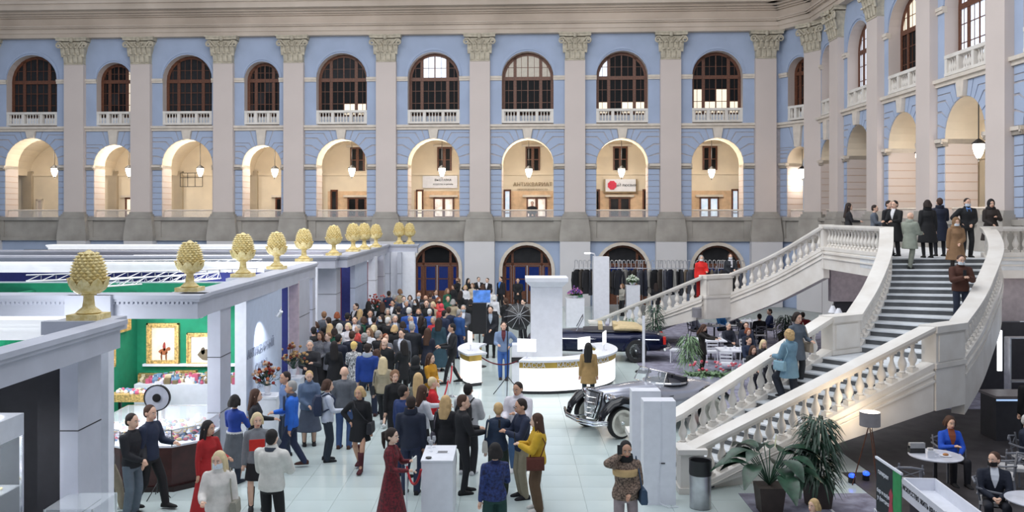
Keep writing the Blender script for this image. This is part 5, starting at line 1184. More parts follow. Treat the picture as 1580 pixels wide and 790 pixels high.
def cup(x, y, z, lab): q = thing('cup', lab, 'cup', (x, y, z)); MB().lathe([(0.025, 0), (0.04, 0.08), (0.036, 0.08), (0.022, 0.01)], 12).build('cup_body', M_white, q, smooth=True); MB().lathe([(0.065, -0.0), (0.07, 0.008)], 14).build('saucer', M_white, q); return q
cup(8.3, 17.1, 0.75, 'white coffee cup on the round marble table')
q = thing('menu_holder', 'white napkin holder standing on the round marble table', 'napkin holder', (8.15, 17.05, 0.75)); MB().cb(0, 0, 0, 0.14, 0.09, 0.14).build('holder', M_white, q); MB().cb(0, 0, 0.14, 0.10, 0.05, 0.05).build('napkins', M_cush, q)
q = thing('handbag', 'grey and black handbag at the left edge of the marble table', 'handbag', (8.05, 17.42, 0.75)); MB().rings([[(-.15, -.06, z), (.15, -.06, z), (.15, .06, z), (-.15, .06, z)] for z in (0, 0.14)]).build('bag_body', M_dark, q); MB().rings([[(-.15, -.065, z), (.15, -.065, z), (.15, .02, z), (-.15, .02, z)] for z in (0.1, 0.2)]).build('bag_flap', cl('9A9A9C'), q)
q = thing('pastry_plate', 'plate with a brown pastry on the marble table', 'plate', (8.5, 17.15, 0.75)); MB().lathe([(0.06, 0), (0.11, 0.012), (0.1, 0.014)], 16).build('plate', M_white, q); MB().ell((0, 0, 0.035), (0.06, 0.04, 0.025), 10, 6).build('pastry', cl('B07848'), q, smooth=True)
# the tables between the flights
tl = [(7.5, 33.0, 'white square table laid with dishes beside the bending figure', False), (7.7, 30.6, 'white square table before the dark haired woman in black', False), (9.0, 29.6, 'white table just above the stair rail', True), (10.6, 38.8, 'round white table in the far cafe row', True), (8.6, 37.2, 'white table with glasses in the middle of the far row', True), (12.7, 38.0, 'far white table under the stair landing', True)]
for x, y, l, rr in tl: table(x, y, l, 0.5 if not rr else 0.45, rr)
cl_ = [('w', 7.25, 31.9, 180, 'white slatted chair with back to us beside the laid table'), ('w', 7.2, 29.3, 160, 'white slatted chair nearest the stair rail'), ('w', 8.6, 31.9, 10, 'white chair at the right of the laid tables'), ('w', 6.1, 32.3, 250, 'white chair behind the pale palm'), ('w', 7.6, 27.6, 10, 'white chair under the dark haired woman in black'), ('w', 8.3, 28.9, 10, 'white chair under the fair haired girl'),
 ('w', 8.25, 33.4, 20, 'white chair of the grey haired guest'), ('w', 9.0, 33.6, -20, 'white chair of the brown haired guest'), ('g', 11.3, 38.3, -90, 'grey armchair at the far round table'), ('g', 10.0, 39.6, 60, 'grey armchair behind the far round table'), ('g', 9.4, 37.0, -90, 'grey armchair right of the far glasses table'), ('g', 7.9, 37.9, 60, 'grey armchair left of the far glasses table'), ('g', 10.3, 36.4, 180, 'grey armchair turned away in the far row'), ('g', 12.3, 37.0, 170, 'grey armchair under the landing edge')]
for c in cl_: chair(*c)
rn = random.Random(21)
for k, (x, y, l, rr) in enumerate(tl[:5]):
    for j in range(4):
        a = j*1.6+k; cup(x+0.25*math.cos(a), y+0.25*math.sin(a), 0.772, 'white cup %s on the %s' % (('at the near right', 'at the far right', 'at the far left', 'at the near left')[j], l.replace('white ', '')[:60].rsplit(' ', 0)[0]) if 0 else ' '.join(('white cup, %s, on %s' % (('first', 'second', 'third', 'fourth')[j], l)).split()[:15]))
# lamps
fl1 = thing('tripod_lamp', 'lit tripod floor lamp with grey drum shade against the stair side', 'lamp', (7.2, 17.6, 0))
MB().lathe([(0.2, 1.24), (0.2, 1.52)], 24).build('lamp_shade', mat('grey_lamp_shade', srgb(120, 120, 128), 0.8, emit=(0.6, 0.55, 0.5), es=0.06), fl1, smooth=True)
o = fl1.children[0].data
MB().lathe([(0.04, 1.30), (0.07, 1.36), (0.04, 1.44)], 12).build('bulb', mat('warm_bulb', (1, .9, .7), 0.3, emit=(1, 0.86, 0.66), es=30), fl1, smooth=True)
for k in range(3): MB().tube([(0.03*math.cos(k*2.1), 0.03*math.sin(k*2.1), 1.22), (0.33*math.cos(k*2.1+.6), 0.33*math.sin(k*2.1+.6), 0)], 0.012, 6).build('leg', M_wood, fl1)
point('tripod_lamp_light', (7.2, 17.6, 1.62), 32, (1.0, 0.80, 0.55), 0.06); point('tripod_lamp_light', (7.2, 17.95, 1.1), 12, (1.0, 0.80, 0.55), 0.06)
g_ = thing('grey_floor_lamp', 'floor lamp with grey drum shade behind the bending figure', 'lamp', (P(1075, 0, 35).x, 35, 0.02)); MB().lathe([(0.19, 1.35), (0.19, 1.72)], 18).build('lamp_shade', MC['grey_lamp_shade'], g_, smooth=True); MB().tube([(0, 0, 0.02), (0, 0, 1.4)], 0.015, 6).build('pole', M_iron, g_); MB().lathe([(0.16, 0), (0.15, 0.02)], 14).build('lamp_base', M_iron, g_)
for x, l in ((1285, 'left one of two small lamps with white conical shades under the landing'), (1294, 'right one of two small lamps with white conical shades under the landing')):
    p = P(x, 0, 30.0 if x < 1290 else 29.2); q = thing('cone_lamp', l, 'lamp', (p.x, p.y, 0.02)); MB().lathe([(0.16, 2.1), (0.05, 2.33)], 14).build('lamp_shade', M_white, q, smooth=True); MB().tube([(0, 0, 0.02), (0, 0, 2.4)], 0.012, 5).build('pole', M_iron, q); MB().lathe([(0.16, 0), (0.15, 0.02)], 14).build('lamp_base', M_iron, q)
for i, (x, y) in enumerate(((6.95, 17.9), (7.3, 18.05))):
    q = thing('blue_uplight', ('left', 'right')[i]+' small glowing blue light on the floor behind the tripod lamp', 'light', (x, y, 0)); MB().lathe([(0.07, 0), (0.07, 0.12)], 12).build('housing', M_dark, q); MB().ell((0, -0.02, 0.15), (0.07, 0.07, 0.05), 10, 6).build('lens', mat('blue_lens', (0, 0, 1), 0.3, emit=(0.02, 0.08, 1.0), es=3), q)
# banner and display trough at the lower right
bn_ = thing('roll_up_banner', 'dark and green roll-up banner with a red figure and white lettering', 'banner', (5.25, 12.2, 0))
MB().cb(0, 0, 0, 0.2, 0.86, 0.08).build('banner_base', M_alu, bn_); MB().cb(0, 0, 1.98, 0.03, 0.84, 0.03).build('banner_rail', M_white, bn_)
MB().box(-0.006, 0.006, -0.15, 0.4, 0.08, 1.98).build('dark_print', cl('20262C'), bn_); MB().box(-0.006, 0.006, -0.4, -0.15, 0.08, 1.98).build('green_print', cl('2C8A50'), bn_)
MB().prism([(-0.24, 0.9), (-0.02, 0.9), (0.0, 1.25), (-0.06, 1.5), (-0.04, 1.62), (-0.1, 1.7), (-0.16, 1.62), (-0.14, 1.5), (-0.2, 1.25)], -0.012, -0.006, 'x').build('red_figure', cl('A03848'), bn_)
TBn = lambda y, z: Matrix.Translation((-0.012, y, z)) @ Matrix.Rotation(-PI/2, 4, 'Z') @ Matrix.Rotation(PI/2, 4, 'X')
for s, sz, z in (('ВИНО', 0.22, 1.15), ('галерея', 0.09, 1.82), ('бар и кафе', 0.08, 1.55), ('у фонтана', 0.08, 1.45)): text_mesh(s, sz, 0.003, TBn(0.15, z), 'banner_lettering', M_white, bn_)
tr_ = thing('display_trough', 'long empty white display trough with lettered side at the lower right', 'display stand', (6.95, 14.2, 0), math.radians(-4))
M_trough = M_white
for n_, a in (('trough_floor', (-.26, .26, -.85, .85, 0.72, 0.75)), ('trough_side', (-.28, -.25, -.87, .87, 0.62, 0.95)), ('trough_side', (.25, .28, -.87, .87, 0.62, 0.95)), ('trough_end', (-.28, .28, -.88, -.85, 0.62, 0.95)), ('trough_end', (-.28, .28, .85, .88, 0.62, 0.95)), ('trough_base', (-.2, .2, -.75, .75, 0, 0.72))): MB().box(*a).build(n_, M_trough if n_ != 'trough_base' else M_iron, tr_)
text_mesh('ИСКУССТВО ЖИТЬ КРАСИВО', 0.115, 0.003, Matrix.Translation((-0.285, 0, 0.80)) @ Matrix.Rotation(-PI/2, 4, 'Z') @ Matrix.Rotation(PI/2, 4, 'X'), 'side_lettering', M_iron, tr_)
# bar on the far right
bar = thing('bar_counter', 'dark bar counter with a thin blue light line at the right edge', 'bar', (13.2, 21.5, 0)); MB().cb(0, 0, 0, 3.0, 0.7, 1.05).build('bar_front', M_bard, bar); MB().cb(0, -0.02, 1.05, 3.1, 0.85, 0.06).build('bar_top', mat('brown_grey_bar_top', srgb(112, 104, 104), 0.4), bar); MB().box(-1.5, 1.5, -0.38, -0.36, 0.98, 1.02).build('led_line', mat('blue_white_led', (0.5, 0.7, 1), 0.4, emit=(0.45, 0.65, 1.0), es=0.8), bar)
shf = thing('bottle_shelf', 'open metal shelf unit of bottles with a bright vertical light at its left', 'shelf', (14.6, 24.8, 0))
for x in (-0.55, 0.15, 1.2): MB().cb(x, 0, 0, 0.04, 0.3, 2.0).build('upright', M_alu, shf)
for z in (0.75, 1.15, 1.55, 1.98): MB().box(-0.55 if z in (1.98, .75) else 0.15, 1.2, -0.15, 0.15, z, z+0.03).build('shelf_board', M_alu, shf)
MB().cb(-0.78, 0.0, 1.05, 0.12, 0.05, 1.15).build('light_tube', M_strip, shf)
bot = None
for z in (0.78, 1.18, 1.58):
    for i in range(8):
        x = 14.6+0.22+i*0.12
        if bot is None:
            bot = MB().lathe([(0.035, 0), (0.037, 0.01), (0.037, 0.16), (0.014, 0.22), (0.014, 0.28)], 8).build('bottle', mat('bottle_glass', srgb(110, 140, 160), 0.1, var=0.3), smooth=True); bot.location = (x, 24.8, z); b_ = bot
        else: b_ = inst(bot, (x, 24.8, z))
        tag(b_, 'pale bottle, %s from left on the %s board of the lit shelf unit' % (('first', 'second', 'third', 'fourth', 'fifth', 'sixth', 'seventh', 'eighth')[i], 'lowest' if z < 1 else 'middle' if z < 1.3 else 'upper'), 'bottle', 'bottles on the lit shelf unit')
MB().box(13.0, 17.3, 27.0, 27.1, 0, 2.15).build('dark_bar_wall', M_bard, wb); point('bar_light', (14.0, 23.5, 2.2), 6, (0.6, 0.75, 1.0), 0.3); point('under_gallery_fill', (15.6, 25.6, 3.3), 22, (1.0, 0.93, 0.86), 0.2); point('under_landing_fill', (13.0, 30.5, 3.5), 40, (1.0, 0.94, 0.9), 0.2)  # points under gallery and landing are added fill to brighten walls, no known fixtures
MB().box(7.0, 17.2, 4, 18.6, 0.0, 0.008).build('cafe_floor', M_carpetd, fl)
MB().box(7.6, 17.2, 18.6, 24.58, 0.0, 0.008).build('cafe_floor', M_carpetd, fl)
for x in (4.75, 5.9): MB().box(x, x+0.05, 8, 16.9, 0.001, 0.012).build('pale_floor_line', M_white, fl)
MB().box(4.45, 6.98, 4, 17.2, 0.001, 0.008).build('cafe_carpet', M_carpet, fl)
# coat racks and coats before the back wall
def rack(x, y, lab, n):
    t = thing('coat_rack', lab, 'coat rack', (x, y, 0), 0, 'coat racks by the back wall')
    m = MB()
    for s in (-0.7, 0.7): m.tube([(s, -0.3, 0.02), (s, 0, 0.05), (s, 0, 2.5)], 0.022, 5)
    m.tube([(-0.7, 0, 2.5), (0.7, 0, 2.5)], 0.022, 5); m.build('rack_frame', M_alu, t)
    m = MB()
    for i in range(6): x0 = -0.65+i*0.24; m.tube([(x0, 0, 2.5), (x0, 0, 2.85)]+[(x0+0.08-0.08*math.cos(a), 0, 2.85+0.1*math.sin(a)) for a in (0.5, 1.2, 2.0, 2.8)]+[(x0+0.16, 0, 2.75)], 0.022, 5)
    m.build('curved_hooks', M_alu, t)
coatm = MB(); coatm.rings([[(a*w*s, b*d, z) for a, b in ((-1, -.6), (0, -1), (1, -.6), (1, .6), (0, 1), (-1, .6))] for z, w, d, s in ((0.75, 0.26, 0.12, 1), (1.2, 0.24, 0.1, 1), (1.7, 0.25, 0.09, 1), (1.86, 0.1, 0.06, 1))])
for s in (-1, 1): coatm.tube([(s*0.22, 0, 1.76), (s*0.29, -0.03, 1.4), (s*0.28, -0.05, 1.05)], [0.07, 0.065, 0.05], 6)
coat0 = None; CN = ['16171C', '24262E', '1C2030', '3A3430', '6A5E50', '8C8A86', '2A2A2E', '4C4E58']; CNn = ['black', 'charcoal', 'navy', 'dark brown', 'tan', 'pale grey', 'black grey', 'slate']
rl_ = ['coat rack just behind the tall white tower', 'coat rack left of the plinth with pale flowers', 'coat rack behind the plinth with pale flowers', 'coat rack before the third arched door', 'coat rack above the lower stair rail', 'coat rack between the two right arched doors', 'coat rack before the fourth arched door', 'coat rack nearest the corner']
k_ = 0
for i, px in enumerate((905, 940, 972, 1003, 1034, 1066, 1098, 1128)):
    y = 48.3-0.25*(i % 2); x = P(px, 0, y).x; rack(x, y, rl_[i], 6)
    for j in range(5):
        c = (i*5+j*3) % 8; xx = x-0.52+j*0.26
        if coat0 is None:
            coat0 = coatm.build('hanging_coat', M_dark, recenter=False); o = coat0
        else: o = inst(coat0, (0, 0, 0))
        o.location = (xx, y-0.06+0.02*(j % 2), 0.02); o.rotation_euler = (0, 0, 0.5+((i*7+j*5) % 9)*0.12); o.scale = (1.15, 1.15, 1.3-0.03*((i*3+j*5) % 7)); o.location.z = 2.44-1.86*o.scale.z
        o.material_slots[0].link = 'OBJECT'; o.material_slots[0].material = cl(CN[c])
        tag(o, '%s coat, %s on the %s' % (CNn[c], ('first', 'second', 'third', 'fourth', 'fifth')[j], rl_[i]), 'coat', 'coats hanging on the racks')
# ================================================================ people
H0 = 1.72
def remesh(mb, vox, it=3):
    me = bpy.data.meshes.new('r'); me.from_pydata(mb.v, [], mb.f)
    o = bpy.data.objects.new('r', me)
    m = o.modifiers.new('r', 'REMESH'); m.mode = 'VOXEL'; m.voxel_size = vox; m.use_smooth_shade = True
    s = o.modifiers.new('s', 'SMOOTH'); s.factor = 0.5; s.iterations = it
    r = evaluate(o)
    r.polygons.foreach_set('use_smooth', [True]*len(r.polygons)); return r
def limb(mb, a, b, ra, rb, n=10, fa=1, fb=1):
    a, b = V(a), V(b); d = (b-a).normalized()
    mb.tube([a-d*ra*0.8, a-d*ra*0.5, a, a.lerp(b, 0.35), a.lerp(b, 0.7), b, b+d*rb*0.5, b+d*rb*0.8],
            [ra*0.55, ra*0.86, ra, ra*0.68+rb*0.36, ra*0.3+rb*0.74, rb, rb*0.86, rb*0.55], n)
def ik(a, b, l1, l2, hint):
    a, b = V(a), V(b); d = b-a; L = d.length
    if L > (l1+l2)*0.995: d *= (l1+l2)*0.995/L; b = a+d; L = d.length
    u = d.normalized(); x = (l1*l1-l2*l2+L*L)/(2*L); hh = math.sqrt(max(0, l1*l1-x*x))
    h = V(hint); h = (h-u*h.dot(u)).normalized()
    return a+u*x+h*hh, b
ARM = {'down': ((0.235, -0.02, 0.80), (0.3, 1, -0.2)), 'phone': ((0.06, -0.30, 1.20), (0.8, 0.4, -1)), 'front': ((0.035, -0.21, 0.98), (1, 0.6, -0.6)),
       'hold': ((0.15, -0.33, 1.10), (0.5, 0.8, -1)), 'ear': ((0.12, -0.07, 1.53), (1, -0.3, -1)), 'hip': ((0.19, -0.04, 1.02), (1, 0.5, 0)),
       'cross': ((-0.11, -0.17, 1.20), (1, 0.3, -1)), 'reach': ((0.16, -0.52, 1.25), (0.4, 0.5, -1)), 'swing': ((0.24, -0.24, 0.86), (0.3, 1, -0.3)),
       'back': ((0.22, 0.18, 0.84), (0.3, 1, 0)), 'table': ((0.12, -0.36, 1.13), (0.7, 0.4, -1)), 'lap': ((0.06, -0.30, 1.04), (0.9, 0.5, -0.6)), 'chin': ((0.03, -0.16, 1.42), (0.7, -0.3, -1))}
def skel(sex, pose):
    """joint positions for a 1.72 m figure that looks towards -Y"""
    al, ar, lg = pose; J = {}
    sw = 0.195 if sex == 'm' else 0.165; hw = 0.095
    dz = 0.0; J['lean'] = 0.0
    if lg == 'sit': dz = -0.43
    J['dz'] = dz
    for s, a in ((1, al), (-1, ar)):
        t, hint = ARM[a]; sh = V((s*sw*0.97, 0.0, 1.385+dz))
        tgt = V((s*t[0], t[1], t[2]+dz)) if a not in ('table',) else V((s*t[0], t[1], 0.80))
        if a == 'down' and lg == 'sit': tgt = V((s*0.2, -0.2, 0.66))
        e, h = ik(sh, tgt, 0.29, 0.26, (s*hint[0], hint[1], hint[2]))
        J['sh', s], J['el', s], J['wr', s] = sh, e, h
        hip = V((s*hw, 0.0, 0.91+dz))
        if lg == 'stand': f = V((s*0.105, 0.02, 0.08))
        elif lg == 'wide': f = V((s*0.17, 0.02+0.05*s, 0.08))
        elif lg == 'lean': f = V((s*0.09, 0.03-0.10*(s > 0), 0.08))
        elif lg == 'walk': f = V((s*0.08, -0.24*s, 0.08+(0.05 if s < 0 else 0)))
        elif lg == 'step': f = V((s*0.09, -0.13*s, 0.08+(0.14 if s > 0 else 0)))
        elif lg == 'sit': f = V((s*0.11, -0.42-0.05*s, 0.08))
        k, f = ik(hip, f, 0.43, 0.41, (s*0.15, -1, 0.1 if lg != 'sit' else 1))
        J['hip', s], J['kn', s], J['an', s] = hip, k, f
    return J
def torso(mb, J, g, z0, z1, sex, flare=0.0):
    dz = J['dz']
    T = [(0.86, .150, .100), (0.93, .160, .112), (1.0, .150, .105), (1.10, .130, .095), (1.2, .142, .105), (1.3, .165, .112), (1.38, .155, .098), (1.43, .11, .076), (1.47, .075, .062), (1.50, .06, .06)] if sex == 'm' else \
        [(0.86, .158, .108), (0.93, .165, .115), (1.0, .145, .102), (1.10, .112, .086), (1.2, .125, .098), (1.28, .145, .122), (1.38, .132, .092), (1.43, .095, .07), (1.47, .062, .055), (1.50, .052, .052)]
    R = []
    for z, a, b in T:
        if z < z0-0.05 or z > z1+0.001: continue
        zz = max(z, z0)
        R.append([((a+g)*math.cos(2*PI*j/18), (b+g)*math.sin(2*PI*j/18)+(0.0 if z < 1.35 else 0.01), zz+dz) for j in range(18)])
    mb.rings(R)
HX = {'up': 0}
def head_mat(J, turn, tilt):
    return Matrix.Translation((0, -0.012, 1.49+J['dz'])) @ Matrix.Rotation(math.radians(turn), 4, 'Z') @ Matrix.Rotation(math.radians(tilt), 4, 'X') @ Matrix.Scale(1.07, 4)
PC = {}
def body_mesh(sex, pose, hd, res, shoes=True):
    key = ('body', sex, pose, hd, res)
    if key in PC: return PC[key]
    J = skel(sex, pose); mb = MB(); torso(mb, J, -0.02, 0.84, 1.5, sex)
    k = 1.0 if sex == 'm' else 0.86
    for s in (1, -1):
        limb(mb, J['sh', s], J['el', s], 0.052*k, 0.038*k); limb(mb, J['el', s], J['wr', s], 0.04*k, 0.027*k)
        limb(mb, V((0, 0, J['sh', s].z+0.05)).lerp(J['sh', s], 0.35), J['sh', s], 0.05*k, 0.05*k)
        limb(mb, J['hip', s], J['kn', s], 0.075*k, 0.052); limb(mb, J['kn', s], J['an', s], 0.056, 0.036)
        limb(mb, J['an', s], J['an', s]+V((0, -0.09, -0.05)), 0.026, 0.014)
        d = (J['wr', s]-J['el', s]).normalized(); limb(mb, J['wr', s], J['wr', s]+d*0.07, 0.028*k, 0.032*k)
    HM = head_mat(J, *hd)
    limb(mb, (0, 0.0, 1.44+J['dz']), HM @ V((0, 0.012, 0.05)), 0.055*k, 0.052*k)
    for c, r in (((0, 0.008, 0.145), (0.076, 0.094, 0.098)), ((0, -0.028, 0.09), (0.062, 0.066, 0.078)), ((0, -0.055, 0.045), (0.034, 0.03, 0.028)), ((0, -0.05, 0.075), (0.045, 0.042, 0.045))):
        mb.ell(c, r, 14, 10, HM)
    mb.rings([[(-0.008, -0.088, 0.135), (0.008, -0.088, 0.135), (0.006, -0.08, 0.14)], [(-0.02, -0.092, 0.083), (0.02, -0.092, 0.083), (0, -0.07, 0.09)]], T=HM)
    mb.ell((0, -0.098, 0.092), (0.016, 0.018, 0.014), 8, 5, HM)
    for s in (-1, 1): mb.ell((s*0.077, 0.015, 0.115), (0.012, 0.022, 0.034), 8, 6, HM)
    me = remesh(mb, 0.0115 if res else 0.018, 2 if res else 1)
    # eyes, brows and lips, then the fingers
    ex = MB(); mi = []
    def app(m, fn): n = len(ex.f); fn(); mi.extend([m]*(len(ex.f)-n))
    for s in (-1, 1):
        app(1, lambda: ex.ell((s*0.030, -0.086, 0.128), (0.014, 0.010, 0.008), 8, 5, HM))
        app(2, lambda: ex.ell((s*0.030, -0.093, 0.128), (0.007, 0.006, 0.007), 6, 4, HM))
        app(2, lambda: ex.tube([(s*0.015, -0.092, 0.147), (s*0.032, -0.090, 0.151), (s*0.048, -0.078, 0.146)], 0.0045, 5, HM))
    app(3, lambda: ex.ell((0, -0.090, 0.058), (0.024, 0.010, 0.008), 8, 5, HM))
    for s in (1, -1):
        e, w = J['el', s], J['wr', s]; d = (w-e).normalized(); up = V((0, 0, 1)) if abs(d.z) < 0.8 else V((0, -1, 0))
        sd = d.cross(up).normalized(); pn = sd.cross(d).normalized(); b = w+d*0.075
        cx = -s if abs(d.z) > 0.8 else -s
        for i, L in enumerate((0.06, 0.072, 0.066, 0.05)):
            o = sd*(i-1.5)*0.018*k; p0 = b+o-d*0.02; p1 = b+o+d*L*0.45-pn*0.008; p2 = b+o+d*L*0.75-pn*0.028
            app(0, lambda: ex.tube([p0, p1, p2, p2+(d*0.2-pn*1).normalized()*L*0.2], [0.0095*k, 0.009*k, 0.008*k, 0.005*k], 6 if res else 4))
        t0 = w+d*0.02; sg = 1 if sd.dot(V((-s, 0, 0))) > 0 else -1
        app(0, lambda: ex.tube([t0+sd*sg*0.015, t0+sd*sg*0.042+d*0.025, t0+sd*sg*0.048+d*0.05-pn*0.012], [0.013*k, 0.011*k, 0.007*k], 6 if res else 4))
    nv = len(me.vertices); vs = [tuple(v.co) for v in me.vertices]+ex.v
    fs = [tuple(p.vertices) for p in me.polygons]; n0 = len(fs); fs += [tuple(i+nv for i in f) for f in ex.f]
    m2 = bpy.data.meshes.new('body'); m2.from_pydata(vs, [], fs)
    for _ in range(4): m2.materials.append(None)
    m2.polygons.foreach_set('material_index', [0]*n0+mi); m2.polygons.foreach_set('use_smooth', [True]*len(fs))
    PC[key] = m2; return m2
HEM = {'short': 0.93, 'hip': 0.84, 'long': 0.62, 'knee': 0.46, 'dress': 0.40, 'maxi': 0.14}
def top_mesh(sex, pose, kind, res, fat):
    key = ('top', sex, pose, kind, res, fat)
    if key in PC: return PC[key]
    J = skel(sex, pose); mb = MB(); g = {0: 0.010, 1: 0.022, 2: 0.045}[fat]; dz = J['dz']
    sit = pose[2] == 'sit'; hem = HEM[kind]
    torso(mb, J, g, 0.90 if sit or kind == 'short' else 0.86, 1.455, sex)
    if hem < 0.9 and not sit:
        fl = 0.0 if kind in ('hip',) else (0.05 if kind == 'long' else 0.09 if kind != 'maxi' else 0.17)
        R = []
        for i in range(6):
            t = i/5; z = 1.0+(hem-1.0)*t; a = 0.152+g+fl*t; b = 0.108+g+fl*0.9*t
            R.append([(a*math.cos(2*PI*j/18)*(1+0.04*t*math.sin(5*2*PI*j/18)), b*math.sin(2*PI*j/18)*(1+0.05*t*math.sin(4*2*PI*j/18+1)), z) for j in range(18)])
        mb.rings(R)
    k = 1.0 if sex == 'm' else 0.88; lo = 0.055*k+g*0.6
    for s in (1, -1):
        limb(mb, J['sh', s], J['el', s], lo+0.006, lo-0.008); w = J['el', s].lerp(J['wr', s], 0.97); limb(mb, J['el', s], w, lo-0.006, lo-0.02)
        limb(mb, V((0, 0.0, J['sh', s].z+0.055)).lerp(J['sh', s], 0.3), J['sh', s]+V((0, 0, -0.005)), 0.05*k+g*0.4, 0.052*k+g*0.5)
    if fat == 2: mb.lathe([(0.075, 1.44+dz), (0.095, 1.47+dz), (0.085, 1.53+dz), (0.07, 1.535+dz)], 14, sy=0.95)
    else: mb.lathe([(0.07*k, 1.43+dz), (0.066*k, 1.485+dz), (0.055*k, 1.49+dz)], 12)
    me = remesh(mb, 0.017 if res else 0.026, 3 if res else 1); me.materials.append(None); PC[key] = me; return me
def bot_mesh(sex, pose, kind, res):
    key = ('bot', sex, pose, kind, res)
    if key in PC: return PC[key]
    J = skel(sex, pose); mb = MB(); dz = J['dz']
    R = []
    for z, a, b in ((0.80, .14, .095), (0.88, .158, .112), (0.95, .162, .117), (1.03, .145, .105)):
        R.append([((a+.014)*math.cos(2*PI*j/16), (b+.014)*math.sin(2*PI*j/16), z+dz) for j in range(16)])
    mb.rings(R)
    if kind in ('trousers', 'wide', 'slim'):
        e = {'trousers': 0.016, 'wide': 0.035, 'slim': 0.004}[kind]
        for s in (1, -1):
            a = J['an', s]+V((0, 0.0, -0.03))
            limb(mb, J['hip', s]+V((0, 0, -0.02)), J['kn', s], 0.088, 0.058+e); limb(mb, J['kn', s], a, 0.058+e, 0.040+e*1.2)
    elif pose[2] == 'sit':
        for s in (1, -1): limb(mb, J['hip', s], J['kn', s], 0.1, 0.09)
        limb(mb, (J['hip', 1]+J['hip', -1])/2, (J['kn', 1]+J['kn', -1])/2, 0.11, 0.09)
    else:
        z1, fl = {'skirt': (0.55, 0.05), 'midi': (0.34, 0.12), 'maxi': (0.12, 0.17)}[kind]; R = []
        for i in range(7):
            t = i/6; z = 0.96+(z1-0.96)*t
            R.append([((0.165+fl*t)*math.cos(2*PI*j/20)*(1+0.05*t*math.sin(6*2*PI*j/20)), (0.12+fl*0.95*t)*math.sin(2*PI*j/20)*(1+0.06*t*math.sin(5*2*PI*j/20+2)), z) for j in range(20)])
        mb.rings(R)
    me = remesh(mb, 0.017 if res else 0.026, 2 if res else 1); me.materials.append(None); PC[key] = me; return me
def hair_mesh(style, hd, dz, res):
    key = ('hair', style, hd, dz, res)
    if key in PC: return PC[key]
    mb = MB(); J = {'dz': dz}; HM = head_mat(J, *hd); rnd = random.Random(5)
    base = lambda g=0.0: mb.ell((0, 0.024, 0.160), (0.083+g, 0.094+g, 0.096+g), 16, 10, HM)
    if style == 'short': base(); mb.ell((0, 0.055, 0.12), (0.074, 0.062, 0.085), 12, 8, HM)
    elif style == 'rim': mb.ell((0, 0.05, 0.105), (0.081, 0.062, 0.045), 12, 8, HM)
    elif style in ('bob', 'long', 'longest', 'wavy', 'tail', 'bun'):
        base(0.005); mb.ell((0, 0.05, 0.12), (0.088, 0.07, 0.1), 12, 8, HM)
        if style != 'tail' and style != 'bun':
            L = {'bob': 0.03, 'long': -0.16, 'longest': -0.26, 'wavy': -0.18}[style]
            R = []
            for i in range(6):
                t = i/5; z = 0.16+(L-0.16)*t; w = 0.09+0.018*math.sin(t*PI)+(0.014*math.sin(i*2.4) if style == 'wavy' else 0)
                R.append([(w*math.cos(2*PI*j/14), 0.06+0.03*t+(0.058+0.01*math.sin(3*j))*math.sin(2*PI*j/14), z) for j in range(14)])
            mb.rings(R, T=HM)
            for s in (-1, 1): limb(mb, HM @ V((s*0.074, -0.01, 0.16)), HM @ V((s*0.085, 0.005, max(L, -0.10)+0.03)), 0.026, 0.024)
        if style == 'tail': mb.tube([HM @ V(p) for p in ((0, 0.1, 0.18), (0, 0.16, 0.15), (0, 0.15, 0.0), (0, 0.13, -0.1))], [0.03, 0.04, 0.035, 0.015], 8)
        if style == 'bun': mb.ell((0, 0.10, 0.21), (0.045, 0.045, 0.045), 10, 7, HM)
    elif style == 'curly':
        base(0.006); 
        for i in range(60):
            a, b = rnd.uniform(0, 2*PI), rnd.uniform(-0.5, 1.5); p = V((0.088*math.cos(a)*math.cos(b), 0.03+0.1*math.sin(a)*math.cos(b), 0.15+0.1*math.sin(b)))
            if p.y < -0.045 and p.z < 0.21: continue
            mb.ell(p, (0.022, 0.022, 0.022), 6, 4, HM)
        mb.ell((0, 0.06, 0.08), (0.1, 0.07, 0.1), 10, 7, HM)
    elif style == 'cap':
        base(0.004); mb.ell((0, -0.09, 0.175), (0.07, 0.07, 0.014), 12, 5, HM); mb.ell((0, 0.06, 0.11), (0.072, 0.05, 0.08), 10, 7, HM)
    elif style == 'hood': mb.ell((0, 0.03, 0.13), (0.105, 0.11, 0.15), 14, 10, HM); mb.ell((0, 0.03, -0.02), (0.14, 0.11, 0.09), 14, 8, HM)
    elif style == 'shawl': base(0.012); mb.ell((0, 0.02, 0.0), (0.15, 0.10, 0.09), 12, 8, HM)
    me = remesh(mb, 0.012 if res else 0.018, 2 if res and style != 'curly' else 1); me.materials.append(None); PC[key] = me; return me
def shoe_mesh(kind):
    if ('shoe', kind) in PC: return PC['shoe', kind]
    mb = MB()
    mb.rings([[(x*w, y, z) for x, z in ((-1, 0.002), (1, 0.002), (1, h*0.6), (0.5, h), (-0.5, h), (-1, h*0.6))] for y, w, h in ((0.075, 0.03, 0.06), (0.05, 0.038, 0.085), (-0.03, 0.04, 0.08), (-0.10, 0.047, 0.055), (-0.165, 0.042, 0.04), (-0.195, 0.022, 0.025))])
    if kind == 'boot': mb.lathe([(0.046, 0.05), (0.05, 0.15), (0.062, 0.30), (0.064, 0.40)], 10, 0, 0.02)
    me = bpy.data.meshes.new('shoe'); me.from_pydata(mb.v, [], mb.f); me.materials.append(None); me.polygons.foreach_set('use_smooth', [True]*len(mb.f)); PC['shoe', kind] = me; return me
SK = [srgb(226, 184, 160), srgb(206, 160, 134), srgb(232, 196, 174)]
M_skin = [mat('skin_%s' % n, c, 0.55, var=0.03) for n, c in zip(('fair', 'tanned', 'pale'), SK)]
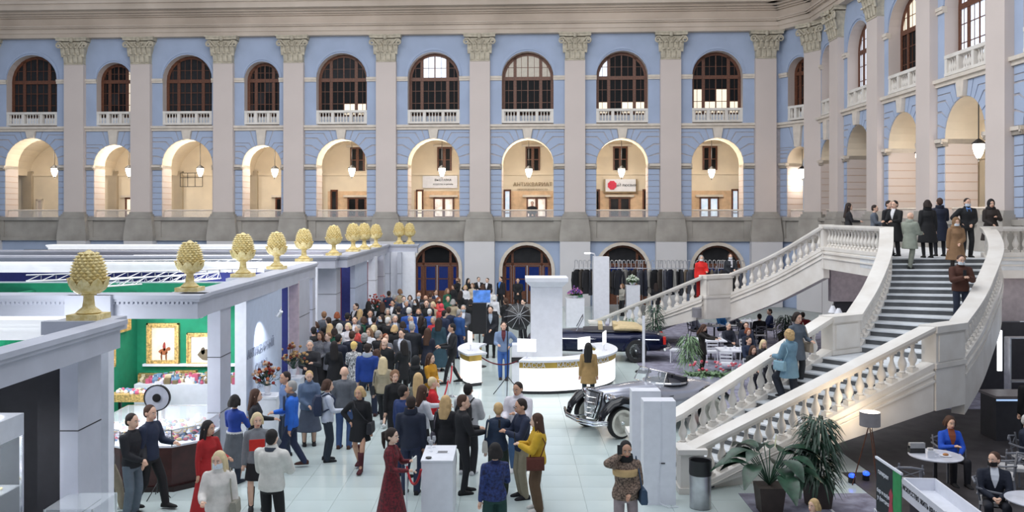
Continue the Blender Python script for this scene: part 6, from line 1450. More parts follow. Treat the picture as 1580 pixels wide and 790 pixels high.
M_eyew = mat('eye_white', srgb(220, 214, 210), 0.3); M_eyed = mat('dark_eye_and_brow', srgb(52, 38, 32), 0.4); M_lip = mat('lip', srgb(178, 92, 88), 0.5)
HC_ = {'black': '1E1A1A', 'brown': '4A3226', 'dark': '2C201C', 'blond': 'C8A878', 'fair': 'D8C49C', 'grey': '9C9A98', 'white': 'D2D0CC', 'red': '8A4A2C', 'lightbrown': '86644A'}
def mset(o, ms):
    for i, m in enumerate(ms):
        o.material_slots[i].link = 'OBJECT'; o.material_slots[i].material = m
def pobj(name, me, ms, par, loc=(0, 0, 0), rot=None, label=None):
    o = bpy.data.objects.new(name, me); COL.objects.link(o); o.parent = par; o.location = loc
    if rot: o.rotation_euler = rot
    mset(o, ms)
    if label: o['label'] = label
    return o
def cm(c):
    if not isinstance(c, str): return c
    return cl(c, bump=0.25, bscale=30)
def person(loc, face, h, sex, hair, hcol, top, bot, shoe, arms=('down', 'down'), legs='stand', head=(0, 0), res=True, extra=(), label='', group=None, skin=0):
    """top=(kind, colour, bulk); bot=(kind, colour) or None; extra: strings such as 'mask', 'phone', 'bag:hex', 'pack:hex', 'scarf:hex'"""
    pose = (arms[0], arms[1], legs); J = skel(sex, pose)
    t = thing('person', label, 'person', loc, math.radians(face), group); sc = h/H0; t.scale = (sc*1.05, sc*1.05, sc)
    pobj('body', body_mesh(sex, pose, head, res), [M_skin[skin], M_eyew, M_eyed, M_lip], t)
    if hair != 'bald': pobj('hair' if hair not in ('cap', 'hood', 'shawl') else {'cap': 'cap', 'hood': 'hood', 'shawl': 'head_shawl'}[hair], hair_mesh(hair, head, J['dz'], res), [cm(HC_.get(hcol, hcol))], t)
    nm = {'short': 'sweater', 'hip': 'jacket', 'long': 'coat', 'knee': 'long_coat', 'dress': 'dress', 'maxi': 'long_dress'}[top[0]]
    pobj(nm, top_mesh(sex, pose, top[0], res, top[2] if len(top) > 2 else 1), [cm(top[1])], t)
    if bot: pobj({'trousers': 'trousers', 'wide': 'trousers', 'slim': 'leggings'}.get(bot[0], 'skirt'), bot_mesh(sex, pose, bot[0], res), [cm(bot[1])], t)
    sh = shoe.split(':'); 
    for s in (1, -1):
        a = J['an', s]; pobj("shoe" if sh[0] != "boot" else "boot", shoe_mesh(sh[0]), [cm(sh[1])], t, (a.x, a.y, a.z-0.08))
    HM = head_mat(J, *head); dz = J['dz']; k = 1 if sex == 'm' else 0.86
    for e in extra:
        n, _, c = e.partition(':')
        if n == 'mask':
            m = MB(); m.rings([[(x, y, z+0.004*j) for x, y, z in ((-0.07, -0.02, zz), (-0.055, -0.075, zz), (0, -0.106 if zz > 0.05 else -0.098, zz), (0.055, -0.075, zz), (0.07, -0.02, zz), (0, 0.0, zz))] for j, zz in enumerate((0.028, 0.06, 0.092))], T=HM)
            m.build('face_mask', cl(c or 'D8E0E8'), t, smooth=True)
        elif n == 'phone':
            w = J['wr', -1]+V((0, -0.09, 0.05)); MB().cb(w.x, w.y, w.z, 0.075, 0.012, 0.15, ).build('phone', M_dark, t)
        elif n == 'paper':
            w = J['wr', -1]+V((0.05, -0.09, 0.0)); MB().cb(w.x, w.y, w.z, 0.16, 0.02, 0.22).build('papers', cl(c or 'E8E8E4'), t)
        elif n == 'folder':
            MB().cb(0.0, -0.20, 1.12+dz, 0.26, 0.02, 0.2).build('folder', cl(c), t)
        elif n == 'shirt':
            m = MB(); m.rings([[(-w, -d, z), (w, -d, z), (w, -d+0.03, z), (-w, -d+0.03, z)] for w, d, z in ((0.006, 0.135, 1.16), (0.05, 0.142, 1.3), (0.062, 0.128, 1.38), (0.06, 0.09, 1.45), (0.055, 0.068, 1.5))], T=TR(0, 0, dz)); m.build('shirt', cl(c), t)
        elif n == 'scarf':
            m = MB(); m.lathe([(0.07, 1.42+dz), (0.098, 1.44+dz), (0.1, 1.48+dz), (0.075, 1.51+dz)], 14); m.cb(0.04, -0.135, 1.18+dz, 0.07, 0.04, 0.28); m.build('scarf', cm(c), t, smooth=True)
        elif n == 'pack':
            m = MB(); m.rings([[(x*w, 0.10+d*y_, z) for x, y_ in ((-1, 0.3), (-0.9, 0.9), (0.9, 0.9), (1, 0.3), (0.9, 0), (-0.9, 0))] for w, d, z in ((0.13, 0.15, 1.0), (0.15, 0.19, 1.1), (0.15, 0.18, 1.3), (0.12, 0.12, 1.42))], T=TR(0, 0.03, dz)); b = m.build('backpack', cm(c), t, smooth=True)
            m = MB(); [m.tube([(s*0.1, 0.12, 1.42), (s*0.12, 0.0, 1.475), (s*0.12, -0.14, 1.36), (s*0.13, -0.12, 1.2), (s*0.13, 0.12, 1.08)], 0.018, 5, TR(0, 0, dz)) for s in (1, -1)]; m.build('backpack_straps', cm(c), t)
        elif n in ('bag', 'xbag', 'hbag'):
            if n == 'hbag': w = J['wr', 1]; x, y, z = w.x, w.y-0.0, w.z-0.42
            else: x, y, z = 0.24, -0.06, 0.80+dz
            m = MB(); m.rings([[(x+px_*ww, y+py_*0.15, z+zz) for px_, py_ in ((-0.5, -1), (0.5, -1), (0.5, 1), (-0.5, 1))] for ww, zz in ((0.09, 0), (0.11, 0.04), (0.09, 0.2), (0.06, 0.23))]); m.build('handbag', cm(c), t)
            m = MB()
            if n == 'hbag': m.tube([(x, y-0.09, z+0.22), (x, y-0.04, z+0.40), (x, y+0.04, z+0.40), (x, y+0.09, z+0.22)], 0.01, 5)
            elif n == 'xbag': m.tube([(x-0.02, y, z+0.22), (0.15, -0.155, 1.1+dz), (-0.05, -0.16, 1.35+dz), (-0.12, -0.02, 1.475+dz), (-0.02, 0.155, 1.3+dz), (0.17, 0.13, 1.1+dz), (x-0.02, y+0.08, z+0.22)], 0.011, 5)
            else: m.tube([(x-0.02, y-0.09, z+0.22), (0.19, -0.12, 1.25+dz), (0.16, 0.0, 1.50+dz), (0.19, 0.12, 1.25+dz), (x-0.02, y+0.09, z+0.22)], 0.011, 5)
            m.build('bag_strap', cm(c), t)
        elif n == 'belt': MB().lathe([(0.165, 0.99+dz), (0.165, 1.03+dz)], 16, sy=0.75).build('belt', cm(c), t)
        elif n == 'stripe': MB().lathe([(0.188, 1.22+dz), (0.196, 1.25+dz), (0.198, 1.30+dz), (0.188, 1.33+dz)], 20, sy=0.9, y=0).build('chest_stripe', cm(c), t)
        elif n == 'collar': MB().lathe([(0.10, 1.43+dz), (0.12, 1.47+dz), (0.11, 1.54+dz), (0.09, 1.52+dz)], 14).build('collar', cm(c), t, smooth=True)
        elif n == 'lens':
            m = MB(); [m.tube([HM @ V((s*0.03+0.022*math.cos(a), -0.105, 0.127+0.017*math.sin(a))) for a in [i*PI/5 for i in range(11)]], 0.003, 4) for s in (1, -1)]; m.build('glasses', M_dark, t)
    return t
def at(px, py, h, zf=0.0, Y=None):
    Y = Y or F*(HC-h-zf)/(py-HY); return ((px-CX)*Y/F, Y, zf)
leo = mat('leopard_print_cloth', srgb(150, 128, 112), 0.85, scale=38, col2=srgb(58, 46, 42))
maroon = mat('maroon_floral_cloth', srgb(120, 30, 42), 0.8, scale=26, col2=srgb(60, 24, 30))
blueprint = mat('blue_patterned_cloth', srgb(44, 62, 120), 0.8, scale=24, col2=srgb(24, 28, 60))
bwprint = mat('white_and_black_patterned_cloth', srgb(226, 226, 226), 0.85, scale=30, col2=srgb(40, 40, 46))
tweed = mat('grey_tweed_cloth', srgb(150, 150, 156), 0.9, scale=60, col2=srgb(92, 94, 102))
def N(px, py, h, face, sex, hair, hcol, top, bot, shoe, arms, legs, label, *extra, head=(0, 0), skin=0, Y=None, zf=0.0, res=True):
    h *= 1.045
    return person(at(px, py, h, zf, Y), face, h, sex, hair, hcol, top, bot, shoe, arms, legs, head, res, extra, label, None, skin)
D = ('down', 'down')
N(203, 641, 1.76, 75, 'm', 'short', 'dark', ('hip', '1C1D24', 1), ('trousers', '5E6A76'), 'shoe:202020', ('front', 'front'), 'stand', 'older man in black zip jacket and grey-blue jeans, hands clasped, before the jewellery counter', head=(10, 8)) if 0 else None
PEOPLE = [
 (203, 641, 1.76, 75, 'm', 'short', 'dark', ('hip', '1C1D24', 1), ('trousers', '5E6A76'), 'shoe:202020', ('front', 'front'), 'stand', 'older man in black zip jacket and faded jeans, hands clasped, before the jewellery counter'),
 (231, 628, 1.82, 80, 'm', 'short', 'brown', ('hip', '222C44', 1), ('trousers', '16161A'), 'shoe:141416', ('hold', 'down'), 'walk', 'man in dark navy jacket and black trousers striding right behind the older man'),
 (164, 641, 1.72, 100, 'm', 'short', 'brown', ('hip', '8C8A8C', 1), ('trousers', 'A89C88'), 'shoe:D8D8D8', D, 'walk', 'man in beige trousers half hidden behind the nearest booth post'),
 (321, 652, 1.66, 60, 'f', 'longest', 'black', ('maxi', 'A81E22', 0), None, 'shoe:201818', ('hold', 'down'), 'stand', 'long black haired woman in a long red dress at the left'),
 (338, 700, 1.68, 5, 'f', 'long', 'fair', ('hip', 'D8D2CC', 2), ('trousers', '26262A'), 'shoe:202020', ('down', 'hold'), 'stand', 'blonde woman in a cream sweater with mask under her chin, in front at the left', 'mask', 'bag:8C887C'),
 (362, 612, 1.68, 160, 'f', 'bob', 'black', ('short', '1C3E96', 0), ('midi', '5A5F66'), 'boot:2A3040', ('hold', 'phone'), 'stand', 'woman with dark bob in royal blue sweater and long grey skirt', 'belt:D8D8D8'),
 (394, 603, 1.70, 100, 'f', 'long', 'brown', ('hip', '26282E', 1), ('slim', '1C1C20'), 'boot:181818', ('hold', 'down'), 'stand', 'brown haired woman in dark jacket beside the white podium'),
 (397, 640, 1.68, 15, 'f', 'bob', 'fair', ('hip', '7A7E84', 1), ('skirt', '16161A'), 'boot:18181C', ('hip', 'down'), 'stand', 'blonde woman in grey jacket holding a red folder and dark red handbag', 'folder:C8281E', 'hbag:6E1420'),
 (419, 666, 1.80, 165, 'm', 'short', 'black', ('hip', 'D6D4CE', 2), ('trousers', '121216'), 'shoe:141414', ('hold', 'phone'), 'stand', 'man seen from behind in a chunky white sweater and black trousers', 'scarf:3A4250'),
 (441, 576, 1.78, -60, 'm', 'short', 'dark', ('hip', '6E86B4', 1), ('trousers', '2A3448'), 'shoe:2020208', D, 'stand', 'dark haired man in pale blue jacket partly hidden behind the bright blue jacket'),
 (450, 590, 1.78, -80, 'm', 'short', 'grey', ('hip', '2A6AD0', 1), ('trousers', '26304C'), 'shoe:4A2C24', ('down', 'hold'), 'walk', 'grey haired man in bright blue jacket and dark jeans facing left', 'scarf:40485C'),
 (477, 574, 1.66, 15, 'f', 'short', 'blond', ('hip', '5A6C88', 2), ('midi', '4E5668'), 'boot:16161A', ('hold', 'front'), 'stand', 'short haired blonde in denim jacket and long grey-blue skirt looking at her hands'),
 (505, 588, 1.70, 110, 'f', 'bob', 'brown', ('hip', 'C8CEDC', 1), ('trousers', '2A3440'), 'shoe:181A20', ('down', 'hold'), 'stand', 'woman in white shirt jacket with a navy backpack', 'pack:2C3650'),
 (531, 568, 1.80, 175, 'm', 'bald', 'grey', ('hip', '5C6068', 1), ('trousers', '3C5480'), 'shoe:4A3028', D, 'stand', 'bald man in grey leather jacket and blue jeans seen from behind'),
 (555, 599, 1.68, -5, 'f', 'bob', 'blond', ('long', '16171C', 1), None, 'boot:4C1822', ('down', 'hip'), 'walk', 'blonde woman in a black coat with cross-body bag and burgundy boots', 'xbag:2A2A30'),
 (604, 664, 1.68, 80, 'f', 'tail', 'dark', ('maxi', None, 0), None, 'shoe:2A1818', ('phone', 'hold'), 'stand', 'woman in a long maroon floral dress holding white papers', 'paper'),
 (634, 614, 1.80, 175, 'm', 'short', 'dark', ('hip', '1C2438', 1), ('trousers', '222A44'), 'shoe:16161A', D, 'stand', 'man in dark navy suit from behind, next to the small white pedestal', 'collar:1C2438'),
 (622, 597, 1.80, 130, 'm', 'short', 'black', ('hip', '24386A', 1), ('trousers', '1E2A4A'), 'shoe:16161A', D, 'stand', 'man in mid blue suit just behind the navy suited man'),
 (609, 574, 1.70, 30, 'f', 'curly', 'lightbrown', ('hip', '18181C', 1), ('trousers', '1A1A20'), 'shoe:141414', ('front', 'down'), 'stand', 'curly haired person in black with hands low, left of the blue suit'),
 (567, 532, 1.86, 178, 'm', 'short', 'dark', ('hip', '1C3F8E', 1), ('trousers', '20283E'), 'shoe:3A1C1C', D, 'wide', 'tall broad man in royal blue sweater seen from behind', 'collar:C8D0E0'),
 (591, 553, 1.68, 175, 'f', 'long', 'fair', ('hip', 'A89C84', 1), ('slim', '1A1C22'), 'shoe:D8D8D8', D, 'walk', 'long haired blonde in beige top and black leggings from behind, with dark bag', 'bag:2A2C30'),
 (667, 584, 1.64, 100, 'f', 'short', 'fair', ('hip', 'C8202A', 1), ('trousers', '24242A'), 'shoe:202020', ('hold', 'hold'), 'stand', 'short haired blonde woman in a bright red jacket'),
 (645, 578, 1.72, 175, 'f', 'longest', 'blond', ('long', '6A6A62', 1), ('slim', '24242A'), 'shoe:202020', ('hold', 'hold'), 'stand', 'woman with very long straight fair hair left of the red jacket'),
 (652, 597, 1.70, 120, 'f', 'long', 'brown', ('hip', 'D4D6DE', 1), ('trousers', '24242A'), 'shoe:202020', ('reach', 'hold'), 'stand', 'woman in white blouse with black mask reaching right', 'mask:202226'),
 (688, 613, 1.68, 170, 'f', 'wavy', 'blond', ('hip', '1E1E24', 1), ('wide', '24242C'), 'shoe:202020', D, 'stand', 'woman with wavy golden hair and black top carrying a grey shoulder bag', 'bag:5E5A66'),
 (714, 612, 1.82, 110, 'm', 'short', 'brown', ('hip', '17181E', 1), ('slim', '17181E'), 'shoe:101014', ('hold', 'hold'), 'lean', 'slim man in a black suit facing right, hands held forward'),
 (722, 594, 1.80, 160, 'm', 'short', 'black', ('hip', 'B8B8BC', 2), ('trousers', '202126'), 'shoe:D0D0D4', ('hold', 'hold'), 'stand', 'man in pale grey sweatshirt with a large black backpack', 'pack:1A1A1E'),
 (769, 624, 1.68, 175, 'f', 'short', 'blond', ('hip', '24344C', 1), ('wide', '28342E'), 'shoe:D0D0D4', ('down', 'hold'), 'stand', 'short haired blonde in navy top with a cream shoulder bag', 'bag:CCC8C0'),
 (800, 592, 1.80, -20, 'm', 'short', 'dark', ('hip', 'D8D4DC', 2), ('trousers', '4A6890'), 'shoe:D8D8D8', ('phone', 'hold'), 'stand', 'man in a white hoodie looking down beside the ticket kiosk'),
 (806, 618, 1.80, -70, 'm', 'short', 'dark', ('hip', '1E2842', 1), ('trousers', '8E8672'), 'shoe:1A1A20', ('phone', 'phone'), 'stand', 'man with glasses in navy sweater and khaki trousers looking at a phone', 'lens', 'phone'),
 (829, 641, 1.68, -85, 'f', 'longest', 'brown', ('hip', 'C8A028', 2), ('wide', '5C4632'), 'shoe:D8D4D0', ('phone', 'phone'), 'stand', 'long haired woman in mustard yellow sweater and brown trousers with brown bag', 'phone', 'bag:5A2A20'),
 (764, 687, 1.66, -165, 'f', 'bob', 'black', ('hip', None, 1), ('wide', '163C38'), 'shoe:181818', ('down', 'hold'), 'stand', 'woman with dark bob in blue patterned blouse and green trousers'),
 (965, 683, 1.70, 5, 'f', 'short', 'black', ('hip', None, 2), ('trousers', '9C8E90'), 'shoe:202020', ('front', 'ear'), 'stand', 'woman in leopard print puffer jacket talking on a phone', 'collar:141418', 'stripe:C8A878', 'phone', 'bag:3A4E66'),
 (908, 531, 1.68, 178, 'f', 'longest', 'black', ('long', 'A88858', 1), ('slim', '263440'), 'shoe:20242A', D, 'stand', 'long black haired woman in tan jacket facing the ticket kiosk'),
 (664, 547, 1.66, 60, 'f', 'long', 'brown', ('hip', 'C08A20', 1), ('skirt', 'A87820'), 'boot:202020', ('front', 'hold'), 'stand', 'small woman in an ochre yellow dress left of the rope posts'),
 (642, 552, 1.66, 150, 'f', 'hood', '17181C', ('long', '17181C', 1), ('slim', '141418'), 'shoe:141414', ('hold', 'hold'), 'stand', 'figure in black hooded coat next to the ochre dress', ),
 (698, 501, 1.84, -75, 'm', 'short', 'black', ('hip', '16181E', 1), ('slim', '16181E'), 'shoe:101012', ('hold', 'hold'), 'walk', 'tall man in black suit striding left beside the round white counter', 'shirt:E0E0E8'),
 (757, 474, 1.84, 0, 'm', 'short', 'dark', ('knee', '1C1F28', 1), ('slim', '16161C'), 'shoe:101012', ('front', 'down'), 'stand', 'tall man in long dark coat and grey shirt behind the rope', 'shirt:9CA8B8'),
 (777, 498, 1.80, 0, 'm', 'short', 'dark', ('hip', '7488A8', 1), ('trousers', '3C64A8'), 'shoe:2A2024', ('hip', 'hold'), 'lean', 'man in open denim shirt and blue jeans leaning at the ticket kiosk', 'shirt:5C2630'),
 (546, 529, 1.68, 170, 'f', 'cap', 'E0C074', ('long', None, 1), ('slim', '1C4A40'), 'shoe:202020', ('hold', 'hold'), 'stand', 'woman with yellow cap and black-and-white patterned coat'),
 (494, 513, 1.70, 0, 'f', 'long', 'brown', ('hip', None, 0), ('maxi', '18181C'), 'shoe:16161A', ('front', 'front'), 'stand', 'smiling brown haired woman in a grey tweed top and long black skirt'),
 (594, 523, 1.72, -20, 'm', 'bald', 'grey', ('hip', '15161A', 1), ('trousers', '1A1A20'), 'shoe:141418', D, 'stand', 'shaven-headed person in black facing the camera, right of the blue sweater'),
 (636, 500, 1.84, 178, 'm', 'short', 'grey', ('hip', '22242C', 1), ('trousers', '1C1E26'), 'shoe:121216', ('down', 'hold'), 'stand', 'grey haired man in charcoal suit from behind, centre of the crowd'),
 (631, 476, 1.86, 175, 'm', 'short', 'white', ('hip', '264E9C', 1), ('trousers', '22345E'), 'shoe:121216', D, 'stand', 'white haired man in cobalt blue suit from behind'),
 (658, 464, 1.90, 5, 'm', 'short', 'dark', ('maxi', '131418', 1), None, 'shoe:101012', ('front', 'down'), 'stand', 'tall bearded man in a floor-length black robe'),
 (677, 492, 1.74, 170, 'f', 'long', 'dark', ('maxi', '23404E', 1), None, 'shoe:141418', D, 'stand', 'woman in long dark teal dress from behind'),
 (669, 490, 1.70, -30, 'f', 'bob', 'grey', ('hip', 'C03038', 1), ('trousers', '1C1C22'), 'shoe:141414', ('hold', 'hold'), 'stand', 'grey haired woman in scarlet top left of the teal dress'),
]
for r in PEOPLE:
    r = list(r)
    if r[7][1] is None:
        c = {'maroon': maroon, 'blue patterned': blueprint, 'leopard': leo, 'black-and-white': bwprint, 'tweed': tweed}
        r[7] = (r[7][0], [v for k_, v in c.items() if k_ in r[12]][0], r[7][2])
    py = r[1]; N(*r, res=py > 525, head=(random.choice((-12, 0, 10)), 10 if 'look' in r[12] or 'phone' in r[12] else 3), skin=len(r[12]) % 3)
# the rest of the crowd: head position in the photograph, colours, build
CROWD = []
def C(s):
    for l in s.strip().splitlines():
        p = l.split(); CROWD.append((int(p[0]), int(p[1]), p[2], p[3], p[4], p[5], p[6]))
# px py sex hair-style hair-colour garment view
C('''477 497 m short dark black_suit front
478 527 m short grey dark_coat front
490 498 f bob brown blue_jacket front
506 491 m short dark black_suit back
509 501 f long blond black_coat back
507 515 f short lightbrown grey_coat front
516 528 f longest black black_coat back
528 516 m short black navy_coat back
526 499 f wavy white white_blouse back
536 500 f bob fair white_blouse front
544 491 m short dark black_suit front
561 490 f bob brown green_dress back
553 503 f short grey coral_top front
561 517 f curly grey black_coat back
576 503 f bob fair black_jacket back
581 541 f bob brown beige_coat back
594 517 f short red grey_coat front
577 489 m short black black_suit back
589 487 f long dark black_coat front
610 488 m short grey grey_suit front
609 503 f bob blond black_coat back
606 491 m short white black_suit back
592 528 f long lightbrown beige_coat front
603 464 m short dark black_suit front
593 468 f long brown black_dress back
585 463 f bob dark navy_coat front
607 486 f short grey navy_coat back
623 458 m short dark navy_suit front
635 457 f bob brown grey_coat front
625 465 f short grey navy_coat front
644 452 m bald grey black_suit front
642 463 f long dark black_dress front
652 470 m short black navy_suit back
664 452 m short brown brown_jacket back
657 457 m bald grey grey_suit back
690 446 f long lightbrown green_dress front
668 467 f bob fair beige_coat front
676 460 f curly red coral_top front
681 470 f shawl D84A58 coral_top back
632 489 m short grey blue_jacket front
615 497 f bob dark black_coat back
697 476 m short brown navy_suit back
703 478 m short grey blue_suit back
715 472 m short grey grey_suit front
691 458 f short lightbrown green_dress front
726 463 f bob black black_dress back
709 427 f tail lightbrown black_dress front
721 426 f long black black_dress front
729 438 f bob lightbrown beige_dress front
737 427 m short dark black_suit front
752 430 m short brown black_suit front
763 456 f bob white white_blouse back
757 446 m short dark white_blouse back
780 461 f tail brown black_jacket back
808 463 m short black black_jacket front
799 430 m short dark black_coat front
773 428 m short dark open_suit front
700 440 f bob dark black_coat front
686 480 m short black navy_suit back
650 489 f long dark black_dress back
620 510 m short dark grey_suit front
646 478 m short lightbrown black_suit front
571 480 m short dark navy_suit front
598 477 f bob grey beige_coat front
615 474 m short dark black_suit back
555 478 f long blond grey_coat back
536 484 m short black navy_coat back
520 483 f bob red black_coat back
500 482 m short lightbrown grey_suit back
550 470 m short dark black_suit front
570 466 f long black black_dress back
663 478 f short white blue_jacket back
672 448 m short dark navy_suit front
711 450 f long dark black_dress back
741 450 m short black black_suit back
718 441 f bob blond white_blouse front
745 440 f long brown green_dress back
699 463 f bob grey beige_coat back
660 508 f longest brown navy_coat back
623 527 f long black black_coat back
570 508 f long lightbrown white_blouse front
584 511 m short grey black_suit back
540 513 m short brown navy_coat back
516 508 f bob dark green_dress back
484 506 m short black black_suit back
600 450 m short dark navy_suit back
617 447 f bob lightbrown beige_coat back
609 456 m short grey grey_suit back
''')
GAR = {'black_suit': (('hip', '16171C', 1), ('trousers', '16171C'), 'E0E0E8'), 'navy_suit': (('hip', '1E2944', 1), ('trousers', '1C2438'), 'D8DCE8'), 'grey_suit': (('hip', '5A5E68', 1), ('trousers', '3C3F48'), 'D8DCE8'),
 'blue_suit': (('hip', '28508C', 1), ('trousers', '22345E'), None), 'open_suit': (('hip', '1A1C26', 1), ('trousers', '16171C'), '4A86DC'), 'dark_coat': (('long', '26262C', 1), ('trousers', '1C1C20'), None),
 'black_coat': (('long', '17181C', 1), ('slim', '16161A'), None), 'navy_coat': (('long', '1E2436', 1), ('slim', '1A1C26'), None), 'grey_coat': (('long', '80828A', 1), ('slim', '24242A'), None), 'beige_coat': (('long', 'A89A82', 1), ('slim', '2A2A30'), None),
 'white_blouse': (('hip', 'DCDCE2', 0), ('trousers', '26262C'), None), 'green_dress': (('dress', '1E5A44', 0), None, None), 'coral_top': (('hip', 'D4504A', 0), ('trousers', '2A2A34'), None), 'blue_jacket': (('hip', '2C52A0', 1), ('trousers', '22283A'), None),
 'black_jacket': (('hip', '17181C', 1), ('trousers', '1A1A20'), None), 'black_dress': (('dress', '141519', 0), None, None), 'beige_dress': (('maxi', 'CCBCA4', 0), None, None), 'brown_jacket': (('hip', '5C4438', 1), ('trousers', '26262C'), None)}
AC = [D, ('front', 'front'), ('hold', 'down'), ('phone', 'hold'), ('down', 'hip')]
def where(px, py):
    if py < 452 and px > 690: return 'at the foot of the back wall'
    if px < 520: return 'beside the pavilion posts'
    if px > 735: return 'behind the ticket counters'
    if py < 470: return 'at the far side of the crowd'
    if py < 495: return 'in the middle of the crowd'
    return 'on the near side of the crowd'
rnd = random.Random(11); todo = []
for i, (px, py, sex, hair, hc, gar, view) in enumerate(CROWD):
    t_, b_, sh_ = GAR[gar]; h = (1.84 if sex == 'm' else 1.73)+rnd.uniform(-0.03, 0.05)
    face = (180 if view == 'back' else 0)+rnd.choice((-45, -20, 0, 15, 40))
    ex = [] if not sh_ or view == 'back' else ['shirt:'+sh_]
    if rnd.random() < 0.25 and view == 'front': ex.append('mask:'+rnd.choice(('D8E0E8', '202226', 'A8C4DC')))
    arms = AC[(i*7) % 5] if sex == 'f' else AC[(i*3) % 4]
    hn = {'black': 'black haired', 'dark': 'dark haired', 'brown': 'brown haired', 'blond': 'blonde', 'fair': 'fair haired', 'grey': 'grey haired', 'white': 'white haired', 'lightbrown': 'light brown haired', 'red': 'red haired'}.get(hc, 'red shawled')
    if hair == 'bald': hn = 'bald'
    hn2 = {'long': 'long ', 'longest': 'very long ', 'curly': 'curly ', 'wavy': 'wavy '}.get(hair, '')
    lab = '%s%s %s in %s %s' % (hn2, hn, 'man' if sex == 'm' else 'woman', gar.replace('_', ' '), where(px, py))
    base = at(px, py, h)
    if base[1] > 50.5: base = at(px, py, h, 0, 50.5)
    todo.append([px, base, face, h, sex, hair, hc, t_, b_, arms, ex, lab, view])
# keep neighbours from standing inside each other
for _ in range(40):
    for a in range(len(todo)):
        for b in range(a+1, len(todo)):
            pa, pb = todo[a][1], todo[b][1]; dx, dy = pa[0]-pb[0], pa[1]-pb[1]; d = math.hypot(dx, dy)
            if d < 0.6:
                s = (0.6-d)/2/max(d, 0.01); k = 1.0
                todo[a][1] = (pa[0]+dx*s*0.5, min(50.9, pa[1]+dy*s*k), 0); todo[b][1] = (pb[0]-dx*s*0.5, min(50.9, pb[1]-dy*s*k), 0)
from collections import Counter
cnt_ = Counter(t[11] for t in todo)
for lab in [l for l, n in cnt_.items() if n > 1]:
    g = [t for t in todo if t[11] == lab]
    vs = Counter(t[12] for t in g)
    for t in g: t[11] = lab+(', facing us' if t[12] == 'front' else ', back turned')
cnt_ = Counter(t[11] for t in todo); ORD = ['leftmost', 'second from left', 'third from left', 'fourth from left', 'fifth from left']
for lab in [l for l, n in cnt_.items() if n > 1]:
    g = sorted([t for t in todo if t[11] == lab], key=lambda t: t[0])
    for k_, t in enumerate(g): t[11] = ('left' if k_ == 0 else 'right')+' '+lab if len(g) == 2 else ORD[k_]+' '+lab
for t in todo:
    legs = 'stand'
    person(t[1], t[2], t[3], t[4], t[5], t[6], t[7], t[8], 'shoe:141418', t[9], legs, (0, 3), False, t[10], t[11], 'guests of the standing crowd', rnd.randrange(3))
# ================================================================ people on the stairs, in the gallery and in the cafe
def stairpos(px, z, frac=None):
    zr = z+RH; a, b = fi(min(zr, 5.09)), fo(min(zr, 5.09)); k = (px-CX)/F
    t = (k*a.y-a.x)/((b.x-a.x)-k*(b.y-a.y)); t = min(0.85, max(0.15, t)); return a.lerp(b, t)
def SP(px, n, h, face, sex, hair, hc, top, bot, shoe, arms, legs, lab, *ex, skin=0):
    z = 0.139*n if n <= 15 else 2.08+0.148*(n-15); p = stairpos(px, z)
    return person((p.x, p.y, z), face, h, sex, hair, hc, top, bot, shoe, arms, legs, (0, 8), True, ex, lab, None, skin)
SP(1482, 19, 1.74, -5, 'm', 'short', 'brown', ('hip', '4A281C', 2), ('trousers', '1E2638'), 'shoe:201818', ('phone', 'phone'), 'stand', 'man in brown knitted sweater and jeans looking at his phone midway down the stairs', 'mask', 'phone')
SP(1218, 9, 1.62, -150, 'f', 'curly', 'blond', ('long', '6E90A4', 2), ('wide', '1E2430'), 'shoe:202020', ('hold', 'hold'), 'step', 'curly blonde woman in a pale blue wool coat on the lower stairs', 'bag:8CB0C0')
SP(1228, 11, 1.66, 20, 'f', 'bob', 'dark', ('long', '56606C', 1), ('trousers', '24282E'), 'shoe:202020', ('hold', 'down'), 'stand', 'dark haired woman in grey coat just above the curly blonde on the stairs', 'bag:A09484')
L = 4.15
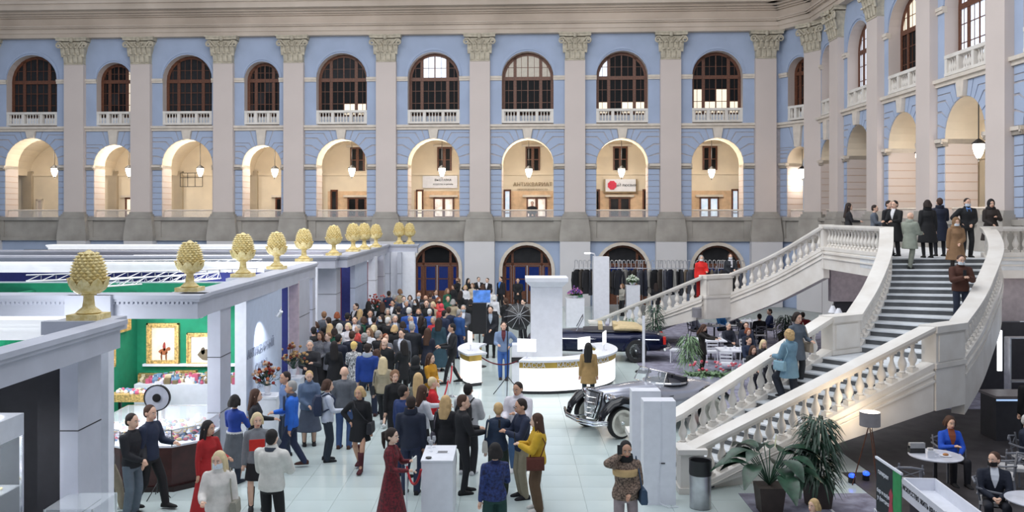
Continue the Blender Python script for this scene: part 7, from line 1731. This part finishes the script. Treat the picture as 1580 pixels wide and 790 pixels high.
LP_ = [(1309, 31.0, 0, 1.70, 80, 'f', 'longest', 'dark', ('hip', '1C1C22', 1), ('trousers', '2A2A30'), ('hold', 'hold'), 'long haired woman in black reaching right at the left end of the landing', ()),
 (1349, 29.6, 0, 1.62, 60, 'm', 'short', 'dark', ('hip', '5C6470', 1), ('trousers', '20242C'), ('front', 'hold'), 'person in grey and black jacket bending behind the landing balustrade', ()),
 (1371, 29.4, 0, 1.76, 30, 'm', 'short', 'dark', ('hip', '16171C', 1), ('trousers', '16171C'), D, 'dark haired man in black, half behind the man in long coat', ()),
 (1381, 28.0, 0, 1.74, -60, 'm', 'short', 'black', ('knee', '131418', 1), ('trousers', '16161A'), ('hold', 'hold'), 'man in a long black coat at the top of the inner stair rail', ('shirt:D8D8DC',)),
 (1431, 26.9, 0, 1.74, 175, 'f', 'bob', 'dark', ('knee', '141519', 2), ('slim', '16161A'), D, 'figure in long black puffer coat from behind at the top step', ('collar:141519',)),
 (1450, 27.9, 0, 1.82, 170, 'f', 'short', 'brown', ('knee', '1A2236', 2), ('slim', '22242C'), ('down', 'hold'), 'tall brown haired woman in navy black puffer coat on the landing', ('collar:1A2236',)),
 (1492, 27.2, 0, 1.80, 0, 'm', 'short', 'dark', ('hip', '17181C', 2), ('trousers', '17181C'), ('front', 'hip'), 'man with cap, blue shirt and pale mask in open black coat', ('shirt:6A94D4', 'mask:C8D4E4')),
 (1529, 28.6, 0, 1.78, -10, 'f', 'hood', '1E1A1C', ('knee', '2C2422', 2), ('trousers', '1A1A1E'), ('phone', 'front'), 'woman in dark brown hooded coat at the right end of the landing', ()),
 (1404, 0, 27, 1.66, 120, 'm', 'bald', 'brown', ('long', '8E9488', 2), ('trousers', '7C8076'), ('hold', 'hold'), 'bald person in pale grey-green coat and trousers climbing at the left', ('collar:A8ACA0',)),
 (1475, 0, 26, 1.64, -5, 'f', 'hood', '8A6A4C', ('knee', '8A6A4C', 2), ('slim', '2A2422'), ('front', 'down'), 'woman in brown hooded teddy coat with a cane near the top steps', ('mask',))]
for px, Y, n, h, face, sex, hair, hc, top, bot, arms, lab, ex in LP_:
    if n: SP(px, n, h, face, sex, hair, hc, top, bot, 'shoe:202020', arms, 'step' if 'climbing' in lab else 'stand', lab, *ex)
    else: person(((px-CX)*Y/F, Y, L), face, h, sex, hair, hc, top, bot, 'shoe:202020', arms, 'stand', (0, 5), True, ex, lab)
# by the far stair, at the coats and in the gallery
def stairpos2(px):
    a, b = M2+V((0.3, 0.6, 0)), M1+V((0.3, 0.6, 0)); k = (px-CX)/F; t = (k*a.y-a.x)/((b.x-a.x)-k*(b.y-a.y)); p = a.lerp(b, t); return (p.x, p.y, 2.08)
person(stairpos2(1082), 0, 1.70, 'f', 'bob', 'grey', ('hip', 'D0201C', 2), ('wide', 'C02020'), 'shoe:202020', ('hold', 'down'), 'stand', (0, 0), False, ('mask',), 'woman all in red with a white mask on the far stair landing')
person(stairpos2(1127), -10, 1.74, 'f', 'bob', 'brown', ('hip', '1C2028', 2), ('trousers', '1A1C24'), 'shoe:202020', ('hold', 'front'), 'stand', (0, 0), False, ('mask', 'scarf:C8C8D0'), 'person with pale scarf over dark jacket on the far stair landing')
for px, py, h, fc, sx, hr, hc, g, lab in ((893, 447, 1.62, -30, 'f', 'short', 'dark', (('short', '1E6A50', 1), ('trousers', '1A2028')), 'dark haired woman in green top beside the purple flower plinth'),
  (960, 432, 1.7, -60, 'f', 'bob', 'lightbrown', (('hip', 'A8A49A', 1), ('trousers', '1E2024')), 'woman in pale patterned blouse left of the pale flower plinth'), (981, 413, 1.78, 0, 'm', 'short', 'black', (('hip', '1A1C22', 1), ('trousers', '1A1C22')), 'dark cloakroom attendant among the coats'),
  (1012, 425, 1.72, 180, 'f', 'long', 'dark', (('long', '1A1A20', 1), ('slim', '1A1C22')), 'long haired woman in black coat facing the coat racks')):
    p = at(px, py, h); p = (p[0]*47.2/p[1], 47.2, 0) if p[1] > 47.3 else p
    person(p, fc, h, sx, hr, hc, g[0], g[1], 'shoe:202020', ('hold', 'down'), 'stand', (0, 3), False, (), lab)
gp = TB @ V((ub(818)+0.1, 0.95, 4.45)); person(tuple(gp), 0, 1.78, 'm', 'short', 'black', ('hip', '15161A', 1), ('trousers', '15161A'), 'shoe:141414', ('front', 'front'), 'stand', (0, 10), False, (), 'person in black leaning at the gallery rail under the bronze letters')
# cafe guests (seated)
def sit(x, y, face, sex, hair, hc, top, bot, lab, *ex, arms=('lap', 'lap'), res=False, z=0.0, h=1.72, head=(0, 8)):
    return person((x, y, z if y < 24.5 else 0.02), face, h, sex, hair, hc, top, bot, 'shoe:1A1A1E', arms, 'sit', head, res, ex, lab)
sit(9.05, 18.1, 0, 'f', 'bob', 'brown', ('hip', '1C50C0', 1), ('trousers', '1A1A22'), 'brown haired woman in a royal blue jacket seated at the marble table', 'shirt:8A4A30', arms=('lap', 'phone'), res=True)
sit(8.45, 15.35, -20, 'm', 'short', 'brown', ('hip', '1A2030', 1), ('trousers', '161A26'), 'man in dark suit and black mask seated at the lower right', 'shirt:DCE0E8', 'mask:16161A', res=True, head=(-40, 0))
sit(10.7, 18.2, 45, 'm', 'short', 'white', ('hip', '1A2438', 1), ('trousers', '1A1C26'), 'white haired man in dark jacket seated at the right edge', res=True)
person((12.0, 20.2, 0), 170, 1.82, 'm', 'short', 'black', ('long', '0E0E12', 1), ('trousers', '101014'), 'shoe:101010', D, 'stand', (0, 0), False, (), 'dark figure in black standing at the bar')
person((4.45, 12.9, 0), -60, 1.27, 'f', 'bob', 'blond', ('hip', '8C7C70', 1), ('trousers', '3A3A40'), 'shoe:202020', D, 'stand', (0, 0), True, (), 'blond child whose head shows at the bottom edge left of the low green plant')
p = at(1083, 503, 1.60); person((p[0], p[1], 0.02), 60, 1.62, 'f', 'long', 'brown', ('long', '1E1A1A', 1), ('slim', '201C1C'), 'shoe:6A2020', ('reach', 'reach'), 'stand', (0, 25), False, (), 'brown haired figure in black bending over the laid table')
cg = [(8.25, 33.4, 20, 'm', 'short', 'grey', '1E2230', 'grey haired man in dark jacket seated by the table of dishes'), (9.0, 33.6, -20, 'm', 'short', 'brown', '1C2438', 'brown haired guest in navy seated right of the grey haired man'), (7.6, 27.6, 10, 'f', 'long', 'brown', '141418', 'long brown haired woman in black gesturing at the front cafe table'),
 (8.6, 31.9, 10, 'f', 'bob', 'red', '1A2338', 'auburn haired woman in navy behind the woman in black'), (8.3, 28.9, 10, 'f', 'long', 'fair', '2A2A30', 'fair haired girl near the stair rail'), (8.0, 29.6, 20, 'm', 'short', 'dark', '1E2A44', 'dark haired man in navy seated behind the woman in black'),
 (9.1, 38.2, 40, 'm', 'short', 'dark', '2A70B0', 'guest in sky blue sweater in the far cafe row'), (10.0, 39.6, 60, 'f', 'bob', 'brown', '1C2030', 'brown haired guest left of the far round table'), (11.3, 38.3, -90, 'm', 'short', 'dark', '1C2C54', 'man in deep blue at the far round table'), (10.3, 36.4, 180, 'm', 'short', 'black', '16171C', 'black clad guest with back to us in the far row'),
 (7.9, 37.9, 60, 'f', 'short', 'white', 'B8C0D0', 'white haired guest in pale jacket in the far row'), (12.3, 37.0, 170, 'm', 'short', 'dark', '1A2848', 'man in navy under the landing edge')]
for x, y, f_, sx, hr, hc, c, lab in cg: sit(x, y, f_, sx, hr, hc, ('hip', c, 1), ('trousers', '1C1E26'), lab)
q = thing('red_armchair', 'dark red upholstered armchair among the far cafe tables', 'armchair', (P(1243, 0, 35.2).x, 35.2, 0.02)); m = MB(); m.cb(0, 0, 0.2, 0.6, 0.6, 0.25); m.build('seat', cl('7C1420'), q); m = MB(); m.lathe([(0.3, 0.4), (0.34, 0.7), (0.3, 1.15), (0.2, 1.2)], 14, sy=0.5, y=0.22); m.build('backrest', cl('7C1420'), q, smooth=True)
for x, y in ((-.22, -.22), (.22, -.22), (.22, .22), (-.22, .22)): MB().cb(x, y, 0, 0.04, 0.04, 0.2).build('leg', M_wood, q)
bpy.data.scenes.remove(SCR)
